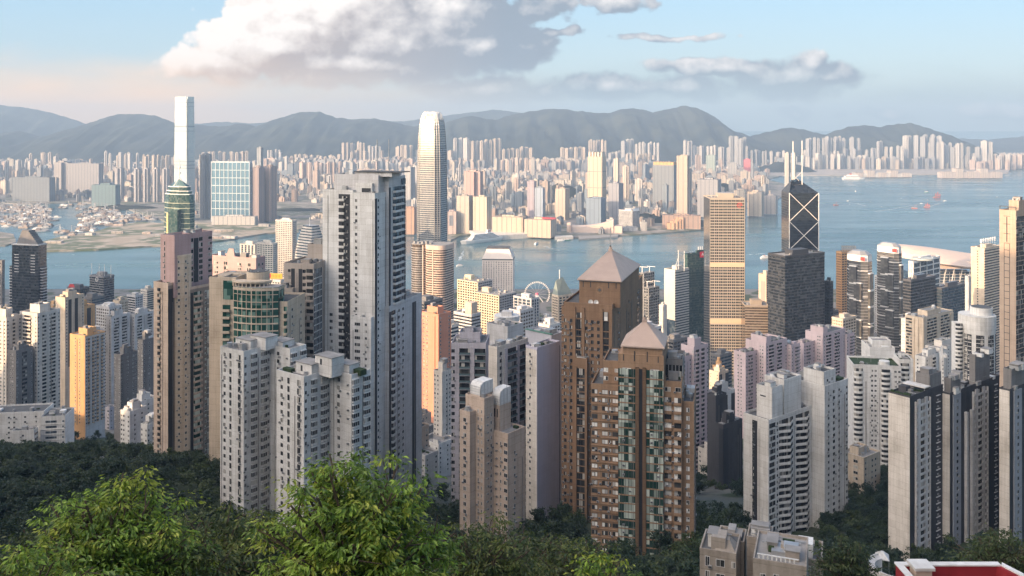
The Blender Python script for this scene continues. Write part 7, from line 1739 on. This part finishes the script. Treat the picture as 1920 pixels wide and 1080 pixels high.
for i, (X, Y) in enumerate(spots[:290]):
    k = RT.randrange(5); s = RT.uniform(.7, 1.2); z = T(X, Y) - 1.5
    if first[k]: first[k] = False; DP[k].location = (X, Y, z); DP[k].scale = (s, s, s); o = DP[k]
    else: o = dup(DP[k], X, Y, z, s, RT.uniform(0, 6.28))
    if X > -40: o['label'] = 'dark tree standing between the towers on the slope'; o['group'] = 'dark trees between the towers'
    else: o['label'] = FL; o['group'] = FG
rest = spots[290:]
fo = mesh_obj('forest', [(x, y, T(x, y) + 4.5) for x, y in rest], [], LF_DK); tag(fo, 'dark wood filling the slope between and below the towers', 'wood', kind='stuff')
gn = bpy.data.node_groups.new('forest_scatter', 'GeometryNodeTree')
gn.interface.new_socket('Geometry', in_out='INPUT', socket_type='NodeSocketGeometry'); gn.interface.new_socket('Geometry', in_out='OUTPUT', socket_type='NodeSocketGeometry')
g_in = N(gn, 'NodeGroupInput'); g_out = N(gn, 'NodeGroupOutput'); ip = N(gn, 'GeometryNodeInstanceOnPoints'); jn = N(gn, 'GeometryNodeJoinGeometry')
for e in DP:
    oi_ = N(gn, 'GeometryNodeObjectInfo'); oi_.inputs['As Instance'].default_value = True; oi_.inputs['Object'].default_value = [c for c in e.children if c.name.startswith('crown')][0]; L(gn, oi_.outputs['Geometry'], jn.inputs[0])
r1 = N(gn, 'FunctionNodeRandomValue', data_type='FLOAT_VECTOR'); r1.inputs[0].default_value = (0, 0, 0); r1.inputs[1].default_value = (.2, .2, 6.28)
r2 = N(gn, 'FunctionNodeRandomValue', data_type='FLOAT'); r2.inputs[2].default_value = .65; r2.inputs[3].default_value = 1.15
ip.inputs['Pick Instance'].default_value = True
L(gn, g_in.outputs[0], ip.inputs['Points']); L(gn, jn.outputs[0], ip.inputs['Instance']); L(gn, r1.outputs[0], ip.inputs['Rotation']); L(gn, r2.outputs[1], ip.inputs['Scale']); L(gn, ip.outputs[0], g_out.inputs[0])
md = fo.modifiers.new('scatter', 'NODES'); md.node_group = gn
# near trees with twigs and separate leaves
def leafy_tree(name, label, X, Y, ztop, h, spread, seed, mat, nb, leaf, per, droop=.5, cat='tree', group=None, lean=0):
    mats = {'leaf_bright': [LF_BR, LF_BR2, LF_BR3]}.get(mat.name, [mat, LF_MD]); MI = []
    """trunk, limbs, branches and twigs; folded leaves hang in sprays at the twig ends"""
    rg = random.Random(seed); zb = ztop - h
    e = bpy.data.objects.new(name, None); COL.objects.link(e); e.location = (X, Y, zb); tag(e, label, cat, group)
    tr = Part(); limb_mesh(tr, (0, 0, -3), (0, 0, h * .45), h * .025, h * .018, 8); V = []; F = []
    tips = []
    for b in range(nb):
        t = (b + .5) / nb; hz = h * (.12 + .72 * t); a = b * 2.399 + rg.uniform(-.4, .4); r = spread * (math.sin(math.pi * min(1, (1 - t) * .92 + .10)) ** .75) * rg.choice((rg.uniform(.45, .8), rg.uniform(.75, 1.22)))
        A = Vector((0, 0, hz * .8)); E = Vector((math.cos(a) * r + lean * t, math.sin(a) * r * .85, hz + h * rg.uniform(.02, .15) * (1 - .5 * r / spread) + h * .05))
        limb_mesh(tr, A, E, h * .008, h * .003, 4)
        for k in range(6):
            q = A.lerp(E, .35 + .13 * k) + Vector((rg.gauss(0, 1), rg.gauss(0, 1), rg.gauss(0, .7))) * spread * .10; tips.append(q)
            limb_mesh(tr, A.lerp(E, .3 + .12 * k), q, h * .003, h * .0015, 3)
    topc = Vector((lean, 0, h))
    for k in range(8): tips.append(topc * 1.0 + Vector((rg.gauss(0, .4), rg.gauss(0, .4), -abs(rg.gauss(0, .6)))) * spread * .25)
    for q in tips:
        sc = rg.uniform(.5, 1.35); ncl = spread * .066 * sc; tm = rg.choice((0, 0, 1, min(2, len(mats) - 1)))
        if rg.random() < .07: continue
        for k in range(per):
            d = Vector((rg.gauss(0, 1), rg.gauss(0, 1), rg.gauss(0, .55))); pos = q + d * ncl
            u = Vector((d.x, d.y, -droop * rg.uniform(.2, 1.6))).normalized(); s = leaf * rg.uniform(.6, 1.35)
            side = u.cross(Vector((rg.gauss(0, .35), rg.gauss(0, .35), 1))).normalized(); up = side.cross(u)
            o = len(V); V += [tuple(pos), tuple(pos + u * s * .5 + side * s * .21 + up * s * .07), tuple(pos + u * s - up * s * .12), tuple(pos + u * s * .5 - side * s * .21 + up * s * .07)]
            F += [(o, o + 1, o + 2), (o, o + 2, o + 3)]; MI += [tm, tm]
    tr.obj('trunk', e); mesh_obj('crown', V, F, mats, MI, parent=e); return e
def zt(py, Y): return wz(py, Y)
leafy_tree('leafy_tree', 'bright green leafy tree in the front centre, its top before the white twin towers', wx(668, 27), 27, zt(868, 27), 9.5, 3.1, 1, LF_BR, 230, .20, 46)
leafy_tree('leafy_tree', 'bright yellow green tree at the front left with a domed top', wx(205, 30), 30, zt(908, 30), 9.5, 3.2, 2, LF_BR, 240, .19, 46)
leafy_tree('leafy_tree', 'low bright bush like tree at the front left corner', wx(40, 26), 26, zt(1020, 26), 6, 3.0, 3, LF_BR, 60, .22, 26)
leafy_tree('leafy_tree', 'small olive tree between the two bright front trees', wx(415, 46), 46, zt(958, 46), 9, 4.4, 4, LF_OL, 110, .27, 26)
leafy_tree('leafy_tree', 'olive tree with drooping sprays in front of the small olive tree', wx(365, 30), 30, zt(1025, 30), 6, 2.4, 14, LF_OL, 60, .22, 26)
leafy_tree('leafy_tree', 'olive brown tree right behind the bright centre tree', wx(905, 62), 62, zt(985, 62), 11, 4.8, 5, LF_OL, 110, .32, 24)
leafy_tree('leafy_tree', 'dark olive tree below the beige stepped tower', wx(985, 80), 80, zt(996, 80), 12, 5.5, 6, LF_MD, 110, .4, 22)
leafy_tree('leafy_tree', 'olive tree below the nearest brown tower', wx(1085, 74), 74, zt(1012, 74), 12, 5.0, 7, LF_OL, 110, .38, 22)
leafy_tree('leafy_tree', 'fresh green tree cut by the bottom edge below the nearest brown tower', wx(1125, 40), 40, zt(1042, 40), 8, 2.6, 8, LF_BR, 70, .25, 24)
leafy_tree('leafy_tree', 'mid green tree behind the front left tree, darker than it', wx(330, 75), 75, zt(968, 75), 12, 5.5, 9, LF_MD, 110, .4, 22)
leafy_tree('leafy_tree', 'mid green tree at the left edge above the low bright bush', wx(90, 70), 70, zt(990, 70), 12, 6, 10, LF_MD, 110, .4, 22)
leafy_tree('leafy_tree', 'dim tree at the bottom right behind the red walled terrace', wx(1885, 120), 120, zt(1000, 120), 14, 7, 11, LF_MD, 110, .55, 22)
leafy_tree('leafy_tree', 'dim tree right of the grey beige low block', wx(1590, 150), 150, zt(1015, 150), 14, 6, 12, LF_DK, 100, .6, 22)
leafy_tree('leafy_tree', 'leafy olive tree at the foot of the left twin white tower', wx(470, 95), 95, zt(975, 95), 13, 6, 13, LF_MD, 110, .45, 22)
